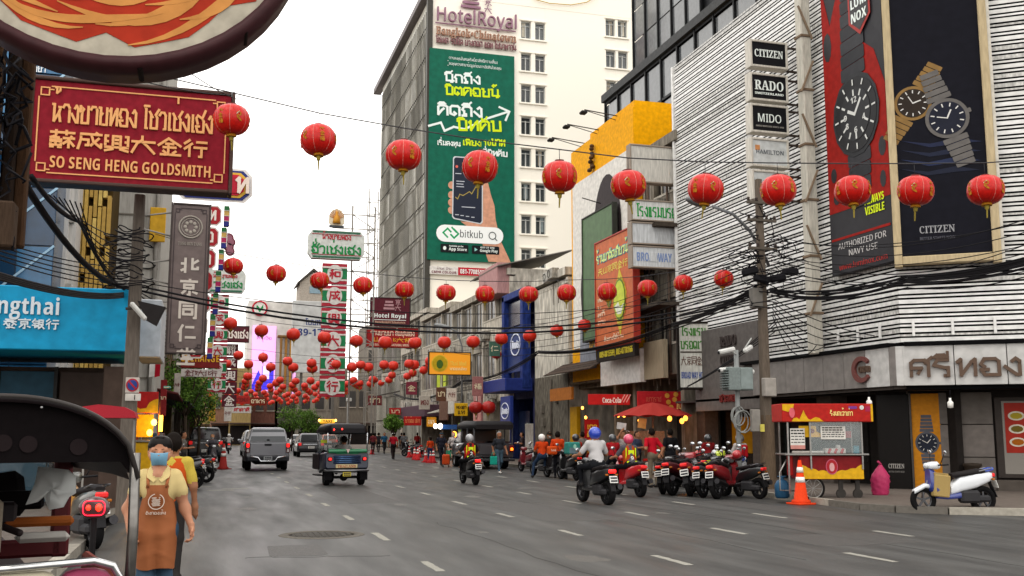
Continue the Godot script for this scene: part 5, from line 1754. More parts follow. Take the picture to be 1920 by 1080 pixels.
func pole(called: String, label: String, at: Vector3, h: float, w0: float, w1: float, m: Material) -> Node3D:
	var t := thing(called, label, "pole", at)
	var k := K.new()
	var rings := []
	for i in 9:
		var y := h * i / 8.0
		var w := lerpf(w0, w1, i / 8.0) * .5
		var c := w * .25
		var ring := []
		for p in [[-w + c, -w], [w - c, -w], [w, -w + c], [w, w - c], [w - c, w], [-w + c, w], [-w, w - c], [-w, -w + c]]:
			ring.append(V(p[0], y, p[1]))
		ring.reverse()
		rings.append(ring)
	k.loft(rings)
	put(t, "shaft", k.done(), m)
	return t

func street_furniture() -> void:
	var conc := pm("6b6055", .9, "streak", 1.2)
	# ---- right utility pole
	var rp := pole("utility_pole", "concrete utility pole wrapped in tangled black cables by the food cart", V(14.75, .1, -25.5), 8.6, .28, .16, conc)
	var jk := K.new()
	jk.cyl(V(0, 0, 0), V(.03, 2.0, 0), .22, .18, 12)
	put(rp, "bark_sleeve", jk.done(), pm("6a5a4a", .95, "streak", 1.6))
	for y in [7.9, 7.4, 6.6]:
		slab(rp, "cross_arm", V(0, y, .12), V(.9, .08, .08), pm("5d564e", .8), .01)
		for x in [-.4, -.15, .15, .4]:
			var ik := K.new()
			ik.lathe([P(.02, 0), P(.05, .02), P(.03, .05), P(.05, .08), P(.02, .11)], 10)
			put(rp, "insulator", ik.done(), pm("3a2f2a", .4), V(x, y + .04, .12))
	slab(rp, "meter_box", V(-.02, 2.75, .24), V(.36, .5, .2), pm("a09a92", .5), .02)
	slab(rp, "meter_box", V(-.45, 1.85, .2), V(.25, .6, .15), pm("8c8780", .5), .02)
	slab(rp, "yellow_tag", V(-.3, 1.65, .3), V(.13, .2, .02), pm("c9bd5a", .6), .004)
	slab(rp, "transformer_box", V(-.25, 5.2, .1), V(.3, .55, .25), pm("77736d", .6), .02)
	var tangle := thing("cable_tangle", "dense black knot of coiled cables on the right pole", "cables", V(14.75, 5.9, -25.4))
	var blk := pm("17161a", .6, "clean")
	for i in 34:
		var pts := []
		var c := V(rng.randfn() * .45, rng.randfn() * .5 + (.2 if i < 30 else 1.0), rng.randfn() * .18 + .1)
		var a0 := rng.randf() * TAU
		var rx := rng.randf_range(.12, .5)
		var ry := rng.randf_range(.06, .26)
		for j in 13:
			var a := a0 + j * rng.randf_range(.3, .55)
			pts.append(c + V(cos(a) * rx, sin(a) * ry, sin(a * 1.7) * .16))
		pipe(tangle, "loop", pts, rng.randf_range(.007, .015), blk, 5)
	for i in 4:
		slab(tangle, "splice_box", V([-.55, -.2, .3, .7][i], [.1, -.1, -.05, .15][i], .25), V(.5, .2, .16), pm("1d1c1f", .6), .05, V(0, 0, [14, -8, 10, 5][i]))
	var sl := thing("street_lamp", "grey street lamp on a curved arm reaching left from the right pole", "street lamp", V(15.28, 6.31, -25.97))
	var o: Vector3 = V(15.28, 6.31, -25.97)
	pipe(sl, "arm", [Z0, V(15, 6.77, -25.88) - o, V(14.6, 7.29, -25.82) - o, V(14.1, 7.72, -25.8) - o, V(13.47, 7.93, -25.85) - o], .045, pm("6f7072", .5))
	var hk := K.new()
	hk.ball(Z0, V(.46, .12, .17), 16, 8, Basis(V(0, 1, 0), .3) * Basis(V(0, 0, 1), -.12))
	put(sl, "head", hk.done(), pm("7d7f80", .4), V(13.08, 8.04, -25.95) - o)
	# ---- camera post
	var cp := thing("camera_post", "grey post with four white security cameras and steel control box", "post", V(13.95, .12, -25.6))
	var grey := pm("8e9190", .5)
	pipe(cp, "post", [Z0, V(0, 3.75, 0)], .065, grey, 12)
	slab(cp, "control_box", V(-.05, 2.95, .12), V(.75, .62, .4), pm("7b8583", .5, "patch", 1.5), .02)
	slab(cp, "control_box_door", V(.12, 2.95, .33), V(.36, .56, .03), pm("85908e", .5), .01)
	for i in 8:
		slab(cp, "vent_fin", V(-.46, 2.72 + i * .065, .15), V(.1, .03, .36), pm("6a7371", .5), .005)
	for c in [[-.35, 3.72, 12.0, .5], [.3, 3.78, -150.0, .3], [-.38, 3.2, 5.0, .42], [.3, 3.12, 20.0, .34]]:
		var cam := part(cp, "security_camera", V(c[0], c[1], .12), .0)
		cam.rotation_degrees.z = c[2]
		slab(cam, "housing", V(0, 0, 0), V(c[3], .13, .15), pm("d6d6d2", .4), .04)
		slab(cam, "lens", V(-c[3] * .5, -.01, 0), V(.03, .09, .1), pm("1a1a1c", .2), .01)
		pipe(cam, "bracket", [V(c[3] * .3, -.06, 0), V(-c[0], -.18, -.1)], .02, pm("b9bab6", .5))
	for i in 4:
		var pts := []
		for j in 14:
			var a := j * .5 + i * 1.3
			pts.append(V(cos(a) * (.16 + i * .03) + .05 * i - .1, 1.95 + sin(a) * (.24 + i * .02) - (.15 if i > 1 else .0), .1 + i * .03))
		pipe(cp, "conduit_coil", pts, .02, pm("8b8d8a", .6), 7)
	# ---- left utility pole
	var lp := pole("utility_pole", "grey utility pole ringed by coiled wires in front of the bank", V(-1.323, 1.61, -20.6) * V(1, 0, 1), 6.1, .3, .19, pm("6a625a", .9, "streak", 1.2))
	var coil := thing("wire_coils", "stack of black wire coils around the left pole", "cables", V(-1.472, 4.85, -20.5))
	for i in 16:
		var pts := []
		var r := rng.randf_range(.18, .5)
		for j in 18:
			var a := TAU * j / 16.0 + i
			pts.append(V(cos(a) * r + rng.randf_range(-.02, .02), -.55 + i * .075 + sin(a * 2.0 + i) * .05, sin(a) * r * .5))
		pipe(coil, "loop", pts, .012, blk, 5)
	var fl := thing("floodlight", "white tube floodlight with dark hood on the left pole", "lamp", V(-1.2, 3.82, -20.2))
	slab(fl, "tube", V(-.02, 0, .1), V(.42, .09, .1), pm("c9c9c4", .4), .03, V(0, 0, -48))
	var fk := K.new()
	fk.prism(pts2([-.05, .2, .45, .1, .3, -.25, .12, -.15]), -.1, .08)
	put(fl, "hood", fk.done(), pm("2a2727", .6))
	pipe(fl, "arm", [V(-.25, .05, 0), V(.1, .1, 0)], .025, pm("4b4642"))
	# dark post cluster at the far left edge
	var wp := thing("timber_post_cluster", "dark weathered timber posts hung with cables at the left edge", "post", V(-1.958, 1.605, -11) * V(1, 0, 1))
	for i in 4:
		var x := [-.3, -.16, -.02, .09][i] as float
		slab(wp, "post", V(x, 4.95, -.1 * i), V(.12, 3.0, .16), pm(["3a2a20", "57402e", "2b211b", "4a3526"][i], .9, "streak", 2.0), .02)
	slab(wp, "crate_box", V(-.02, 3.6, .1), V(.3, .45, .25), pm("4a3b30", .9, "streak", 2.0), .02)
	slab(wp, "cross_beam", V(-.5, 6.2, -.15), V(1.2, .16, .16), pm("3a2a20", .9), .02)
	for i in 26:
		var pts := []
		var c := V(rng.randf_range(-.3, .08), rng.randf_range(3.7, 5.9), .12)
		for j in 9:
			pts.append(c + V(rng.randfn() * .07, (j - 4) * rng.randf_range(.06, .14), rng.randfn() * .05))
		pipe(wp, "hanging_cable", pts, rng.randf_range(.008, .02), blk, 5)
	for i in 3:
		var pts := []
		for j in 12:
			pts.append(V(.02 + cos(j * .6) * .07, 5.45 + sin(j * .6) * .12, .22 + i * .01))
		pipe(wp, "white_wire_coil", pts, .006, pm("a8a298", .6), 5)
	# ---- food cart
	food_cart()
	var cn := cone("traffic_cone", "tall orange cone with two white bands at the food cart", V(13.14, 0, -21.3), 1.0, "d9401c")
	cone("traffic_cone", "faded red cone standing in the road on the left", V(.942, 0, -49.45), 1.15, "9c2f2a")
	var cs := [[768, 858], [778, 862], [790, 860], [797, 855], [772, 864], [801, 868], [811, 869], [783, 855], [806, 864]]
	var cg := [V(13.39, 0, -69.98), V(12.62, 0, -64.2), V(14.26, 0, -73.16), V(14.05, 0, -69.79), V(12.55, 0, -62.86), V(12.06, 0, -58.09), V(12.07, 0, -56.98), V(12.24, 0, -56.93), V(14.88, 0, -72.97), V(12.66, 0, -81.54)]
	var lab := ["first red cone of the roadside row from the left", "second red cone of the roadside row from the left", "red cone half hidden behind the first two", "red cone in the middle of the roadside row", "small red cone leading the middle of the row", "red cone left of the woman's luggage", "red cone just behind the motorbike taxi rider", "last red cone of the roadside row on the right", "red cone beside the pale post in the row", "lone red and white cone behind the tuk-tuk"]
	for i in cg.size():
		cone("traffic_cone", lab[i], cg[i], .78, "b0282a", "red cones along the right lane")
	# ---- pink bag, bin, gas bottle
	var pb := thing("pink_bag", "full pink plastic bag leaning on the shop column", "bag", V(15.84, .125, -22.13))
	var pk := K.new()
	pk.st.set_smooth_group(0)
	var rings := []
	for i in 19:
		var t := i / 18.0
		var ring := []
		for j in 30:
			var a := -TAU * j / 30.0
			var crease := .05 * sin(j * 2.1 + i * .7) + .05 * sin(j * 5.3 - i * 1.9) + .04 * sin(j * 1.3 + i * 2.6)
			var r := .22 * (.9 + .16 * sin(PI * minf(t * 1.1, 1.0))) * (1.0 if t < .6 else lerpf(1.0, .2, pow((t - .6) * 2.5, 1.4))) * (1.0 + crease)
			ring.append(V(cos(a) * r + .04 * t, t * .72, sin(a) * r * .75))
		rings.append(ring)
	pk.loft(rings)
	var pm1 := mat(hexc("c23a68"), .35, .0, "fine", 2.5)
	put(pb, "sack", pk.done(), pm1)
	pipe(pb, "knot", [V(0, .66, 0), V(.05, .74, 0), V(-.04, .8, .02)], .03, pm1, 6)
	var bn := thing("waste_bin", "dark brown round bin behind the blue scooter", "bin", V(17.5, .125, -23.3) + V(.8, 0, .6) * 1.62 + V(-.6, 0, .8) * -.85)
	var bk := K.new()
	bk.lathe([P(.16, 0), P(.2, .62), P(.23, .64), P(.23, .7), P(.001, .72)], 18)
	put(bn, "body", bk.done(), pm("3b332c", .6))
	for p in [[1630, 755, "white hanging bulb at the shop column"], [1782, 757, "white hanging bulb beside the orange watch poster"]]:
		pass
	var hb := [V(16.57, 2.38, -23.43), V(18.04, 2.33, -22.16)]
	for i in 2:
		var lb := thing("hanging_bulb", ["white bulb hanging from the soffit left of the black door", "white bulb hanging from the soffit right of the orange poster"][i], "bulb", hb[i])
		var q := K.new()
		q.lathe([P(.001, -.1), P(.07, -.08), P(.075, .05), P(.03, .1), P(.03, .16)], 14)
		put(lb, "bulb", q.done(), pm("dcdad4", .3, "clean"))
		pipe(lb, "cord", [V(0, .15, 0), V(.01, .36, 0)], .008, blk, 5)
	umbrella_stall()
	left_stalls()

func food_cart() -> void:
	var base: Vector3 = V(14.02, .1, -21.78)
	var t := thing("food_cart", "red and yellow street food cart with sign roof and glass case", "food cart", base, -16.0)
	var red := pm("a81c1a", .5, "patch", 1.0)
	var dred := pm("7d1519", .5, "patch", 1.0)
	var yel := pm("d9a718", .5, "patch", 1.0)
	var steel := metal("9a9894", .35)
	# body
	slab(t, "cabinet", V(.12, .72, 0), V(1.5, .55, .75), dred, .02)
	# yellow cloud band on the front
	var cl := PackedVector2Array([P(-.74, -.26)])
	for i in 25:
		var x := -.74 + i * 1.48 / 24.0
		cl.append(P(x, -.1 + .16 * pow(absf(x) / .74, 2.5) + .035 * absf(sin(i * .9))))
	cl.append(P(.74, -.26))
	flat(t, "cloud_band", cl, yel, V(.12, .72, .376), .008)
	flat(t, "emblem_ring", oval(.14, .18, 24), pm("c25a70", .5), V(.12, .74, .386), .006)
	flat(t, "emblem_field", oval(.12, .155, 24), pm("a8242c", .5), V(.12, .74, .393), .005)
	flat(t, "emblem_figure", oval(.06, .1, 12), pm("d6a0a0", .5), V(.12, .73, .399), .004)
	slab(t, "counter", V(.0, 1.02, .03), V(1.95, .04, .9), steel, .01)
	# frame posts and glass case
	for p in [[-.88, .4], [-.36, .4], [.84, .4], [-.88, -.35], [.84, -.35]]:
		block(t, "post", V(p[0], 1.28 if p[0] > -.5 else 1.0, p[1]), V(.035, 1.2 if p[0] > -.5 else 1.75, .035), steel)
	put(t, "glass_front", bm(V(1.18, .72, .012)), glass(Color(.75, .8, .8), .12), V(.24, 1.42, .4))
	block(t, "back_panel", V(.24, 1.42, -.33), V(1.2, .8, .02), pm("33302f", .6))
	slab(t, "red_shelf_sign", V(.55, 1.48, -.2), V(.5, .16, .02), pm("a81c24", .5), .005)
	# roof sign
	slab(t, "roof_sign", V(.03, 1.98, .05), V(2.12, .42, .95), pm("b01f18", .5, "patch", 1.0), .015)
	var rc := PackedVector2Array([P(-.84, -.2)])
	for p in [[-.8, -.13], [-.72, -.11], [-.66, -.15], [-.6, -.03], [-.56, .06], [-.52, -.04], [-.46, -.14], [-.4, -.16], [-.33, -.12], [-.28, -.1], [-.2, -.12], [-.12, -.19], [-.08, -.2]]:
		rc.append(P(p[0], p[1]))
	flat(t, "gold_clouds", rc, yel, V(.03, 1.98, .526), .008)
	flat(t, "gold_corner", pts2([-1.05, .2, -.78, .2, -.8, .08, -.92, .02, -1.05, .06]), yel, V(.03, 1.98, .526), .008)
	flat(t, "gold_edge", roundrect(.05, .4, .01), yel, V(1.06, 1.98, .526), .008)
	flat(t, "round_emblem", oval(.065, .12, 20), pm("d6606a", .5), V(-.8, 1.98, .535), .006)
	flat(t, "badge", oval(.05, .05, 18), pm("e6e2dc", .5), V(.83, 2.1, .526), .008)
	flat(t, "badge", roundrect(.12, .12, .01), pm("b02a50", .5), V(.97, 2.07, .526), .006)
	flat(t, "badge", roundrect(.2, .06, .02), pm("7a3a90", .5), V(.62, 2.1, .526), .006)
	script(t, "รังนกเจ้าเก่า", V(.35, 1.96, .526), .52, .085, pm("e8d080", .5, "clean"), 1.3, .008)
	# price sheets
	var ink := pm("2a2624", .6, "clean")
	for s in [[-.66, 1.42, .34, .4], [.17, 1.52, .58, .3]]:
		slab(t, "price_sheet", V(s[0], s[1], .425), V(s[2], s[3], .008), pm("d9d5cd", .7), .002)
		var k := K.new()
		for r in 5:
			var x: float = -s[2] * .42
			while x < s[2] * .4:
				var w := rng.randf_range(.02, .07)
				k.stroke(P(x, s[3] * (.38 - r * .17)), P(minf(x + w, s[2] * .44), s[3] * (.38 - r * .17)), .028 if r < 2 else .02, .003)
				x += w + .035
		put(t, "print", k.done(), ink, V(s[0], s[1], .43))
	slab(t, "pink_strip", V(-.66, 1.19, .426), V(.34, .09, .008), pm("c98a80", .7), .002)
	flat(t, "yellow_card", pts2([-.25, .13, .15, .13, .16, .0, .26, -.05, .26, -.13, -.25, -.13]), yel, V(-.36, 1.55, .36), .012)
	flat(t, "red_dot", oval(.055, .055, 16), pm("7a2418", .6), V(-.3, 1.56, .373), .005)
	# goods on the counter
	slab(t, "rolled_sheet", V(-.38, 1.07, .25), V(.75, .06, .1), pm("d9d3ca", .7), .025)
	slab(t, "red_white_box", V(.25, 1.1, .2), V(.48, .13, .25), pm("c9c2bb", .6), .02)
	for i in 3:
		slab(t, "red_stripe", V(.1 + i * .15, 1.1, .33), V(.06, .12, .01), pm("b51f2c", .5), .003, V(0, 0, -28))
	slab(t, "carton", V(.76, 1.13, .2), V(.13, .18, .1), pm("2f7a8c", .5), .01)
	slab(t, "tissue_box", V(.34, 1.2, .2), V(.1, .08, .1), pm("dcd9d4", .6), .02)
	# wheels
	var wk := K.new()
	wk.ring(Z0, .25, .028, Basis(), 28, 8)
	put(t, "tyre", wk.done(), pm("1d1b1a", .8), V(-.32, .24, .34))
	var sk := K.new()
	sk.ring(Z0, .215, .014, Basis(), 28, 6)
	for i in 10:
		var a := TAU * i / 10.0
		sk.cyl(Z0, V(cos(a), sin(a), 0) * .215, .006, -1, 5)
	put(t, "rim", sk.done(), steel, V(-.32, .24, .34))
	for x in [.35, .74]:
		var ck := K.new()
		ck.cyl(V(x, .12, .22), V(x, .12, .29), .11, -1, 16)
		ck.box(V(x, .32, .255), V(.1, .3, .05))
		put(t, "caster", ck.done(), pm("3b3835", .6))
	slab(t, "red_post", V(-.8, .78, .2), V(.12, .5, .12), pm("a81c1a", .5), .02)
	pipe(t, "handle", [V(-.9, .9, .3), V(-1.08, .6, .32), V(-1.08, .2, .3), V(-.7, .18, .25)], .018, steel)
	var gk := thing("gas_bottle", "squat blue gas bottle under the food cart's left end", "gas bottle", V(13.11, .1, -22.05))
	var g2 := K.new()
	g2.lathe([P(.13, 0), P(.17, .04), P(.175, .3), P(.12, .4), P(.05, .43), P(.05, .5), P(.001, .5)], 18)
	put(gk, "body", g2.done(), pm("27506f", .45))
	var g3 := K.new()
	g3.ring(V(0, .5, 0), .09, .014, Basis(V(1, 0, 0), PI / 2), 18, 6)
	put(gk, "collar", g3.done(), pm("27506f", .45))

func umbrella(t: Node3D, r: float, h: float, y: float, m: Material, n := 12) -> void:
	var k := K.new()
	k.st.set_smooth_group(0)
	var rings := []
	for i in 7:
		var f := .02 + i / 6.0 * .98
		var ring := []
		for j in n * 4:
			var a := TAU * j / (n * 4)
			var scallop := 1.0 - .035 * absf(sin(a * n * .5)) * f
			ring.append(V(cos(a) * r * f * scallop, y + h * (1.0 - pow(f, 1.35)) - .05 * f * (1.0 - absf(cos(a * n * .5))), sin(a) * r * f * scallop))
		rings.append(ring)
	k.loft(rings, true, false)
	put(t, "canopy", k.done(), m)
	for j in n:
		var a := TAU * j / n
		pipe(t, "rib", [V(0, y + h * .97, 0), V(cos(a) * r * .5, y + h * .55, sin(a) * r * .5), V(cos(a) * r * .98, y - .01, sin(a) * r * .98)], .008, pm("57504a"), 4)

func umbrella_stall() -> void:
	var at: Vector3 = V(16.05, 0, -35.95)
	at.y = .12
	var t := thing("market_umbrella", "wide faded red market umbrella hung with lit bulbs", "umbrella", at)
	umbrella(t, 1.48, .48, 2.15, mat(hexc("b23a34"), .75, .0, "fine", 1.5), 12)
	pipe(t, "mast", [V(0, 0, 0), V(0, 2.6, 0)], .025, metal("8b8883"))
	for p in [[.22, 2.02, 1.0], [.66, 1.93, 1.1], [.95, 2.04, .8]]:
		bulb(t, V(p[0], p[1], p[2]), .085, Color(1.0, .6, .22), 2.2, .15)
		pipe(t, "bulb_cord", [V(p[0], p[1] + .12, p[2]), V(p[0], p[1] + .26, p[2] * .8)], .008, pm("2a2624"), 4)
	bulb(t, V(-.85, 1.95, .7), .05, Color(1.0, .6, .2), 4.0, .08)
	slab(t, "price_card", V(-.8, 1.85, .85), V(.32, .36, .01), pm("d99a58", .7), .003, V(0, 0, -8))
	slab(t, "white_card", V(-1.5, 1.75, .6), V(.36, .24, .01), pm("c9c9c9", .7), .003, V(0, 0, -8))
	var st := thing("umbrella_stall_table", "stainless stall table stacked with goods beneath the red umbrella", "stall", at + V(-.2, 0, -.1))
	slab(st, "top", V(0, .85, 0), V(1.6, .05, .8), metal("8b8883"), .01)
	for p in [[-.7, .3], [.7, .3], [-.7, -.3], [.7, -.3]]:
		block(st, "leg", V(p[0], .42, p[1]), V(.04, .84, .04), metal("77746f"))
	for i in 3:
		slab(st, "tray", V(-.5 + i * .5, .94, .1), V(.42, .14, .5), pm(["8a5a34", "6b3a2a", "a3703a"][i], .7, "fine", 3.0), .02)
	slab(st, "glass_case", V(0, 1.3, -.15), V(1.4, .55, .4), glass(Color(.7, .6, .5), .25), .01)
	slab(st, "white_cooler", V(-.35, .25, .75), V(.42, .4, .35), pm("d3cdc3", .6), .03)
	slab(st, "red_bucket", V(-.25, .3, .45), V(.22, .55, .22), pm("a02420", .6), .04)
	# red upright menu board and shop lamps beyond
	var mb := thing("red_menu_board", "upright red menu board with yellow Thai words behind the riders", "sign", V(15.15, 0, -39.99) + V(0, .12, 0))
	slab(mb, "panel", V(0, 1.05, 0), V(.62, 2.0, .06), pm("a01c1c", .6), .01)
	for i in 4:
		script(mb, ["เกา", "ลัด", "เกี๊ยว".replace("๊", ""), "ก๋วย".replace("๋", "")][i], V(0, 1.75 - i * .32, .031), .4, .15, pm("d9b03a", .5, "clean"), 1.3)
	var lamps := [[V(15.72, 2.7, -42.58), "small lit bulb on the yellow shop wall, upper"], [V(15.87, 2.29, -42.6), "small lit bulb on the yellow shop wall, lower"], [V(15.3, 2.29, -37.5), "small lit bulb under the red drink banner, left"], [V(15.52, 2.29, -37.43), "small lit bulb under the red drink banner, right"]]
	for l in lamps:
		var lt := thing("shop_bulb", l[1], "bulb", l[0])
		bulb(lt, Z0, .06, Color(1.0, .6, .22), 4.0, .08)
		pipe(lt, "cord", [V(0, .06, 0), V(0, .5, -.05)], .008, pm("2a2624"), 4)
	# lit stall farther on
	var zs := thing("night_market_stall", "small lit stall with blue and green boards beyond the taxi rider", "stall", V(15.31, 0, -63.4) + V(0, .0, 0))
	slab(zs, "green_board", V(.4, 1.75, 0), V(1.0, 1.0, .08), pm("6a9a3a", .6), .01)
	slab(zs, "green_oval", V(.4, 1.65, .05), V(.7, .45, .03), pm("3a7a4a", .6), .1)
	slab(zs, "blue_board", V(-.75, 2.0, 0), V(1.1, .28, .08), pm("1f4a8c", .6), .01)
	slab(zs, "counter", V(0, .5, 0), V(2.2, 1.0, .6), pm("4a4038", .7), .02)
	bulb(zs, V(-1.3, 2.05, .2), .15, Color(1.0, .95, .85), 4.0, .2)
	bulb(zs, V(-1.6, 2.05, .2), .13, Color(1.0, .95, .85), 4.0, .0)
	bulb(zs, V(-.45, 1.55, .35), .16, Color(1.0, .55, .16), 4.0, .2)
	for p in [-1.1, 1.0]:
		block(zs, "post", V(p, 1.1, -.1), V(.05, 2.2, .05), metal("77746f"))
	put(zs, "tube_lamp", bm(V(.08, .5, .08)), glow(Color(.95, .98, .85), 3.0), V(1.1, 2.0, .2))
	# yellow and red hanging shop boards
	var yb := board("yellow_hanging_board", "yellow hanging board with dark script above the lit stall", "sign", V(13.58, 2.91, -56), .753, .699, .0, pm("d6a818", .5), .06)
	script(yb, "ทองคำ".replace("ำ", "า"), V(0, .12, .0), .55, .14, pm("4a3a10", .5, "clean"), 1.4)
	script(yb, "แท้", V(0, -.15, .0), .4, .16, pm("4a3a10", .5, "clean"), 1.4)
	var rs := board("red_hanging_board", "red hanging board with small gold script under awnings", "sign", V(13.21, 2.42, -68), 1.174, .592, .0, pm("b51f20", .5), .06)
	script(rs, "ข้าวต้ม ปลา", V(0, .0, .0), .95, .2, pm("d98a58", .5, "clean"), 1.2)
	# street lamp far beyond
	var fl := thing("street_lamp", "small grey street lamp beyond the tuk-tuk", "street lamp", V(12.74, 0, -96.97))
	pipe(fl, "post", [Z0, V(0, 4.6, 0)], .06, pm("9a9a98"))
	slab(fl, "head", V(.1, 4.7, 0), V(.5, .3, .3), pm("c9c9c4"), .04)
	var ml := thing("street_lamp", "grey street lamp head above the pink parapet house", "street lamp", V(13.47, 7.93, -60.37))
	var mk := K.new()
	mk.ball(Z0, V(.55, .14, .2), 14, 8, Basis(V(0, 0, 1), -.2))
	put(ml, "head", mk.done(), pm("8d8f8f", .5))
	pipe(ml, "arm", [V(.45, -.1, 0), V(.9, -.3, 0), V(1.2, -1.2, 0), V(1.2, -6.0, 0)], .05, pm("7d7f7f", .5))

func left_stalls() -> void:
	var t := thing("left_food_stall", "yellow and red cloud painted stall beyond the front tuk-tuk", "stall", V(-1.303, 1.611, -24) * V(1, 0, 1) + V(0, .12, 0))
	var red := pm("a81c1a", .5, "patch", 1.0)
	var yel := pm("c99a14", .5, "patch", 1.0)
	slab(t, "roof_board", V(.05, 2.15, 0), V(.6, .46, .05), red, .01)
	flat(t, "gold_clouds", pts2([-.3, -.22, -.3, -.12, -.18, -.08, -.06, -.14, .06, -.12, .12, .0, .22, .06, .3, .08, .3, -.22]), yel, V(.05, 2.15, .026), .008)
	flat(t, "emblem", oval(.07, .11, 18), pm("c9505a", .5), V(-.24, 2.17, .035), .006)
	slab(t, "cabinet", V(.0, .75, -.3), V(.7, 1.1, .5), yel, .02)
	slab(t, "counter", V(.0, 1.32, -.3), V(.8, .05, .6), metal("8b8883"), .01)
	slab(t, "back_board", V(-.05, 1.65, -.45), V(.6, .5, .04), yel, .01)
	for x in [-.35, .38]:
		block(t, "post", V(x, 1.1, -.1), V(.035, 2.2, .035), pm("6b3a2a"))
	bulb(t, V(.28, 1.72, .05), .06, Color(1.0, .75, .3), 5.0, .4)
	bulb(t, V(.2, 1.5, .05), .06, Color(1.0, .65, .25), 5.0, .0)
	put(t, "lit_menu", bm(V(.08, .35, .03)), glow(Color(1.0, .8, .3), 1.5), V(.42, 1.7, .0))
	var ru := thing("left_red_awning", "small red canopy peeping over the front tuk-tuk roof", "canopy", V(-1.471, 1.958, -18.5))
	var k := K.new()
	k.prism(pts2([-.5, -.1, .4, -.1, .36, .0, .2, .08, -.2, .12, -.45, .08]), -.8, .0)
	put(ru, "canopy", k.done(), pm("b3303c", .6, "fine", 1.5))
	for x in [-.4, .36]:
		block(ru, "post", V(x, -1.1, -.2), V(.03, 2.0, .03), pm("8b8883"))
	var ns := thing("no_parking_sign", "round blue no parking sign with red ring on the left pole", "traffic sign", V(-1.272, 2.48, -20.3))
	slab(ns, "plate", V(0, 0, -.02), V(.24, .28, .02), pm("b9b0a8", .6), .004)
	flat(ns, "red_ring", oval(.11, .12, 24), pm("a8242c", .5), V(0, 0, -.009), .008)
	flat(ns, "blue_disc", oval(.085, .095, 24), pm("2a3f80", .5), V(0, 0, .0), .006)
	slab(ns, "red_bar", V(0, 0, .008), V(.03, .19, .004), pm("a8242c", .5), .001, V(0, 0, 42))
	slab(ns, "time_plate", V(.02, -.22, -.02), V(.27, .13, .02), pm("c5c0b8", .6), .004)
	slab(ns, "arrow", V(.05, -.22, -.007), V(.015, .09, .006), pm("22201e"), .002)
	# roadside frames and shutters on the left pavement, dark clutter
	for i in 4:
		var ck := thing("pavement_rack", ["dark rack of goods nearest the left stall", "second dark rack of goods along the left pavement", "third dark rack of goods along the left pavement", "farthest dark rack of goods along the left pavement"][i], "rack", V(-1.95 + i * .06, .125, -29.0 - i * 4.0), 90.0)
		slab(ck, "shelf_frame", V(0, 1.0, 0), V(2.6, 2.0, .5), pm("2d2724", .8), .02)
		for j in 10:
			slab(ck, "goods", V(-1.1 + (j % 5) * .52, .6 + (j / 5) * .7, .3), V(.4, .4, .2), pm(["7a2a2a", "6b5a3a", "3a4a5a", "8a8078", "4a2a3a"][(j + i) % 5], .7), .03)

# ---------------------------------------------------------------- vehicles (local -z is forward, rear faces +z)
func ringz(z: float, w: float, y0: float, y1: float, r: float, tw := -1.0, cx := .0) -> Array:
	var a := []
	for p in roundrect(w, y1 - y0, r, P(0, (y0 + y1) * .5), 3):
		var t := (p.y - y0) / (y1 - y0)
		var k := lerpf(1.0, (tw / w) if tw > .0 else 1.0, t)
		a.append(V(p.x * k + cx, p.y, z))
	a.reverse()
	return a

func hull(parent: Node, called: String, rings: Array, m: Material, smooth := true) -> MeshInstance3D:
	var k := K.new()
	if smooth:
		k.st.set_smooth_group(0)
	k.loft(rings, false, false)
	k.st.set_smooth_group(-1)
	for e in [0, rings.size() - 1]:
		var n: int = rings[e].size()
		var c := Z0
		for v in rings[e]:
			c += v
		c /= n
		for j in n:
			if e == 0:
				k.tri(c, rings[0][(j + 1) % n], rings[0][j])
			else:
				k.tri(c, rings[e][j], rings[e][(j + 1) % n])
	return put(parent, called, k.done(), m)

func wheel(parent: Node, at: Vector3, r: float, w: float, spokes := 5, tone := "8b8b8c") -> void:
	var o := part(parent, "wheel", at)
	var b := Basis(V(0, 1, 0), PI / 2)
	var k := K.new()
	var prof := [P(r * .62, -w * .42), P(r * .9, -w * .5), P(r * .985, -w * .36), P(r, 0), P(r * .985, w * .36), P(r * .9, w * .5), P(r * .62, w * .42), P(r * .62, -w * .42)]
	k.lathe(prof, 26, Transform3D(Basis(V(0, 0, 1), PI / 2), Z0), false)
	put(o, "tyre", k.done(), pm("1b1a1b", .85, "fine", 3.0))
	var q := K.new()
	q.ring(Z0, r * .62, r * .06, b, 24, 6, w * .5 / (r * .06) * .7)
	for i in spokes:
		var a := TAU * i / spokes
		q.box(V(0, cos(a), sin(a)) * r * .32, V(w * .5, r * .62, r * .13), Basis(V(1, 0, 0), a))
	q.cyl(V(-w * .3, 0, 0), V(w * .3, 0, 0), r * .14, -1, 12)
	put(o, "rim", q.done(), metal(tone, .35))

func plate(parent: Node, at: Vector3, w: float, h: float, c := "d9d8d2", text := "", turn := Z0) -> void:
	var o := part(parent, "number_plate", at)
	o.rotation_degrees = turn
	slab(o, "plate", Z0, V(w, h, .012), pm(c, .5, "clean"), .004)
	var k := K.new()
	for r in 2:
		for i in 4:
			k.stroke(P(-w * .32 + i * w * .2, h * (.2 - r * .42)), P(-w * .24 + i * w * .2, h * (.2 - r * .42)), h * .26, .002)
	put(o, "digits", k.done(), pm("2b2b30", .5, "clean"), V(0, 0, .006))

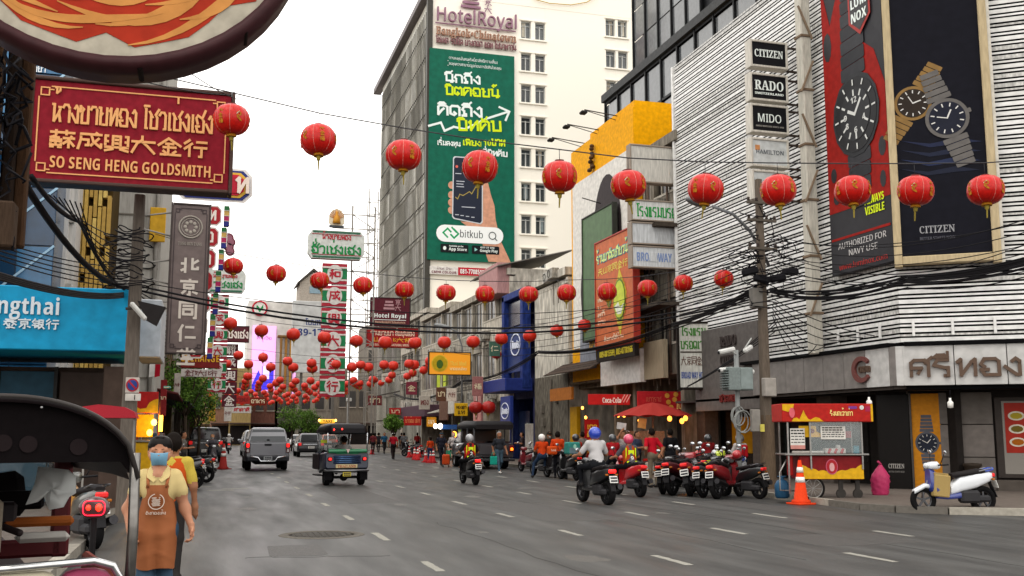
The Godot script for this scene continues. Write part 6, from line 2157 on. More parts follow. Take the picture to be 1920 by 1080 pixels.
# a car with a boxy tail; rear bumper at z = 0
func car(called: String, label: String, at: Vector3, turn: float, tone: String, d: Dictionary) -> Node3D:
	var t := thing(called, label, d.get("category", "car"), at, turn)
	var W: float = d.get("w", 1.82)
	var L: float = d.get("l", 4.6)
	var belt: float = d.get("belt", 1.0)
	var H: float = d.get("h", 1.6)
	var p := paint(hexc(tone))
	hull(t, "body", [ringz(-.02, W * .9, .42, belt - .06, .1), ringz(-.1, W * .98, .36, belt, .13), ringz(-.7, W, .3, belt + .01, .14), ringz(-L * .45, W, .3, belt + .01, .14), ringz(-L * .7, W * .99, .3, belt - .02, .14), ringz(-L * .93, W * .96, .32, belt - .18, .16), ringz(-L, W * .8, .4, belt - .34, .12)], p)
	var gl := pm("15181b", .08, "clean")
	var rake: float = d.get("rake", .35)
	var roof_l: float = d.get("roof", L * .62)
	hull(t, "cabin", [ringz(-.1, W * .86, belt - .05, belt + .03, .03, W * .84), ringz(-.12 - rake * .5, W * .92, belt - .05, (belt + H) * .5, .08, W * .84), ringz(-.12 - rake, W * .95, belt - .05, H - .03, .14, W * .76), ringz(-.5 - rake, W * .95, belt - .05, H, .16, W * .74), ringz(-roof_l * .8, W * .95, belt - .05, H - .02, .16, W * .74), ringz(-roof_l - .1, W * .93, belt - .05, H - .28, .12, W * .78), ringz(-roof_l - .6, W * .9, belt - .06, belt + .02, .03)], p)
	# rear window lies on the sloping tail
	var bk := K.new()
	var z0 := -.06
	var z1 := -.1 - rake
	var yb := belt + .06
	var yt := H - .1
	bk.quad(V(-W * .4, yb, z0 + .02), V(W * .4, yb, z0 + .02), V(W * .345, yt, z1 + .05), V(-W * .345, yt, z1 + .05))
	put(t, "rear_window", bk.done(), gl)
	for s in [-1.0, 1.0]:
		var sk := K.new()
		var za := -.35 - rake
		for g in [[za, -roof_l * .48], [-roof_l * .52, -roof_l - .15]]:
			sk.quad(V(s * W * .478, belt + .05, g[0]), V(s * W * .478, belt + .05, g[1]), V(s * W * .4, H - .16, g[1] + .1), V(s * W * .4, H - .16, g[0] - .1))
		put(t, "side_window", sk.done(), gl)
		slab(t, "tail_light", V(s * W * .42, belt - .15, -.03), V(.2, .2, .12), glow(Color(.75, .05, .04), d.get("lit", .35)), .03)
		slab(t, "mirror", V(s * (W * .5 + .1), belt + .05, -roof_l), V(.2, .13, .1), p, .03)
		for z in [-.85, -L + .85]:
			wheel(t, V(s * (W * .5 - .12), .33, z), .33, .22)
	slab(t, "bumper", V(0, .5, .0), V(W * .94, .24, .16), pm("222225", .5), .05)
	slab(t, "chrome_strip", V(0, belt - .16, .0), V(W * .6, .05, .04), metal("b9bcc0", .2), .01)
	plate(t, V(0, .66, .06), .42, .16)
	return t

func vehicles() -> void:
	# ---- silver pickup with a glazed bed canopy
	var pk := thing("pickup_truck", "silver pickup truck with glazed rear canopy and lit tail lights", "pickup", V(2.74, 0, -46.8))
	var sil := paint(hexc("5f6066"))
	hull(pk, "body", [ringz(.0, 1.76, .62, 1.2, .06), ringz(-.05, 1.82, .58, 1.24, .08), ringz(-1.8, 1.84, .56, 1.24, .1), ringz(-3.4, 1.84, .5, 1.2, .12), ringz(-4.6, 1.8, .5, 1.08, .15), ringz(-5.1, 1.6, .55, .95, .12)], sil)
	hull(pk, "canopy", [ringz(-.02, 1.68, 1.22, 1.27, .02, 1.66), ringz(-.1, 1.7, 1.2, 1.6, .1, 1.56), ringz(-.22, 1.72, 1.2, 1.84, .16, 1.42), ringz(-1.2, 1.72, 1.2, 1.87, .18, 1.4), ringz(-3.1, 1.72, 1.18, 1.82, .18, 1.4), ringz(-3.8, 1.66, 1.16, 1.24, .03, 1.6)], paint(hexc("77787d")))
	var wk := K.new()
	wk.quad(V(-.76, 1.27, .0), V(.76, 1.27, .0), V(.66, 1.78, -.17), V(-.66, 1.78, -.17))
	put(pk, "rear_window", wk.done(), pm("23282c", .08, "clean"))
	slab(pk, "window_latch", V(0, 1.33, .01), V(.12, .05, .03), pm("15161a"), .01)
	var tg := slab(pk, "tailgate", V(0, .92, .015), V(1.5, .56, .05), paint(hexc("65666d")), .02)
	slab(tg, "handle", V(0, .2, .03), V(.3, .09, .03), pm("1d1e22", .4), .015)
	for s in [-1.0, 1.0]:
		var tl := slab(pk, "tail_light", V(s * .85, .98, .0), V(.17, .42, .1), pm("5a2024", .3), .03)
		slab(tl, "lit_lamp", V(0, .11, .03), V(.13, .17, .06), glow(Color(.95, .06, .04), 1.4), .02)
		slab(tl, "reverse_lamp", V(0, -.12, .035), V(.11, .14, .05), pm("b9b2b2", .2), .02)
		wheel(pk, V(s * .78, .38, -1.15), .38, .26)
		wheel(pk, V(s * .78, .38, -4.2), .38, .26)
		slab(pk, "mirror", V(s * 1.02, 1.25, -3.5), V(.22, .18, .1), sil, .04)
		hull(pk, "fender_flare", [ringz(-.55, .12, .4, .85, .05, -1, s * .9), ringz(-1.75, .12, .4, .85, .05, -1, s * .9)], pm("3d3e42", .5))
	var bp := slab(pk, "bumper", V(0, .52, .1), V(1.8, .22, .22), pm("2a2b2f", .5), .05)
	var ck := K.new()
	ck.tube([V(-.75, .1, .12), V(-.42, .06, .13), V(-.3, -.1, .13), V(.3, -.1, .13), V(.42, .06, .13), V(.75, .1, .12)], .035, 8)
	put(bp, "chrome_edge", ck.done(), metal("d0d2d6", .15))
	plate(pk, V(0, .55, .215), .36, .16, "8f9294")
	slab(pk, "chassis", V(0, .36, -1.5), V(1.1, .16, 3.0), pm("141416", .8), .03)
	# ---- other cars ahead
	car("estate_car", "black crossover car ahead of the tuk-tuk", V(7.21, 0, -73.48), .0, "2a2c30", {"belt": 1.02, "h": 1.62, "rake": .3, "l": 4.5})
	car("white_van", "white people carrier just ahead of the silver pickup", V(3.6, 0, -76.3), .0, "b9bcc0", {"belt": 1.08, "h": 1.85, "rake": .12, "l": 4.8, "roof": 3.8})
	car("black_van", "parked black van with red band on the left lane", V(.176, 0, -60.48), .0, "17171a", {"belt": 1.25, "h": 1.95, "rake": .1, "l": 4.8, "roof": 3.9, "w": 1.9})
	car("small_car", "pale small car queuing beyond the crossover", V(10.4, 0, -120), .0, "c5c6c4", {"belt": .95, "h": 1.5, "l": 4.1})
	car("white_minibus", "white minibus far down the middle of the street", V(13.2, 0, -154.26), .0, "d0d0cc", {"belt": 1.2, "h": 2.2, "rake": .08, "l": 5.0, "roof": 4.4, "w": 1.9})
	car("taxi_car", "orange and red taxi beyond the tuk-tuk", V(13.72, 0, -119.02), .0, "b0562a", {"belt": .95, "h": 1.5, "l": 4.4})
	# ---- dark canopy truck at the right kerb
	var ct := thing("canopy_truck", "dark canopy truck with amber lit tail lamps at the right kerb", "truck", V(12.67, 0, -46))
	var dk := paint(hexc("26272c"))
	hull(ct, "body", [ringz(.0, 1.86, .55, 1.15, .06), ringz(-.06, 1.9, .5, 1.18, .08), ringz(-2.6, 1.9, .5, 1.18, .1), ringz(-4.2, 1.84, .5, 1.15, .12), ringz(-5.0, 1.6, .55, .95, .12)], dk)
	hull(ct, "canopy_roof", [ringz(.12, 1.8, 1.8, 2.0, .1), ringz(.02, 1.95, 1.78, 2.16, .16, 1.8), ringz(-2.6, 1.95, 1.78, 2.2, .18, 1.8), ringz(-3.2, 1.9, 1.78, 2.1, .14, 1.8)], pm("201e20", .5, "patch", 1.0))
	hull(ct, "cab", [ringz(-2.7, 1.8, 1.1, 1.75, .12, 1.5), ringz(-3.8, 1.8, 1.1, 1.7, .12, 1.5), ringz(-4.3, 1.7, 1.1, 1.2, .04)], dk)
	for s in [-1.0, 1.0]:
		for z in [-.05, -1.3, -2.5]:
			block(ct, "canopy_post", V(s * .9, 1.5, z), V(.05, .7, .05), pm("57585c", .5))
		var tl := slab(ct, "tail_light", V(s * .85, .92, .02), V(.22, .3, .1), pm("6b1d1c", .4), .03)
		slab(tl, "lit_lamp", V(0, -.02, .04), V(.14, .14, .06), glow(Color(1.0, .42, .08), 2.2), .03)
		wheel(ct, V(s * .78, .38, -1.0), .38, .28)
		wheel(ct, V(s * .78, .38, -4.0), .38, .26)
		block(ct, "bench", V(s * .6, 1.2, -1.3), V(.4, .1, 2.4), pm("3a2a28", .6))
	slab(ct, "tailgate", V(0, .88, .02), V(1.35, .46, .05), paint(hexc("2f3136")), .02)
	slab(ct, "badge", V(.25, 1.02, .05), V(.2, .05, .01), pm("c9cbd0", .3), .004)
	slab(ct, "step_bumper", V(0, .42, .16), V(1.86, .12, .3), metal("4b4c50", .4), .02)
	slab(ct, "front_panel", V(0, 1.5, -2.55), V(1.7, .7, .05), pm("141416", .3), .02)
	# ---- tuk-tuk in the road
	tuktuk()
	front_tuktuk()
	# ---- motorcycles
	motorcycles()

func tuktuk() -> void:
	var t := thing("tuktuk", "blue and green tuk-tuk with black canopy seen from behind", "tuk-tuk", V(4.33, 0, -32.8), 5.0)
	var navy := paint(hexc("1d2438"))
	var chrome := metal("b9bbbf", .2)
	hull(t, "body", [ringz(.0, 1.3, .55, 1.0, .06), ringz(-.06, 1.36, .5, 1.04, .08), ringz(-.9, 1.36, .42, 1.0, .1), ringz(-1.2, 1.3, .35, .6, .06), ringz(-1.9, 1.1, .35, .55, .06), ringz(-2.3, .75, .4, 1.0, .1), ringz(-2.6, .4, .5, .95, .1)], navy)
	var can := pm("171417", .45, "patch", 1.5)
	hull(t, "canopy", [ringz(.1, 1.05, 1.62, 1.76, .06), ringz(.03, 1.3, 1.58, 1.88, .1, 1.1), ringz(-.5, 1.38, 1.6, 1.92, .12, 1.15), ringz(-1.6, 1.34, 1.62, 1.9, .12, 1.1), ringz(-2.15, 1.2, 1.62, 1.8, .08, 1.0), ringz(-2.3, .9, 1.62, 1.68, .03)], can)
	for s in [-1.0, 1.0]:
		pipe(t, "rear_post", [V(s * .62, 1.0, .0), V(s * .62, 1.62, .02)], .022, chrome)
		pipe(t, "front_post", [V(s * .5, .95, -2.1), V(s * .55, 1.66, -2.0)], .022, chrome)
		var q := slab(t, "tail_light", V(s * .54, .82, .02), V(.15, .13, .08), pm("6b1a1c", .3), .03)
		slab(q, "lit_lamp", V(0, 0, .03), V(.1, .08, .04), glow(Color(1.0, .1, .08), 1.6), .02)
		wheel(t, V(s * .55, .25, -.45), .25, .17, 5, "57575a")
		slab(t, "mud_flap", V(s * .56, .32, -.12), V(.24, .3, .02), pm("141315", .8), .005)
		hull(t, "seat_roll", [ringz(.04, .08, .98, 1.1, .04, -1, s * .02)] + [ringz(.03, .1, .97, 1.11, .05, -1, s * .32)], pm("1f6b45", .35))
	var roll := K.new()
	roll.cyl(V(-.6, 1.06, .02), V(-.05, 1.06, .02), .065, -1, 14)
	roll.cyl(V(.05, 1.06, .02), V(.6, 1.06, .02), .065, -1, 14)
	put(t, "seat_back", roll.done(), pm("1f7048", .3))
	flat(t, "crest", pts2([-.06, .07, .06, .07, 0, -.06]), pm("c9b0a8", .4), V(0, 1.05, .09), .02)
	slab(t, "seat_base", V(0, .98, -.25), V(1.1, .12, .5), pm("22504a", .4), .04)
	for i in 4:
		pipe(t, "grille_bar", [V(-.42, .72 + i * .055, .04), V(.4, .72 + i * .055, .04)], .014, metal("4a6a94", .25))
	slab(t, "grille_back", V(0, .8, .005), V(.86, .26, .03), pm("1f2f50", .4), .01)
	var nb := slab(t, "name_board", V(-.02, .6, .03), V(.68, .11, .03), pm("c9b98c", .4), .01)
	words(nb, "THAILAND", V(0, 0, .014), .56, .075, pm("8c2420", .5, "clean"), "serif", .008)
	pipe(t, "bumper", [V(-.68, .47, -.1), V(-.66, .47, .1), V(.66, .47, .1), V(.68, .47, -.1)], .035, metal("8f9094", .3))
	plate(t, V(-.02, .36, .1), .26, .13, "b9a63a")
	var ax := K.new()
	ax.cyl(V(-.5, .25, -.45), V(.5, .25, -.45), .045, -1, 10)
	ax.ball(V(0, .25, -.45), V(.13, .12, .13))
	put(t, "axle", ax.done(), pm("1c1b1d", .6))
	wheel(t, V(0, .25, -2.4), .25, .12, 5, "57575a")
	slab(t, "windscreen", V(0, 1.3, -2.15), V(1.0, .6, .015), glass(Color(.5, .55, .55), .2), .004)
	slab(t, "front_shield", V(0, .75, -2.2), V(1.1, .5, .06), navy, .03)
	slab(t, "dashboard", V(0, 1.02, -2.05), V(.8, .12, .2), pm("1c1b1d", .5), .03)
	pipe(t, "handlebar", [V(-.35, 1.08, -1.75), V(0, 1.02, -1.95), V(.35, 1.08, -1.75)], .016, chrome)
	slab(t, "driver_seat", V(0, .72, -1.45), V(.5, .12, .4), pm("2a2020", .6), .04)
	var tx := slab(t, "taxi_lamp", V(-.25, 2.0, -2.0), V(.5, .14, .12), glow(Color(.85, .6, .12), .6), .03)
	words(tx, "TAXI", V(0, 0, .06), .3, .08, pm("3a2a12", .5, "clean"), "sans", .006)
	for p in [-.27, .27]:
		bulb(tx, V(p, .03, .06), .035, Color(1.0, .7, .3), 4.0, .0)
	for p in [[-.45, 1.72], [-.2, 1.74]]:
		bulb(t, V(p[0], p[1], .1), .022, Color(1.0, .15, .12), 4.0, .0)
	slab(t, "license_card", V(-.5, 1.35, -1.2), V(.2, .1, .02), pm("c9d03a", .5), .005)
	slab(t, "side_panel", V(-.68, .72, -1.5), V(.05, .5, 1.0), pm("2a2226", .5), .02)
	slab(t, "step", V(-.66, .3, -1.2), V(.2, .04, .9), pm("2c2b2d", .6), .01)

func front_tuktuk() -> void:
	# the near one at the left edge; rear opening towards the camera
	var o: Vector3 = V(-.984, 1.111, -5.78)
	var t := thing("tuktuk", "near dark canopied tuk-tuk with cream and pink seat at the left edge", "tuk-tuk", V(o.x, 0, o.z), 13.0)
	var vinyl := pm("1a1315", .42, "patch", 3.0)
	var chrome := metal("9a9a9a", .18)
	var hw := .66
	# canopy: arched roof running forward, with a flap hanging at the rear
	var arch := func(z: float, hw2: float, top: float, side: float, drop: float) -> Array:
		var a := []
		for i in 25:
			var u := -1.0 + i / 12.0
			a.append(V(u * hw2, side + (top - side) * sqrt(maxf(.0, 1.0 - pow(absf(u), 2.2))) - drop, z))
		return a
	var k := K.new()
	k.st.set_smooth_group(0)
	k.loft([arch.call(.12, hw * .985, 1.755, 1.36, .0), arch.call(.14, hw, 1.78, 1.37, .0), arch.call(.05, hw + .01, 1.8, 1.38, .0), arch.call(-.6, hw + .0, 1.82, 1.4, .0), arch.call(-1.7, hw - .02, 1.79, 1.4, .0), arch.call(-2.1, hw - .08, 1.7, 1.4, .0)], false, false, false)
	put(t, "canopy", k.done(), vinyl)
	var lin := K.new()
	lin.st.set_smooth_group(0)
	lin.loft([arch.call(.03, hw * .96, 1.73, 1.36, .0), arch.call(-.6, hw * .97, 1.78, 1.37, .0), arch.call(-2.0, hw * .9, 1.66, 1.37, .0)], false, false, false)
	put(t, "lining", lin.done(), pm("1b1516", .5, "patch", 3.0))
	var pts := []
	for v in arch.call(.13, hw, 1.785, 1.37, .0):
		pts.append(v)
	pipe(t, "arch_tube", pts, .012, pm("3c3836", .35), 7)
	# rear header board with round speaker covers
	var hb := PackedVector2Array()
	for v in arch.call(.0, hw * .985, 1.765, 1.37, .0):
		hb.append(P(v.x, v.y))
	hb.append(P(hw * .88, 1.455))
	hb.append(P(-hw * .88, 1.455))
	flat(t, "header_board", hb, pm("0f0b0c", .8, "patch", 2.0), V(0, 0, .04), .03)
	for x in [-.56, -.32, -.1, .02, .135, .37]:
		flat(t, "round_cover", oval(.042, .042, 20), pm("211a1b", .8), V(x, 1.555 - .06 * absf(x), .071), .006)
	for x in [.18, .41]:
		var rv := K.new()
		rv.ball(V(x, 1.755 - .14 * x, .13), V(.008, .008, .008), 8, 6)
		put(t, "stud", rv.done(), chrome)
	# posts and side frame
	for s in [-1.0, 1.0]:
		pipe(t, "rear_post", [V(s * (hw - .02), .5, .1), V(s * (hw - .01), 1.1, .11), V(s * (hw - .015), 1.5, .1)], .027, metal("7d7a76", .3), 12)
		slab(t, "front_pillar", V(s * .53, 1.15, -1.95), V(.12, .75, .06), pm("4a1418", .45), .02)
		slab(t, "side_body", V(s * .62, .62, -.6), V(.06, .5, 1.4), pm("8c3a28", .5), .02)
	slab(t, "dash_rail", V(0, .84, -1.95), V(1.1, .12, .06), pm("4a1418", .45), .02)
	slab(t, "orange_sill", V(.36, 1.04, -1.6), V(.42, .06, .1), pm("8a4a1f", .6), .02)
	slab(t, "white_wrap", V(.38, .95, -1.5), V(.32, .06, .12), pm("a8a49e", .7), .03)
	slab(t, "windscreen", V(0, 1.18, -2.0), V(1.0, .62, .008), glass(Color(.8, .85, .85), .06), .002)
	# driver's bench back with stitched emblem
	var db := slab(t, "front_bench_back", V(-.28, 1.06, -1.0), V(.78, .34, .1), pm("8f8474", .5, "patch", 3.0), .03)
	slab(db, "maroon_strip", V(.26, .1, .048), V(.2, .12, .012), pm("6b1a22", .5), .004)
	var ek := K.new()
	ek.ring(V(0, -.05, .055), .085, .006, Basis(), 24, 5)
	ek.ring(V(0, -.05, .055), .07, .004, Basis(), 24, 5)
	put(db, "stitched_ring", ek.done(), pm("6b6257", .5))
	words(db, "S", V(0, -.05, .05), .06, .09, pm("5d554b", .5, "clean"), "serif", .006)
	slab(t, "dark_cowl", V(-.3, 1.3, -1.8), V(.75, .32, .2), pm("100e0f", .6), .05)
	slab(t, "driver_seat", V(-.36, 1.24, -1.3), V(.6, .26, .12), pm("120f10", .8), .05)
	slab(t, "side_curtain", V(-.6, 1.2, -.9), V(.03, .7, 1.9), pm("120f10", .8), .01)
	slab(t, "dark_bag", V(.2, 1.2, -1.9), V(.2, .3, .14), pm("141112", .8), .05, V(0, 0, 9))
	slab(t, "knee_panel", V(-.05, 1.17, -1.75), V(.9, .12, .08), pm("120f10", .8), .02)
	slab(t, "meter_box", V(.16, 1.1, -1.6), V(.14, .14, .1), pm("2a2426", .5), .02)
	pipe(t, "handlebar", [V(-.4, 1.1, -1.4), V(.0, 1.05, -1.65), V(.12, 1.03, -1.62), V(.24, .99, -1.38)], .022, pm("2f2626", .5))
	hull(t, "floor", [ringz(.0, 1.3, .35, .5, .05), ringz(-2.0, 1.1, .35, .5, .05), ringz(-2.6, .5, .4, .9, .1)], pm("2a2222", .6))
	# passenger seat back: padded cream and pink in a chrome tube
	var sb := part(t, "seat_back", V(0, .8, .16))
	hull(sb, "cream_pad", [ringz(-.09, .9, -.28, .1, .06, -1, -.16), ringz(-.05, .94, -.3, .13, .08, -1, -.16), ringz(.02, .94, -.3, .13, .08, -1, -.16), ringz(.06, .9, -.28, .1, .06, -1, -.16)], pm("b5ac96", .5, "fine", 6.0))
	hull(sb, "pink_pad", [ringz(-.09, .24, -.28, .1, .06, -1, .43), ringz(-.05, .27, -.3, .13, .09, -1, .43), ringz(.02, .27, -.3, .13, .09, -1, .43), ringz(.06, .24, -.28, .1, .06, -1, .43)], pm("8c3a55", .45, "fine", 6.0))
	pipe(sb, "chrome_tube", [V(-.64, .13, .02), V(.46, .17, .02), V(.55, .14, .02), V(.6, .06, .02), V(.61, -.3, .02)], .02, metal("c9c9c9", .1), 12)
	for s in [-1.0, 1.0]:
		wheel(t, V(s * .52, .25, -.5), .25, .16)
	wheel(t, V(0, .25, -2.5), .25, .12)
	# white plastic bag hanging inside the windscreen
	var wb := thing("plastic_bag", "crumpled white plastic bag hanging inside the near tuk-tuk", "bag", V(-.896, 1.258, -7.26))
	var wk := K.new()
	wk.st.set_smooth_group(0)
	var outline := [-28, 40, -5, 37, 25, 33, 38, 20, 40, -10, 28, -17, 20, -35, -5, -40, -15, -15, -25, -25, -45, -30, -32, 10]
	for sgn in [1.0, -1.0]:
		var prev := []
		for lv in 4:
			var ring := []
			for i in range(0, outline.size(), 2):
				var f := 1.0 - lv * .3
				var p := P(outline[i], outline[i + 1]) * .0034 * f
				ring.append(V(p.x, p.y, sgn * (.012 + .028 * sqrt(lv / 3.0)) + .01 * sin(i * 1.7 + lv * 2.0)))
			prev.append(ring)
		wk.loft(prev, false, true)
	put(wb, "bag", wk.done(), mat(hexc("c9ccca"), .6, .0, "clean"))
	pipe(wb, "string", [V(-.05, .13, 0), V(-.03, .3, 0)], .004, pm("b9b9b6"), 4)
	# a motorbike tail lamp and a white scooter seen through the windscreen
	var lamp := thing("tail_lamp", "lit red tail lamp in clear lens seen through the tuk-tuk", "lamp", V(-.777, 1.035, -8.73))
	lamp.scale = V(.78, .78, .78)
	var lk := K.new()
	lk.ball(Z0, V(.15, .11, .06), 20, 10)
	put(lamp, "lens", lk.done(), pm("4a3a3a", .15, "clean"))
	var lr := K.new()
	var lpts := []
	for p in roundrect(.2, .14, .045, Vector2.ZERO, 4):
		lpts.append(V(p.x, p.y, .055))
	lpts.append(lpts[0])
	lr.tube(lpts, .0045, 5)
	put(lamp, "led_ring", lr.done(), glow(Color(1.0, .1, .2), 2.0))
	for p in [[-.05, .005, .022], [.045, .005, .03]]:
		bulb(lamp, V(p[0], p[1], .06), p[2], Color(1.0, .12, .06), 4.0, .0)
	pipe(lamp, "stalk", [V(0, -.1, 0), V(.0, -1.28, -.02)], .03, pm("1b191a"))

# ---------------------------------------------------------------- scooters
func scooter(called: String, label: String, at: Vector3, turn: float, c: String, d := {}) -> Node3D:
	var t := thing(called, label, "motorbike", at, turn, d.get("group", ""))
	var p := paint(hexc(c))
	var q := paint(hexc(d.get("trim", c)))
	var dark := pm("1a191b", .5, "clean")
	var big: float = d.get("big", 1.0)
	wheel(t, V(0, .27, .62), .27, .11 * big, 5, "5d5d60")
	wheel(t, V(0, .27, -.66), .27, .09 * big, 5, "5d5d60")
	# tail cowl, rising to the rear
	hull(t, "tail_cowl", [ringz(.86, .1, .72, .8, .03), ringz(.74, .22, .62, .83, .06), ringz(.45, .3 * big, .5, .8, .09), ringz(.1, .28 * big, .42, .72, .08), ringz(-.1, .2, .36, .55, .06)], p)
	hull(t, "seat", [ringz(.78, .14, .81, .87, .03), ringz(.55, .25 * big, .78, .89, .04), ringz(.2, .27 * big, .74, .83, .04), ringz(-.06, .2, .7, .79, .03)], pm("1b1718", .55, "clean"))
	hull(t, "floorboard", [ringz(.1, .26, .3, .42, .04), ringz(-.2, .3, .28, .36, .03), ringz(-.42, .28, .3, .42, .04)], q)
	hull(t, "front_shield", [ringz(-.34, .36, .36, .78, .1, .3), ringz(-.44, .4, .36, .86, .12, .26), ringz(-.54, .26, .45, .9, .1, .2)], q)
	hull(t, "handlebar_cowl", [ringz(-.3, .16, .9, .98, .03), ringz(-.38, .3, .88, 1.04, .06), ringz(-.5, .22, .88, 1.02, .06), ringz(-.56, .1, .9, .98, .03)], p)
	hull(t, "front_fender", [ringz(-.44, .1, .48, .56, .03), ringz(-.62, .14, .5, .6, .05), ringz(-.86, .12, .38, .48, .04)], p)
	pipe(t, "fork", [V(.0, .92, -.42), V(.05, .5, -.58), V(.06, .27, -.66)], .025, metal("77777a"), 6)
	pipe(t, "handlebar", [V(-.33, .98, -.26), V(-.1, .96, -.4), V(.1, .96, -.4), V(.33, .98, -.26)], .018, dark, 6)
	for s in [-1.0, 1.0]:
		pipe(t, "mirror_stem", [V(s * .2, .98, -.36), V(s * .28, 1.18, -.32)], .009, dark, 5)
		var mk := K.new()
		mk.ball(V(s * .3, 1.22, -.31), V(.065, .045, .018), 12, 8)
		put(t, "mirror", mk.done(), metal("c9cccf", .1))
		slab(t, "indicator", V(s * .12, .68, .8), V(.07, .04, .05), pm("a8621f", .4), .01)
	var tl := slab(t, "tail_light", V(0, .76, .84), V(.17, .08, .08), glow(Color(.9, .05, .04), d.get("lit", .0)), .02)
	slab(t, "rear_fender", V(0, .48, .84), V(.13, .36, .02), dark, .008, V(-22, 0, 0))
	plate(t, V(0, .58, .9), .2, .16, "d3d2cd", "", V(-18, 0, 0))
	var ek := K.new()
	ek.cbox(V(-.05, .33, .3), V(.22, .26, .42), .05)
	ek.cbox(V(-.1, .29, .58), V(.1, .14, .3), .04)
	put(t, "engine", ek.done(), pm("2e2d2f", .5, "clean"))
	var xk := K.new()
	xk.cyl(V(.15, .3, .3), V(.17, .42, .88), .05, .065, 12)
	put(t, "exhaust", xk.done(), metal("3a393b", .4))
	pipe(t, "grab_rail", [V(-.12, .84, .5), V(-.13, .9, .78), V(.13, .9, .78), V(.12, .84, .5)], .013, metal("8b8b8e"), 6)
	var hk := K.new()
	hk.ball(V(0, .95, -.56), V(.09, .06, .05), 12, 8)
	put(t, "headlight", hk.done(), pm("c9cccf", .1, "clean"))
	return t

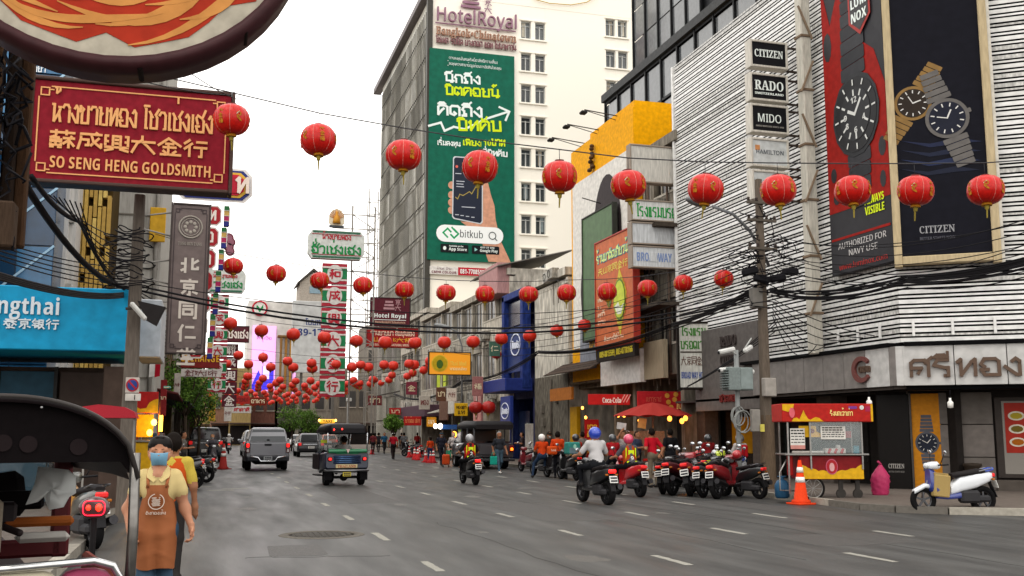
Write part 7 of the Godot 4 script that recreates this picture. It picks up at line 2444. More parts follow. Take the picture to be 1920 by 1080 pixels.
func motorcycles() -> void:
	scooter("motorbike", "black motorbike carrying a blue helmeted rider", V(8.78, 0, -22.96), 6.0, "17171a", {"lit": 2.4, "big": 1.35})
	scooter("motorbike", "bright red scooter carrying a pink helmeted taxi rider", V(10.66, 0, -25.44), 4.0, "b5121c", {"big": 1.15})
	scooter("motorbike", "black motorbike carrying a red vested taxi rider", V(8.22, 0, -32.72), 4.0, "1f1c1d", {"lit": 2.2, "big": 1.1})
	var bs := scooter("motorbike", "blue and white scooter parked alone at the right kerb", V(14.73, 0, -18.15), 80.0, "d3d6da", {"trim": "20307a"})
	slab(bs, "blue_flash", V(.0, .86, .72), V(.2, .06, .26), paint(hexc("2a58c9")), .02, V(-14, 0, 0))
	var bag := thing("kraft_bag", "tan paper bag hung on the blue scooter", "bag", V(14.4, 0, -18.25) + V(0, .4, .12), 80.0)
	slab(bag, "bag", V(0, .15, 0), V(.2, .44, .34), pm("b59a62", .8, "fine", 3.0), .02, V(6, 0, 0))
	slab(bag, "fold", V(0, .38, .0), V(.16, .06, .3), pm("a88c56", .8), .01, V(6, 0, 0))
	# row parked by the umbrella, tails to the road
	var g := "motorbikes parked by the umbrella stall"
	var row := [[V(12.21, 0, -26.25), -42.0, "1b1b1e", "black motorbike with big rear wheel, first of the parked row from the left"], [V(12.34, 0, -25.69), -46.0, "4a1218", "dark red motorbike, second of the parked row from the left"], [V(12.42, 0, -25.16), -48.0, "8c1a22", "red and white motorbike, third of the parked row"], [V(12.51, 0, -24.65), -52.0, "2a2a2c", "black motorbike with a yellow cloth on its seat"], [V(12.62, 0, -24.15), -58.0, "7a1018", "glossy red motorbike with a grey seat in the parked row"], [V(13.08, 0, -23.79), 14.0, "121214", "black motorbike with pale plate, last of the parked row"], [V(14.56, 0, -27.53), -58.0, "c3d23a", "lime green motorbike behind the parked row"], [V(14.5, 0, -28.48), -54.0, "22262c", "dark motorbike with round mirrors behind the parked row"], [V(14.47, 0, -29.47), -50.0, "2c2a2e", "dark motorbike in the back rank near the stall"], [V(14.49, 0, -26.39), -58.0, "2a48a8", "blue motorbike in the back rank near the camera post"]]
	for r in row:
		var s := scooter("motorbike", r[3], r[0] + V(rng.randf_range(-.15, .15), 0, rng.randf_range(-.25, .25)), r[1] + rng.randf_range(-14, 14), r[2], {"group": g, "big": rng.randf_range(.85, 1.25), "trim": ["1d1c1e", r[2], "8a8a8c"][rng.randi() % 3]})
		s.rotation_degrees.z = rng.randf_range(4.0, 10.0)
		s.scale = Vector3.ONE * rng.randf_range(.93, 1.08)
		if rng.randf() < .5:
			var hm := K.new()
			hm.ball(V(.24, 1.02, -.28), V(.12, .11, .13), 14, 9)
			put(s, "hung_helmet", hm.done(), paint(hexc(["c9c9cc", "1c1c20", "a81c24", "2a3f80"][rng.randi() % 4])))
		if r[3].contains("yellow cloth"):
			slab(s, "yellow_cloth", V(.02, .86, .35), V(.34, .05, .45), pm("d6c86a", .8, "fine", 3.0), .02)
	# delivery riders' bikes along the kerb
	var dg := "delivery motorbikes at the kerb"
	scooter("motorbike", "maroon motorbike at the left end of the delivery bikes", V(13.19, 0, -42.41), 8.0, "6b1a24", {"group": dg})
	scooter("motorbike", "dark motorbike of the white helmeted orange rider", V(12.33, 0, -38.06), 6.0, "1d1c20", {"group": dg})
	scooter("motorbike", "dark motorbike between two orange jackets", V(12.39, 0, -36.54), 6.0, "232226", {"group": dg})
	scooter("motorbike", "black motorbike carrying the teal delivery box", V(12.3, 0, -34.73), 6.0, "151517", {"group": dg, "big": 1.1})
	# left side
	scooter("motorbike", "dark scooter parked at the left kerb behind the woman in the apron", V(-.408, 0, -36.4), 68.0, "26262a", {"big": 1.1})
	scooter("motorbike", "motorbike of a white shirted rider far along the left lane", V(2.02, 0, -86.91), .0, "2a2022", {"lit": .8})
	scooter("motorbike", "motorbike facing the camera beside the black van", V(.484, 0, -56.3), 190.0, "4a4448")
	scooter("motorbike", "dark scooter parked behind the white one at the left", V(-1.662, .709, -16.41) * V(1, 0, 1), 25.0, "3a3a34", {"trim": "b07a20"})
	scooter("motorbike", "dark motorbike in the shade under the purple canopy", V(14.19, 0, -73.18), 40.0, "1c1a1c", {})
	for i in 3:
		scooter("motorbike", ["first", "second", "third"][i] + " dark motorbike standing along the left pavement past the stall", V([-1.0, -.8, -.7][i], 0, [-28.5, -32.0, -35.5][i]), [150.0, 95.0, 60.0][i], ["5a1a1c", "1c1c20", "2a3040"][i], {"group": "motorbikes on the left", "trim": ["8a8a8c", "5a1a1c", "1c1c20"][i]})

# ---------------------------------------------------------------- people: one smooth surface over a posed skeleton
const SKIN := 0
const TOP := 1
const BOTTOM := 2
const SHOES := 3
const HAIR := 4

# bones: [from, to, radius, radius, region]; adds one surface per region to mesh, returns the regions in order
func figure(mesh: ArrayMesh, bones: Array, cell: float, blend: float) -> Array:
	var lo := V(9, 9, 9)
	var hi := -lo
	for b in bones:
		var r: float = maxf(b[2], b[3]) + cell * 2.5
		lo = lo.min((b[0] as Vector3).min(b[1]) - V(r, r, r))
		hi = hi.max((b[0] as Vector3).max(b[1]) + V(r, r, r))
	var nx := int((hi.x - lo.x) / cell) + 2
	var ny := int((hi.y - lo.y) / cell) + 2
	var nz := int((hi.z - lo.z) / cell) + 2
	var f := PackedFloat32Array()
	f.resize(nx * ny * nz)
	f.fill(1.0)
	var near := f.duplicate()
	near.fill(9.0)
	var reg := PackedByteArray()
	reg.resize(nx * ny * nz)
	for b in bones:
		var a: Vector3 = b[0]
		var d: Vector3 = (b[1] as Vector3) - a
		var l2 := maxf(d.length_squared(), .000001)
		var r0: float = b[2]
		var r1: float = b[3]
		var m := maxf(r0, r1) + maxf(blend, cell * 2.5)
		var p0 := ((a.min(b[1]) - lo - V(m, m, m)) / cell).floor()
		var p1 := ((a.max(b[1]) - lo + V(m, m, m)) / cell).ceil()
		for z in range(maxi(0, int(p0.z)), mini(nz, int(p1.z) + 1)):
			for y in range(maxi(0, int(p0.y)), mini(ny, int(p1.y) + 1)):
				var i := (z * ny + y) * nx
				for x in range(maxi(0, int(p0.x)), mini(nx, int(p1.x) + 1)):
					var q := lo + V(x, y, z) * cell - a
					var t := clampf(q.dot(d) / l2, .0, 1.0)
					var v := (q - d * t).length() - lerpf(r0, r1, t)
					var o := f[i + x]
					var h := maxf(blend - absf(o - v), .0)
					f[i + x] = minf(o, v) - h * h * .25 / blend
					if v < near[i + x]:
						near[i + x] = v
						reg[i + x] = b[4]
	var vid := PackedInt32Array()
	vid.resize(nx * ny * nz)
	vid.fill(-1)
	var verts := PackedVector3Array()
	var norms := PackedVector3Array()
	var faces := {}
	var sy := nx
	var sz := nx * ny
	var corner := [0, 1, sy, sy + 1, sz, sz + 1, sz + sy, sz + sy + 1]
	for z in nz - 1:
		for y in ny - 1:
			for x in nx - 1:
				var i := z * sz + y * sy + x
				var v0 := f[i]
				if absf(v0) > cell * 2.0:
					continue
				var v := [v0, f[i + 1], f[i + sy], f[i + sy + 1], f[i + sz], f[i + sz + 1], f[i + sz + sy], f[i + sz + sy + 1]]
				var mask := 0
				for c in 8:
					if v[c] < .0:
						mask |= 1 << c
				if mask == 0 or mask == 255:
					continue
				var s := Z0
				var n := 0
				for e in [[0, 1], [2, 3], [4, 5], [6, 7], [0, 2], [1, 3], [4, 6], [5, 7], [0, 4], [1, 5], [2, 6], [3, 7]]:
					var va: float = v[e[0]]
					var vb: float = v[e[1]]
					if (va < .0) != (vb < .0):
						var t := va / (va - vb)
						var ca := V(e[0] & 1, (e[0] >> 1) & 1, e[0] >> 2)
						var cb := V(e[1] & 1, (e[1] >> 1) & 1, e[1] >> 2)
						s += ca.lerp(cb, t)
						n += 1
				vid[i] = verts.size()
				verts.append(lo + (V(x, y, z) + s / n) * cell)
				norms.append(V(v[1] + v[3] + v[5] + v[7] - v[0] - v[2] - v[4] - v[6], v[2] + v[3] + v[6] + v[7] - v[0] - v[1] - v[4] - v[5], v[4] + v[5] + v[6] + v[7] - v[0] - v[1] - v[2] - v[3]).normalized())
				for ax in 3:
					var da: int = [1, sy, sz][ax]
					var db: int = [sy, sz, 1][ax]
					var dc: int = [sz, 1, sy][ax]
					if (v[0] < .0) == (v[[1, 2, 4][ax]] < .0):
						continue
					if i - db - dc < 0:
						continue
					var q := [vid[i], vid[i - db], vid[i - db - dc], vid[i - dc]]
					if q.min() < 0:
						continue
					var rg: int = reg[i] if v[0] < .0 else reg[i + da]
					if not faces.has(rg):
						faces[rg] = PackedInt32Array()
					var arr: PackedInt32Array = faces[rg]
					if v[0] < .0:
						arr.append_array([q[0], q[2], q[1], q[0], q[3], q[2]])
					else:
						arr.append_array([q[0], q[1], q[2], q[0], q[2], q[3]])
					faces[rg] = arr
	var order := faces.keys()
	order.sort()
	for rg in order:
		var map := {}
		var pv := PackedVector3Array()
		var pn := PackedVector3Array()
		var pi := PackedInt32Array()
		for id in faces[rg]:
			if not map.has(id):
				map[id] = pv.size()
				pv.append(verts[id])
				pn.append(norms[id])
			pi.append(map[id])
		var arrays := []
		arrays.resize(Mesh.ARRAY_MAX)
		arrays[Mesh.ARRAY_VERTEX] = pv
		arrays[Mesh.ARRAY_NORMAL] = pn
		arrays[Mesh.ARRAY_INDEX] = pi
		mesh.add_surface_from_arrays(Mesh.PRIMITIVE_TRIANGLES, arrays)
	return order

var poses := {}

# joints of a 1.7 m body facing +z
func skeleton(kind: String) -> Array:
	var lean := .0
	var py := .0
	var knee := [V(-.1, .5, .01), V(.1, .5, .01)]
	var ank := [V(-.1, .09, -.02), V(.1, .09, -.02)]
	var elb := [V(-.26, 1.1, -.03), V(.26, 1.1, -.03)]
	var wri := [V(-.27, .86, .05), V(.27, .86, .05)]
	var hipz := .0
	var toe := V(0, -.045, .15)
	if kind == "walk" or kind == "walk_dress":
		knee = [V(-.09, .51, .13), V(.09, .49, .03)]
		ank = [V(-.09, .1, .24), V(.09, .16, -.26)]
		elb = [V(-.25, 1.1, -.12), V(.25, 1.1, .06)]
		wri = [V(-.25, .88, -.04), V(.26, .89, .2)]
	elif kind == "ride":
		py = -.1
		hipz = -.1
		knee = [V(-.2, .76, .34), V(.2, .76, .34)]
		ank = [V(-.17, .42, .36), V(.17, .42, .36)]
		elb = [V(-.32, 1.04, .1), V(.32, 1.04, .1)]
		wri = [V(-.31, 1.0, .38), V(.31, 1.0, .38)]
	elif kind == "sit":
		py = -.1
		hipz = -.05
		knee = [V(-.2, .72, .3), V(.26, .52, .2)]
		ank = [V(-.18, .42, .3), V(.34, .1, .1)]
		elb = [V(-.26, 1.0, .08), V(.26, 1.0, .08)]
		wri = [V(-.12, .96, .3), V(.12, .96, .3)]
	elif kind == "reach":
		elb = [V(-.34, 1.48, .1), V(.26, 1.12, .06)]
		wri = [V(-.2, 1.72, .18), V(.2, 1.08, .26)]
	elif kind == "phone":
		elb = [V(-.25, 1.12, .02), V(.25, 1.12, .02)]
		wri = [V(-.1, 1.14, .27), V(.1, 1.14, .27)]
	elif kind == "behind":
		lean = .08
		elb = [V(-.3, 1.12, -.08), V(.3, 1.12, -.08)]
		wri = [V(-.16, .96, -.16), V(.16, .98, .14)]
	var up := V(0, py, 0)
	var L := V(0, 0, lean)
	var legs := SKIN if kind == "walk_dress" else BOTTOM
	var hz := V(0, 0, hipz)
	var b := [
		[V(0, 1.565, .015) + up + L, V(0, 1.62, .01) + up + L, .088, .092, SKIN], [V(0, 1.535, .045) + up + L, V(0, 1.52, .05) + up + L, .05, .045, SKIN], [V(0, 1.585, .1) + up + L, V(0, 1.56, .112) + up + L, .012, .016, SKIN],
		[V(0, 1.61, -.03) + up + L, V(0, 1.655, -.012) + up + L, .098, .084, HAIR], [V(0, 1.4, -.005) + up + L, V(0, 1.53, .005) + up + L, .058, .052, SKIN],
		[V(-.075, 1.29, .005) + up + L, V(.075, 1.29, .005) + up + L, .115, .115, TOP], [V(-.165, 1.385, -.01) + up + L, V(.165, 1.385, -.01) + up + L, .06, .06, TOP], [V(-.06, 1.08, .01) + up + L * .5 + hz * .5, V(.06, 1.08, .01) + up + L * .5 + hz * .5, .115, .115, TOP], [V(0, 1.0, 0) + up + hz, V(0, 1.33, 0) + up + L, .12, .12, TOP],
		[V(-.07, .92, -.01) + up + hz, V(.07, .92, -.01) + up + hz, .12, .12, BOTTOM]]
	if kind == "walk_dress":
		b.append([V(-.08, .75, 0), V(.08, .75, 0), .13, .13, BOTTOM])
	for s in 2:
		var g := -1.0 if s == 0 else 1.0
		var hip := V(g * .09, .89, 0) + up + hz
		var sh := V(g * .185, 1.375, -.01) + up + L
		var e: Vector3 = elb[s]
		var w: Vector3 = wri[s]
		var cut := sh.lerp(e, .7)
		b.append([hip, knee[s], .088, .062, legs])
		b.append([knee[s], ank[s], .06, .043, legs])
		b.append([ank[s] + V(0, -.045, -.03), ank[s] + toe, .045, .038, SHOES])
		b.append([sh, cut, .06, .056, TOP])
		b.append([sh.lerp(e, .55), e, .045, .04, SKIN])
		b.append([e, w, .04, .03, SKIN])
		var dirw := (w - e).normalized()
		b.append([w, w + dirw * .09, .034, .026, SKIN])
		b.append([w + dirw * .09, w + dirw * .16 + V(0, 0, .01), .022, .016, SKIN])
		b.append([w + dirw * .03, w + dirw * .09 + V(-g * .04, 0, .02), .014, .011, SKIN])
	return b

func person(label: String, at: Vector3, turn: float, kind: String, d: Dictionary) -> Node3D:
	if not poses.has(kind):
		var am := ArrayMesh.new()
		var order := figure(am, skeleton(kind), .021, .05)
		poses[kind] = [am, order]
	var t := thing("person", label, "person", at, turn, d.get("group", ""))
	var o := MeshInstance3D.new()
	o.name = "body"
	o.mesh = poses[kind][0]
	t.add_child(o)
	var tones := {SKIN: hexc(d.get("skin", "8f6248")), TOP: hexc(d.get("top", "4a4a50")), BOTTOM: hexc(d.get("bottom", "2a2c34")), SHOES: hexc(d.get("shoes", "2a2828")), HAIR: hexc(d.get("hair", "17120f"))}
	var order: Array = poses[kind][1]
	for i in order.size():
		var c: Color = tones[order[i]]
		if d.get("sleeves", false) and order[i] == TOP:
			pass
		o.set_surface_override_material(i, mat(c, .8 if order[i] != SKIN else .55, .0, "fine" if order[i] in [TOP, BOTTOM] else "clean", 2.0))
	t.scale = Vector3.ONE * d.get("size", .97)
	var dy := -.1 if kind in ["ride", "sit"] else .0
	var dz := .08 if kind == "behind" else .0
	if d.has("helmet"):
		var k := K.new()
		k.ball(V(0, 1.6 + dy, .005 + dz), V(.135, .142, .15), 20, 12)
		put(t, "helmet", k.done(), paint(hexc(d["helmet"])))
		var v := K.new()
		v.ball(V(0, 1.575 + dy, .03 + dz), V(.12, .06, .135), 16, 8)
		put(t, "visor", v.done(), pm("16171a", .1, "clean"))
	if d.has("mask"):
		var k := K.new()
		k.ball(V(0, 1.525 + dy, .075 + dz), V(.062, .045, .04), 12, 8)
		put(t, "face_mask", k.done(), pm(d["mask"], .8, "clean"))
	if d.has("cap"):
		var k := K.new()
		k.ball(V(0, 1.635 + dy, .0 + dz), V(.108, .085, .115), 16, 10)
		k.cbox(V(0, 1.625 + dy, .13 + dz), V(.15, .02, .12), .008)
		put(t, "cap", k.done(), pm(d["cap"], .8, "clean"))
	if d.has("vest"):
		# sleeveless work vest worn over the top: a fitted shell round the trunk
		var k := K.new()
		k.st.set_smooth_group(0)
		var rings := []
		for q in [[.93, .19, .135], [1.1, .19, .14], [1.25, .205, .14], [1.36, .2, .115], [1.43, .15, .08]]:
			var ring := []
			for j in 24:
				var a := -TAU * j / 24.0
				ring.append(V(cos(a) * q[1], q[0] + dy, sin(a) * q[2] + (-.05 if kind == "ride" and q[0] < 1.2 else -.005) + dz))
			rings.append(ring)
		k.loft(rings, false, false)
		put(t, "vest", k.done(), pm(d["vest"], .7, "fine", 2.0))
		if d.has("number"):
			var zb := -.148
			var yel := pm("c9dc1e", .5, "clean")
			slab(t, "vest_panel", V(0, 1.25 + dy, zb), V(.17, .12, .012), yel, .004)
			slab(t, "vest_band", V(0, 1.0 + dy, zb - .045), V(.3, .05, .012), yel, .004)
			slab(t, "vest_piping", V(-.14, 1.22 + dy, zb + .02), V(.03, .3, .012), yel, .004)
			slab(t, "vest_piping", V(.14, 1.22 + dy, zb + .02), V(.03, .3, .012), yel, .004)
			var n := words(t, d["number"], V(0, 1.1 + dy, zb - .05), .08, .11, pm("e6e2dc", .5, "clean"), "sans", .01, "number")
			n.basis = Basis(Vector3.UP, PI) * n.basis
			n.position += V(-2.0 * n.position.x, 0, -.01)
	if d.has("pack"):
		slab(t, "backpack", V(0, 1.2 + dy, -.19), V(.3, .4, .16), pm(d["pack"], .7), .05)
	return t

func people() -> void:
	apron_woman()
	var G := "delivery riders at the right kerb"
	# riders on the moving bikes (facing away)
	person("rider in white shirt and blue helmet on the black motorbike", V(8.78, 0, -22.96) + V(0, .02, 0), 186.0, "ride", {"top": "c9c6c6", "bottom": "1f2024", "helmet": "1c3aa8", "size": 1.06})
	person("taxi rider in orange vest numbered nine with pink helmet", V(10.66, 0, -25.44) + V(0, .0, 0), 184.0, "ride", {"top": "57555c", "bottom": "1c1c20", "helmet": "c2395a", "vest": "b5461c", "number": "9"})
	person("taxi rider in red vest numbered two with silver helmet", V(8.22, 0, -32.72), 184.0, "ride", {"top": "2a2526", "bottom": "1c1b1e", "helmet": "9a999c", "vest": "b8281c", "number": "2"})
	person("white shirted rider far along the left lane", V(2.02, 0, -86.91), 180.0, "ride", {"top": "b9b6b2", "helmet": "c5c2bc"})
	person("masked rider facing the camera beside the black van", V(.484, 0, -56.3), 10.0, "ride", {"top": "57545a", "mask": "9ab8c4", "skin": "a87a5c"})
	person("tuk-tuk driver in pale shirt seen through the rear opening", V(4.39, 0, -33.49) + V(.1, -.06, -1.35), 185.0, "ride", {"top": "a3a09c", "bottom": "2a2a2e"})
	# delivery riders
	person("delivery rider in orange jacket and white helmet", V(11.94, 0, -36.67), 175.0, "sit", {"top": "d9481c", "bottom": "30425c", "helmet": "d6d4d0", "group": G})
	person("delivery rider in orange jacket without helmet holding an orange bag", V(12.35, 0, -36.08), 165.0, "phone", {"top": "d9481c", "bottom": "1d1d22", "group": G})
	person("rider in red jacket and black helmet beside the teal box", V(12.68, 0, -35.06), 180.0, "sit", {"top": "a82f26", "bottom": "1d1d22", "helmet": "1d1b1e", "group": G})
	person("masked bystander in dark shirt behind the orange riders", V(13.49, 0, -40.48), 10.0, "stand", {"top": "33322f", "bottom": "22242a", "cap": "26241f", "mask": "b9c6c8"})
	person("long haired bystander in checked top by the red menu board", V(14.58, 0, -39.57), 200.0, "stand", {"top": "7d7a78", "bottom": "22242a"})
	person("person in dark clothes phoning by the white door", V(15.8, 0, -51.79), 250.0, "phone", {"top": "3a3134", "bottom": "1f1d20"})
	var tb := thing("delivery_box", "teal insulated delivery box on the black motorbike", "box", V(12.3, 0, -34.73) + V(0, .9, .35), 6.0)
	slab(tb, "box", V(0, .2, 0), V(.46, .42, .42), pm("3a8a80", .6, "patch", 1.5), .04)
	slab(tb, "grey_panel", V(0, .12, .212), V(.4, .2, .01), pm("6b8088", .6), .003)
	flat(tb, "logo", oval(.06, .08, 14), pm("a8dcc8", .5), V(0, .26, .212), .008)
	var ob := thing("delivery_bag", "orange insulated delivery bag between the orange riders", "bag", V(12.09, 0, -36.15) + V(0, .85, .2), 6.0)
	slab(ob, "bag", V(0, .15, 0), V(.34, .3, .25), pm("d6501c", .7, "patch", 2.0), .04)
	words(ob, "food", V(0, .16, .126), .2, .08, pm("e8c6b0", .5, "clean"), "sans", .006)
	# around the umbrella
	person("customer in red shirt and khaki shorts with hand behind back", V(13.04, 0, -29.23), 190.0, "behind", {"top": "c2182a", "bottom": "7d705f", "size": 1.02})
	person("customer in black shirt under the red umbrella", V(14.85, 0, -31.9), 185.0, "stand", {"top": "1c1c1f", "bottom": "1f1f23", "size": 1.02})
	person("vendor reaching up to a card under the umbrella", V(13.78, 0, -33.43), 20.0, "reach", {"top": "b5aca8", "bottom": "33323a"})
	person("helper in blue shirt beside the stall case", V(14.94, 0, -34.85), 30.0, "phone", {"top": "3a435a", "bottom": "2a2a30"})
	person("rider in white and red jacket by the camera post", V(15.87, 0, -29.06), 185.0, "sit", {"top": "c5bdb9", "bottom": "22304a", "helmet": "6b6a68", "pack": "b51a24"})
	person("person in red jacket and dark helmet behind the lime bike", V(15.89, 0, -31.21), 185.0, "sit", {"top": "8c2224", "bottom": "1d1d22", "helmet": "2a2a2c"})
	person("rider in red top between the two moving bikes", V(13.03, 0, -32.44), 180.0, "sit", {"top": "b0242a", "bottom": "1d1d22", "helmet": "3f4145"})
	# pedestrians in the road
	person("walker in crimson shirt and white cap heading away", V(11.35, 0, -64.57), 180.0, "walk", {"top": "a81c2c", "bottom": "2a2224", "cap": "d6d2cc"})
	person("woman in white cardigan and black dress walking toward the camera", V(12.2, 0, -51.91), 4.0, "walk_dress", {"top": "cfc5c3", "bottom": "18171a", "skin": "c09a86", "mask": "7ab0b0", "shoes": "c9c6c2"})
	person("person in dark jacket and cap pulling orange luggage", V(11.61, 0, -52.09), 8.0, "walk", {"top": "2c2c38", "bottom": "26262e", "cap": "2a3a44", "mask": "8fb0b8"})
	person("woman with grey headscarf carrying a teal bag in front of the truck", V(11.55, 0, -41.05), 6.0, "walk", {"top": "33363c", "bottom": "4a6070", "hair": "8a8c90", "mask": "2a2a30", "shoes": "d6d2cc"})
	person("person in orange top crouched near the cones", V(12.07, 0, -56.98), 200.0, "stand", {"top": "d0451c", "bottom": "2a3a60", "size": .82})
	for p in [[V(12.74, 0, -81.51), "passer-by in maroon shirt right behind the tuk-tuk", "6b2a30"], [V(13.93, 0, -83.4), "passer-by in blue top with a red bag", "2a5a7a"], [V(14.23, 0, -88.16), "passer-by in dark top behind the red and white cone", "302c30"], [V(14.67, 0, -78.82), "passer-by in grey beside the pale post", "6a6a6c"], [V(16.9, 0, -84.88), "passer-by in red sitting among the cones", "9c2a2a"], [V(17.53, 0, -95.56), "passer-by in black under the purple canopy", "222024"]]:
		person(p[1], p[0], 180.0 if p[2] != "2a5a7a" else 10.0, "walk", {"top": p[2], "bottom": "2a2628", "group": "passers-by under the awnings"})
	var lg := thing("suitcase", "orange wheeled suitcase beside the dark jacketed walker", "suitcase", V(11.28, 0, -49.55))
	slab(lg, "shell", V(0, .36, 0), V(.36, .5, .22), pm("c9481c", .5), .05)
	for s in [-1, 1]:
		pipe(lg, "handle_rod", [V(s * .09, .6, -.08), V(s * .09, .95, -.08)], .01, metal("8b8b8e"), 5)
		var wk := K.new()
		wk.cyl(V(s * .14 - .02, .05, 0), V(s * .14 + .02, .05, 0), .05, -1, 12)
		put(lg, "wheel", wk.done(), pm("1b1a1b"))
	slab(lg, "grip", V(0, .96, -.08), V(.22, .03, .03), pm("222124"), .01)
	for b in [[V(11.41, 0, -41.09) + V(-.12, .35, .15), "teal tote bag held by the woman in the headscarf", "1fa08c"], [V(11.97, 0, -51.98) + V(.0, .42, .1), "green carrier bag held by the woman in the white cardigan", "3a9a78"]]:
		var bg := thing("tote_bag", b[1], "bag", b[0])
		slab(bg, "bag", V(0, .17, 0), V(.3, .34, .1), pm(b[2], .7, "patch", 2.0), .03)
		pipe(bg, "strap", [V(-.09, .33, 0), V(-.06, .5, 0), V(.06, .5, 0), V(.09, .33, 0)], .01, pm(b[2], .7), 5)
	# left kerb
	person("man in grey shirt checking his phone beside the left scooter", V(-.649, 0, -38.54), 80.0, "phone", {"top": "6b6660", "bottom": "33302f"})
	person("girl in yellow shirt and orange vest behind the woman in the apron", V(-.308, 1.092, -12.27) * V(1, 0, 1), 170.0, "stand", {"top": "c9b04a", "bottom": "33302f", "vest": "c9521c", "size": .93})

func apron_woman() -> void:
	var at: Vector3 = V(-.328, 1.224, -9.1)
	at.y = .0
	var t := thing("person", "woman in yellow polo, brown apron and blue face mask walking toward the camera", "person", at, -3.0)
	# figure about 1.57 m tall
	var S := SKIN
	var b := [
		[V(0, 1.24, -.01), V(0, 1.38, -.005), .052, .05, S], [V(0, 1.27, .075), V(0, 1.33, .03), .03, .04, S],
		[V(-.06, 1.19, .0), V(.06, 1.19, .0), .09, .09, TOP], [V(-.045, 1.13, .04), V(.045, 1.13, .04), .078, .078, TOP], [V(-.11, 1.26, -.015), V(.11, 1.26, -.015), .05, .05, TOP], [V(-.04, 1.0, .0), V(.04, 1.0, .0), .092, .092, TOP], [V(0, .92, 0), V(0, 1.22, 0), .1, .1, TOP],
		[V(-.06, .84, -.01), V(.06, .84, -.01), .108, .108, BOTTOM],
		[V(-.075, .8, 0), V(-.07, .44, .07), .085, .062, BOTTOM], [V(-.07, .44, .07), V(-.07, .09, .1), .06, .048, BOTTOM],
		[V(.075, .8, 0), V(.07, .44, .0), .085, .062, BOTTOM], [V(.07, .44, .0), V(.07, .11, -.16), .06, .048, BOTTOM],
		[V(-.07, .045, .06), V(-.075, .035, .25), .045, .035, SHOES], [V(.07, .06, -.18), V(.075, .035, .0), .045, .035, SHOES],
		# loose short sleeves and bare arms; her left arm hangs free at the picture's right
		[V(.13, 1.25, -.01), V(.172, 1.14, .0), .05, .054, TOP], [V(.155, 1.19, 0), V(.215, .985, -.01), .042, .038, S], [V(.215, .985, -.01), V(.272, .85, .05), .037, .026, S],
		[V(-.13, 1.25, -.01), V(-.18, 1.14, -.03), .05, .054, TOP], [V(-.16, 1.19, -.02), V(-.24, .995, -.06), .042, .038, S], [V(-.24, .995, -.06), V(-.2, .83, .06), .037, .027, S]]
	var am := ArrayMesh.new()
	var order := figure(am, b, .0105, .045)
	# hands: palm, four unequal bent fingers, thumb from the side of the palm
	for hnd in [[V(.272, .85, .05), V(.12, -.95, .26).normalized(), 1.0], [V(-.2, .83, .06), V(.2, -.85, .42).normalized(), -1.0]]:
		var w: Vector3 = hnd[0]
		var d: Vector3 = hnd[1]
		var side := Z0
		side = V(.25 * hnd[2], .2, .95).normalized()
		side = (side - d * side.dot(d)).normalized()
		var inn := d.cross(side).normalized()
		if inn.x * hnd[2] > .0:
			inn = -inn
		var hb := [[w - d * .02, w + d * .03, .026, .025, S]]
		for q in [-1.0, -.35, .35, 1.0]:
			hb.append([w + d * .015 + side * q * .014, w + d * .078 + side * q * .025, .015, .012, S])
			var ln := .034 - .007 * absf(q - .2)
			var k0: Vector3 = w + d * .08 + side * q * .027
			var k1: Vector3 = k0 + (d * .85 + inn * .5).normalized() * ln
			var k2: Vector3 = k1 + (d * .35 + inn * .9).normalized() * ln * .75
			var k3: Vector3 = k2 + (d * -.1 + inn).normalized() * ln * .55
			hb.append([k0, k1, .0095, .0085, S])
			hb.append([k1, k2, .0085, .008, S])
			hb.append([k2, k3, .008, .007, S])
		var th0: Vector3 = w + d * .025 + side * .024
		var th1: Vector3 = th0 + (d * .7 + side * .75 + inn * .3).normalized() * .036
		var th2: Vector3 = th1 + (d * .95 + inn * .4).normalized() * .03
		hb.append([th0, th1, .012, .01, S])
		hb.append([th1, th2, .01, .0085, S])
		order += figure(am, hb, .0042, .008)
	# head turned slightly to the picture's left
	var c := V(0, 1.445, .02)
	var hd := [[c + V(0, .02, -.015), c + V(0, .045, -.015), .083, .083, S], [c + V(0, -.03, .028), c + V(0, -.075, .038), .058, .036, S], [c + V(-.035, -.03, .02), c + V(.035, -.03, .02), .048, .048, S],
		[c + V(0, .012, .078), c + V(0, -.022, .094), .009, .013, S], [c + V(-.045, .025, .052), c + V(.045, .025, .052), .017, .017, S],
		[c + V(-.082, .008, -.01), c + V(-.084, -.025, -.005), .014, .009, S], [c + V(.082, .008, -.01), c + V(.084, -.025, -.005), .014, .009, S],
		[c + V(-.018, -.054, .076), c + V(.018, -.054, .076), .009, .009, S], [c + V(0, -.06, -.02), c + V(0, -.12, -.03), .05, .05, S],
		[c + V(0, .055, -.035), c + V(0, .035, -.05), .087, .082, HAIR], [c + V(-.03, .074, .004), c + V(.03, .074, .004), .06, .06, HAIR], [c + V(-.07, .055, -.005), c + V(-.076, -.01, -.03), .026, .018, HAIR], [c + V(.07, .055, -.005), c + V(.076, -.01, -.03), .026, .018, HAIR], [c + V(0, .0, -.1), c + V(0, -.03, -.12), .045, .035, HAIR]]
	order += figure(am, hd, .0048, .018)
	var o := MeshInstance3D.new()
	o.name = "body"
	o.mesh = am
	t.add_child(o)
	var skin := mat(hexc("a5745a"), .5, .0, "clean")
	skin.subsurf_scatter_enabled = true
	skin.subsurf_scatter_strength = .05
	var shirt := pm("d6bf85", .8, "fine", 3.0)
	var tone := {SKIN: skin, TOP: shirt, BOTTOM: pm("3f566b", .85, "fine", 4.0), SHOES: pm("26242a", .6), HAIR: mat(hexc("15100e"), .45, .0, "fine", 8.0)}
	for i in order.size():
		o.set_surface_override_material(i, tone[order[i]])
	var hk := K.new()
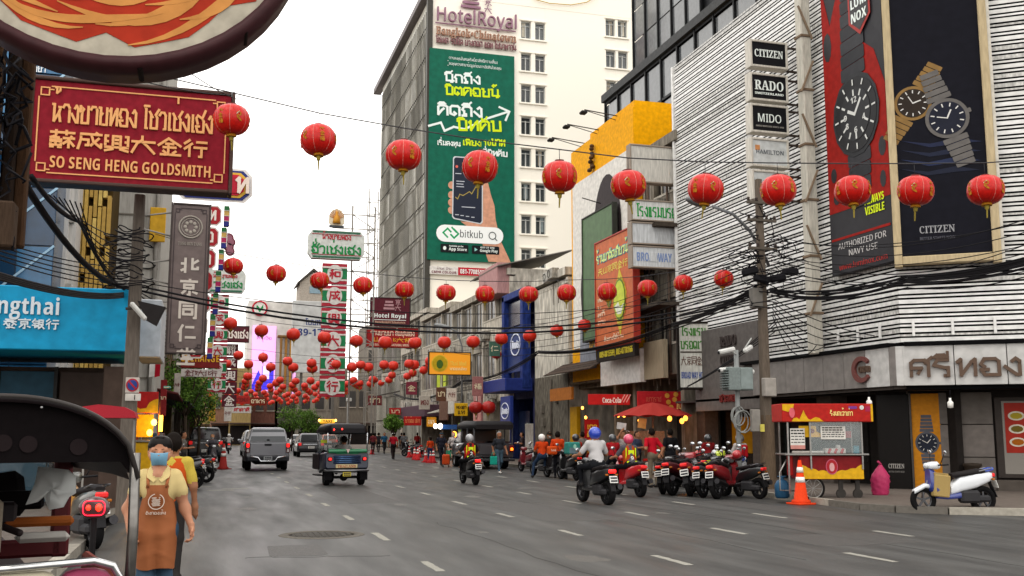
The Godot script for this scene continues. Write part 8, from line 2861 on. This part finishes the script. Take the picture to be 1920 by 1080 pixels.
	for i in 46:
		var a := -1.5 + 3.0 * i / 45.0
		var pts := []
		for j in 7:
			var e := .35 + j * .36
			var rr := .0885 + .0015 * ((i * 7 + j) % 3)
			pts.append(c + V(sin(a) * rr * sin(maxf(e, .3)) * .98, cos(e * .9 - .55) * .086 * cos(a * .55) + .048, cos(e) * .075 - .022))
		hk.tube(pts, .0011, 3)
	put(t, "hair_strands", hk.done(), mat(hexc("2a201b"), .4, .0, "clean")).set_meta("kind", "stuff")
	# eyes and brows above the mask
	for s in [-1.0, 1.0]:
		var ek := K.new()
		ek.ball(c + V(s * .031, .006, .0655), V(.0155, .006, .006), 12, 6)
		put(t, "eye", ek.done(), pm("2a1d18", .2, "clean"))
		pipe(t, "eyebrow", [c + V(s * .014, .024, .0715), c + V(s * .034, .031, .068), c + V(s * .052, .024, .056)], .0036, pm("1d1512", .7, "clean"), 5)
		pipe(t, "ear_loop", [c + V(s * .062, -.005, .055), c + V(s * .088, .008, .0), c + V(s * .062, -.055, .045)], .0016, pm("b9ccd4", .7, "clean"), 4)
	# pleated mask
	var mk := K.new()
	mk.st.set_smooth_group(0)
	var rows := []
	for i in 11:
		var v := i / 10.0
		var ring := []
		for j in 15:
			var u := -1.0 + j / 7.0
			var y := lerpf(-.002, -.1, v) + .012 * u * u * (.5 - v)
			var bulge := .108 - .042 * u * u - .03 * pow(absf(v - .35) * 1.4, 2.0) + (.0022 if i % 2 else -.0018) - (.018 * v * v)
			ring.append(c + V(u * lerpf(.07, .058, v), y, bulge))
		rows.append(ring)
	mk.loft(rows, false, false, false)
	put(t, "face_mask", mk.done(), pm("7fb0cc", .85, "fine", 6.0))
	# apron: bib and skirt wrapped round the front with folds, tucked between the legs
	var ak := K.new()
	ak.st.set_smooth_group(0)
	var prof := []
	for q in [[1.19, .088, .0, .142], [1.14, .102, .3, .15], [1.06, .124, .7, .142], [.98, .138, 1.0, .126], [.9, .15, 1.2, .13], [.84, .156, 1.3, .136], [.74, .158, 1.3, .142], [.66, .155, 1.3, .147], [.58, .15, 1.3, .15], [.53, .147, 1.25, .15]]:
		if prof:
			var l: Array = prof[-1]
			for m in 3:
				var f := (m + 1) / 4.0
				prof.append([lerpf(l[0], q[0], f), lerpf(l[1], q[1], f), lerpf(l[2], q[2], f), lerpf(l[3], q[3], f)])
		prof.append(q)
	var rings := []
	for q in prof:
		var ring := []
		var span := lerpf(.75, 1.72, clampf(q[2], .0, 1.0))
		for j in 41:
			var u := -1.0 + j / 20.0
			var a := u * span
			var y: float = q[0]
			var low := clampf((.9 - y) / .5, .0, 1.0)
			var fold := .003 * sin(u * 11.0 + y * 6.0) + low * .007 * sin(u * 15.0 + y * 5.0) + .005 * exp(-pow((y - .78 - .05 * u) / .012, 2.0)) + .006 * exp(-pow((y - .66 + .09 * absf(u)) / .014, 2.0)) + .004 * exp(-pow((y - .95 + .06 * u) / .012, 2.0))
			var pocket := .008 * exp(-pow((y - .83 + .03 * cos(u * 3.0)) / .03, 2.0))
			var dip := low * .055 * exp(-pow(u / .13, 2.0))
			var w: float = q[1] * (1.0 if q[2] > .6 else 1.0 / sin(span) * .95)
			var depth: float = q[3]
			ring.append(V(sin(a) * w * 1.02, y + .01 * sin(u * 6.0) * low, cos(a) * depth * (.93 if q[2] > .6 else 1.0) + fold + pocket - dip + .006 + .02 * low))
		rings.append(ring)
	ak.loft(rings, false, false, false)
	var brown := mat(hexc("8c5434"), .6, .0, "clean")
	put(t, "apron", ak.done(), brown)
	for s in [-1.0, 1.0]:
		var sk := K.new()
		sk.st.set_smooth_group(0)
		var lp := []
		for p in [[.068, 1.17, .132], [.074, 1.21, .115], [.08, 1.26, .075], [.078, 1.315, .02], [.065, 1.32, -.04]]:
			lp.append([V(s * (p[0] - .012), p[1], p[2] + .003), V(s * (p[0] + .012), p[1], p[2] + .003), V(s * (p[0] + .012), p[1], p[2] - .004), V(s * (p[0] - .012), p[1], p[2] - .004)])
		sk.loft(lp)
		put(t, "apron_strap", sk.done(), brown)
		# polo collar wings
		var ck := K.new()
		ck.st.set_smooth_group(0)
		ck.loft([[V(s * .058, 1.345, -.03), V(s * .088, 1.315, -.035)], [V(s * .062, 1.335, .03), V(s * .1, 1.295, .03)], [V(s * .045, 1.3, .07), V(s * .085, 1.25, .095)], [V(s * .006, 1.24, .108), V(s * .03, 1.21, .125)]], false, false, false)
		put(t, "collar", ck.done(), shirt)
	# white print on the bib
	var white := pm("cdbfb2", .6, "clean")
	var ek := K.new()
	for i in 26:
		var a0 := TAU * i / 26.0
		var a1 := TAU * (i + 1) / 26.0
		ek.stroke(P(cos(a0), sin(a0)) * .06, P(cos(a1), sin(a1)) * .06, .006, .003)
	for i in 9:
		ek.stroke(P(-.035 + .004 * (i % 3), .03 - i * .008), P(.03 - .006 * (i % 2), .034 - i * .008), .004, .003)
	put(t, "apron_emblem", ek.done(), white, V(.0, 1.06, .148))
	script(t, "ตังกองเล้ง", V(.0, .968, .138), .15, .018, white, .9, .003, "apron_lettering")

# ---------------------------------------------------------------- lanterns and cables
func lantern_proto(detail: bool, tone: String) -> Node3D:
	var t := Node3D.new()
	var m := mat(hexc(tone), .36, .0, "patch", 2.5)
	m.backlight_enabled = true
	m.backlight = Color(.35, .02, .01)
	m.metallic_specular = .38
	var n := 48 if detail else 20
	var k := K.new()
	k.st.set_smooth_group(0)
	var rings := []
	var rows := 12 if detail else 8
	for i in rows + 1:
		var a := PI * i / rows - PI / 2
		var ring := []
		for j in n:
			var b := -TAU * j / n
			var r := .3 * pow(maxf(cos(a), .0), .8) * (1.0 - .06 * pow(absf(cos(b * 6.0)), 5.0)) + .05
			ring.append(V(cos(b) * r, sin(a) * .29, sin(b) * r))
		rings.append(ring)
	k.loft(rings)
	put(t, "body", k.done(), m)
	var gold := mat(hexc("a8701f"), .6, .1, "clean")
	for s in [[.28, .32, "top_cap"], [-.33, -.28, "bottom_cap"]]:
		var c := K.new()
		c.cyl(V(0, s[0], 0), V(0, s[1], 0), .1, .09, 16 if detail else 10)
		put(t, s[2], c.done(), pm("57201c", .5, "clean") if s[0] > .0 else gold)
	var ts := K.new()
	ts.cyl(V(0, -.32, 0), V(0, -.41, 0), .05, .035, 8)
	ts.cyl(V(.01, -.41, 0), V(.02, -.6, .01), .018, .012, 6)
	put(t, "tassel", ts.done(), pm("8a7a34", .7, "clean"))
	if not detail:
		return t
	var pk := K.new()
	var wk := K.new()
	for s in 6:
		var b := TAU * (s + .5) / 6.0
		var face := Basis(V(0, 1, 0), b)
		if s % 2 == 0:
			# three gold characters down the panel
			for q in 3:
				var yy := .11 - q * .1
				var rr := .05 + .3 * pow(cos(asin(clampf(yy / .29, -1, 1))), .8)
				var spec: String = HAN[["大", "金", "福"][q]]
				for line in spec.split(";"):
					var p := line.split(" ")
					for e in p.size() - 1:
						var a2 := P(p[e][0].to_int() - 4.5, p[e][1].to_int() - 4.5) * .0095
						var b2 := P(p[e + 1][0].to_int() - 4.5, p[e + 1][1].to_int() - 4.5) * .0095
						pk.stroke(a2, b2, .011, .004, Transform3D(face, face * V(0, yy, rr - .004)))
		else:
			for q in 2:
				var yy := .05 - q * .09
				var rr := .05 + .3 * pow(cos(asin(clampf(yy / .29, -1, 1))), .8)
				for w in 9:
					var a2 := P(cos(w * .7 + q) * .045, sin(w * .7) * .05)
					var b2 := P(cos(w * .7 + 1.9 + q) * .05, sin(w * .7 + 1.9) * .045)
					(wk if q == 0 and w == 2 else pk).stroke(a2, b2, .008, .004, Transform3D(face, face * V(0, yy, rr - .006)))
	put(t, "gold_print", pk.done(), gold)
	put(t, "white_print", wk.done(), pm("d9cfc4", .5, "clean"))
	var rk := K.new()
	for s in 12:
		var b := TAU * s / 12.0
		var pts := []
		for i in 9:
			var a := -1.3 + 2.6 * i / 8.0
			var r := .3 * pow(maxf(cos(a), .0), .8) * .945 + .05
			pts.append(V(sin(b) * r, sin(a) * .29, cos(b) * r))
		if s % 2 == 0:
			rk.tube(pts, .0045, 4)
	put(t, "rib_wires", rk.done(), pm("c98a7c", .5, "clean")).set_meta("kind", "stuff")
	return t

const ORDINAL := ["first", "second", "third", "fourth", "fifth", "sixth", "seventh", "eighth", "ninth", "tenth", "eleventh", "twelfth", "thirteenth", "fourteenth", "fifteenth", "sixteenth", "seventeenth", "eighteenth", "nineteenth", "twentieth", "twenty-first", "twenty-second"]

func hang(proto: Node3D, at: Vector3, label: String, group: String, size := 1.0) -> void:
	var c: Node3D = proto.duplicate()
	c.name = numbered("paper_lantern")
	add_child(c)
	c.position = at
	c.rotation_degrees.y = rng.randf() * 360.0
	c.rotation_degrees.z = rng.randf_range(-9, 9)
	c.scale = V(size, size * rng.randf_range(.94, 1.05), size)
	tag(c, label, "lantern", group)

func lanterns() -> void:
	var near := lantern_proto(true, "c8140a")
	var far := lantern_proto(false, "d8301f")
	var wire := pm("3a3a3c", .6, "clean")
	var r1 := [V(.274, 7.16, -18.69), V(1.78, 6.8, -18.3), V(3.25, 6.53, -17.9), V(4.57, 6.32, -17.54), V(5.94, 6.15, -17.16), V(7.13, 6, -16.84), V(8.46, 5.93, -16.46), V(9.7, 5.91, -16.09), V(10.98, 5.9, -15.72), V(12.06, 5.9, -15.4), V(13.26, 5.91, -15.04)]
	var r2 := [V(-.729, 7.35, -35.17), V(.739, 7.02, -34.78), V(2.1, 6.78, -34.41), V(3.47, 6.56, -34.05), V(4.83, 6.4, -33.67), V(6.14, 6.26, -33.3), V(7.45, 6.16, -32.93), V(8.67, 6.12, -32.58), V(10.04, 6.11, -32.17), V(11.23, 6.16, -31.82), V(12.5, 6.19, -31.44), V(13.76, 6.3, -31.05), V(14.88, 6.47, -30.7), V(16.14, 6.62, -30.3)]
	var r3 := [V(-.343, 6.76, -48.82), V(1.008, 6.52, -48.46), V(2.36, 6.21, -48.11), V(3.75, 6.04, -47.72), V(5.1, 5.9, -47.34), V(6.49, 5.75, -46.96), V(7.75, 5.68, -46.6), V(9.04, 5.66, -46.22), V(10.31, 5.68, -45.84), V(11.56, 5.71, -45.47), V(12.78, 5.85, -45.09), V(14, 5.97, -44.71), V(15.17, 6.21, -44.33), V(16.36, 6.45, -43.95)]
	var r4 := [V(.417, 6.48, -64.43), V(1.86, 6.23, -64.04), V(3.27, 6.1, -63.64), V(4.68, 5.88, -63.26), V(6.06, 5.76, -62.87), V(7.46, 5.69, -62.47), V(8.87, 5.66, -62.06), V(10.21, 5.66, -61.66), V(11.64, 5.72, -61.23), V(12.82, 5.88, -60.86), V(14.16, 6.04, -60.45), V(16.62, 6.26, -59.69), V(17.89, 6.51, -59.28)]
	var n := 0
	for row in [r1, r2, r3, r4]:
		n += 1
		for i in row.size():
			hang(near if n < 3 else far, row[i], "red paper lantern, %s from the left on the %s string down the street" % [ORDINAL[i], ["nearest", "second", "third", "fourth"][n - 1]], "lanterns on the %s string" % ["nearest", "second", "third", "fourth"][n - 1], [1.0, 1.0, .98, .95][n - 1] * .92)
		# the wire they hang from
		var pts := []
		var ext0: Vector3 = row[0] + (row[0] - row[1]) * (2.2 if n == 1 else .7) + V(0, .5, 0)
		pts.append(ext0)
		for i in row.size():
			var p: Vector3 = row[i] + V(0, .42 if n > 1 else .5, 0)
			pts.append(p)
			var d := pipe(self, "lantern_hook", [p, row[i] + V(0, .28, 0)], .006, wire, 4)
			tag(d, "thin wire hook holding the %s lantern of the %s string" % [ORDINAL[i], ["nearest", "second", "third", "fourth"][n - 1]], "hook", "lantern hooks")
		var lastp: Vector3 = row[row.size() - 1]
		pts.append(lastp + (lastp - row[row.size() - 2]) * 1.2 + V(0, .6, 0))
		tag(pipe(self, "lantern_string", pts, .012, wire, 5), "%s lantern wire strung across the whole street" % ["nearest", "second", "third", "fourth"][n - 1], "wire", "lantern wires")
	# farther strings, two close together each time
	var spec := [[V(-.052, 6.19, -68.82), V(7.69, 5.72, -66.61), V(15.4, 6.19, -64.27)], [V(.438, 6.43, -83.38), V(8.42, 5.62, -81.14), V(16.34, 6.43, -78.69)], [V(.669, 6.33, -90.69), V(8.48, 5.66, -88.49), V(16.29, 6.33, -86.09)], [V(.551, 6.37, -98.09), V(8.39, 5.71, -95.88), V(16.23, 6.37, -93.47)], [V(1.004, 6.37, -105.33), V(8.48, 5.75, -103.21), V(15.96, 6.37, -100.92)], [V(.455, 6.36, -113.91), V(8.2, 5.75, -111.72), V(15.9, 6.36, -109.36)], [V(.963, 6.35, -122.18), V(8.3, 5.76, -120.11), V(15.64, 6.35, -117.86)], [V(.556, 6.34, -131.78), V(8.08, 5.76, -129.65), V(15.62, 6.34, -127.34)], [V(1.011, 6.26, -141.13), V(8.2, 5.71, -139.09), V(15.42, 6.26, -136.88)], [V(.951, 6.21, -150.63), V(8.2, 5.7, -148.57), V(15.4, 6.21, -146.37)]]   # left end, lowest point, right end
	for s in spec.size():
		var q: Array = spec[s]
		var a: Vector3 = q[0]
		var c: Vector3 = q[2]
		var drop: float = (a.y + c.y) * .5 - (q[1] as Vector3).y
		var span := (c - a).length()
		var x := rng.randf() * .6
		var pts := []
		var i := 0
		while x < span:
			var t := x / span
			var p := a.lerp(c, t) - V(0, drop * 4.0 * t * (1.0 - t) + rng.randf_range(-.1, .1), rng.randf_range(-1.0, 1.0))
			hang(far, p, "small red lantern, %s from the left on the %s string down the street" % [ORDINAL[mini(i, 21)], ORDINAL[s + 4]], "lanterns on the %s string" % ORDINAL[s + 4], rng.randf_range(.84, 1.0))
			pts.append(p + V(0, .3, 0))
			x += rng.randf_range(.95, 1.5)
			i += 1
		tag(pipe(self, "lantern_string", pts, .015, wire, 4), "%s lantern wire strung across the far street" % ORDINAL[s + 4], "wire", "lantern wires")
	near.free()
	far.free()
	# two round lanterns at a doorway
	var door := lantern_proto(false, "a81a14")
	for p in [[V(14.05, 2.99, -54.61), "left of two dark red lanterns hanging by the pink panel"], [V(14.71, 2.99, -54.41), "right of two dark red lanterns hanging by the pink panel"]]:
		hang(door, p[0], p[1], "doorway lanterns", 1.1)
	door.free()

func cable(a: Vector3, b: Vector3, sag: float, r: float, label: String, group: String, m: Material = null) -> void:
	var pts := []
	for i in 17:
		var t := i / 16.0
		pts.append(a.lerp(b, t) - V(0, sag * 4.0 * t * (1.0 - t), 0))
	tag(pipe(self, "overhead_cable", pts, r, m if m else pm("1a191b", .6, "clean"), 5), label, "cable", group)

func cables() -> void:
	# heavy lines across the street between the two poles
	var across := "cables across the street"
	cable(V(-1.602, 4.67, -22.66), V(15.28, 5.63, -26.07), 1.0, .022, "thick black cable slung between the two poles, upper", across)
	cable(V(-1.599, 4.58, -22.67), V(15.28, 5.52, -26.09), 1.02, .026, "thick black cable slung between the two poles, lower", across)
	cable(V(-1.605, 4.74, -22.65), V(15.27, 5.85, -26.04), .8, .01, "thin black cable above the heavy pair between the poles", across)
	# bundle along the right shopfronts
	var along := "cables along the right shopfronts"
	for i in 9:
		var o := V(rng.randf_range(-.12, .12), rng.randf_range(-.14, .14), rng.randf_range(-.1, .1))
		cable(V(15.26, 5.79, -26.16) + o, V(16.33, 5.48, -34.62) + o, .12, rng.randf_range(.013, .026), "black cable of the heavy bundle left of the right pole", along)
		cable(V(16.33, 5.48, -34.62) + o, V(15.96, 5.59, -49.46) + o, .35, rng.randf_range(.011, .02), "black cable sagging past the orange billboard", along)
		cable(V(15.96, 5.59, -49.46) + o, V(16.26, 4.98, -66.3) + o, .4, rng.randf_range(.011, .02), "black cable sagging past the blue pharmacy", along)
		cable(V(16.26, 4.98, -66.3) + o, V(16.16, 5.01, -91.59) + o, .8, rng.randf_range(.012, .024), "black cable sagging along the far right shophouses", along)
	for i in 7:
		cable((V(15.21, 7.21, -25.86) + V(.01, -.21, -.03) * i), (V(16.84, 7.66, -53.1) + V(-.82, -.26, -.28) * i), .5 + i * .1, .012, "thin wire fanning left from the right pole over the shops", along)
	for i in 4:
		cable(V(15.47, 4.79, -26.03) + V(0, -i * .1, 0), (V(16.28, 3.61, -31.75) + V(-.34, -.21, -.14) * i), .1, .014, "black wire dropping from the pole toward the hotel sign", along)
	# bundle to the right of the pole
	var right := "cables running right from the right pole"
	for i in 12:
		var o := V(0, rng.randf_range(-.17, .17), rng.randf_range(-.1, .1))
		cable(V(15.3, 5.57, -25.97) + o * .7, V(15.77, 5.12, -20.63) + o, .12 + rng.randf() * .2, rng.randf_range(.012, .024), "black cable of the heavy bundle right of the right pole", right)
		cable(V(15.77, 5.12, -20.63) + o, V(15.88, 5.08, -15.34) + o * 1.1, .1 + rng.randf() * .15, rng.randf_range(.012, .024), "black cable of the bundle crossing the slats at the right edge", right)
	for i in 9:
		cable((V(15.23, 7.19, -25.75) + V(.01, -.14, -.02) * i), (V(15.77, 5.95, -15.77) + V(0, -.14, -.02) * i), .35 + rng.randf() * .5, .011, "thin wire sagging from the pole top across the billboards", right)
	for i in 6:
		cable((V(15.3, 5.38, -25.89) + V(0, -.09, -.01) * i), (V(16.94, 4.16, -23.58) + V(-.29, -.05, -.1) * i), .15 + .1 * i, .013, "black wire drooping from the pole to the grey fascia", right)
	# left side
	var left := "cables on the left pole"
	cable(V(-2.25, 4.73, -12.84), V(-1.591, 4.57, -22.56), .35, .05, "heaviest black cable sweeping down to the left pole", left)
	cable(V(-2.01, 4.54, -12.79), V(-1.938, 4.83, -16.94), .1, .035, "thick black cable branching below the goldsmith sign", left)
	cable(V(-1.938, 4.83, -16.94), V(-1.589, 4.51, -22.57), .2, .03, "thick black cable drooping in front of the white wall", left)
	for i in 7:
		cable((V(-2.12, 4.79, -14.9) + V(.07, -.02, .02) * i), (V(-1.63, 5.55, -22.43) + V(.005, -.14, -.02) * i), .12 + .05 * i, .01, "thin black wire fanning to the left pole", left)
	for i in 5:
		cable((V(-2.57, 3.87, -13.06) + V(0, -.05, 0) * i), (V(-1.608, 5, -22.5) + V(.003, -.1, -.02) * i), .1, .01, "thin black wire crossing the blue glass to the left pole", left)
	for i in 4:
		cable((V(-2.13, 3.19, -10.92) + V(0, -.02, 0) * i), (V(-1.609, 4.48, -22.58) + V(.002, -.03, 0) * i), .12, .016, "dark wire resting above the turquoise fascia", left)
	for i in 10:
		cable((V(-1.589, 4.7, -22.75) + V(.001, -.03, -.01) * i), (V(-1.187, 6.74, -41.71) + V(.013, 0, -2.1) * i), .25 + .06 * i, .016, "black wire running from the left pole along the left shops", left)
	cable(V(-2.09, 5.13, -9.57), V(.272, 7.53, -18.42), .15, .008, "thin wire from the round sign to the goldsmith board", left)
	cable(V(-1.176, 5.59, -9.24), V(-.531, 5.07, -10.18), .02, .006, "upper stay wire of the round sign", left)
	cable(V(-1.305, 5.5, -9.29), V(-.582, 5.13, -10.18), .02, .006, "lower stay wire of the round sign", left)
	cable(V(.244, 5.61, -12.61), V(-.355, 4.85, -9.31), .03, .005, "thin stay wire between the round sign and the crimson sign", left)

func V(x: float, y: float, z: float) -> Vector3:
	return Vector3(x, y, z)

func P(x: float, y: float) -> Vector2:
	return Vector2(x, y)
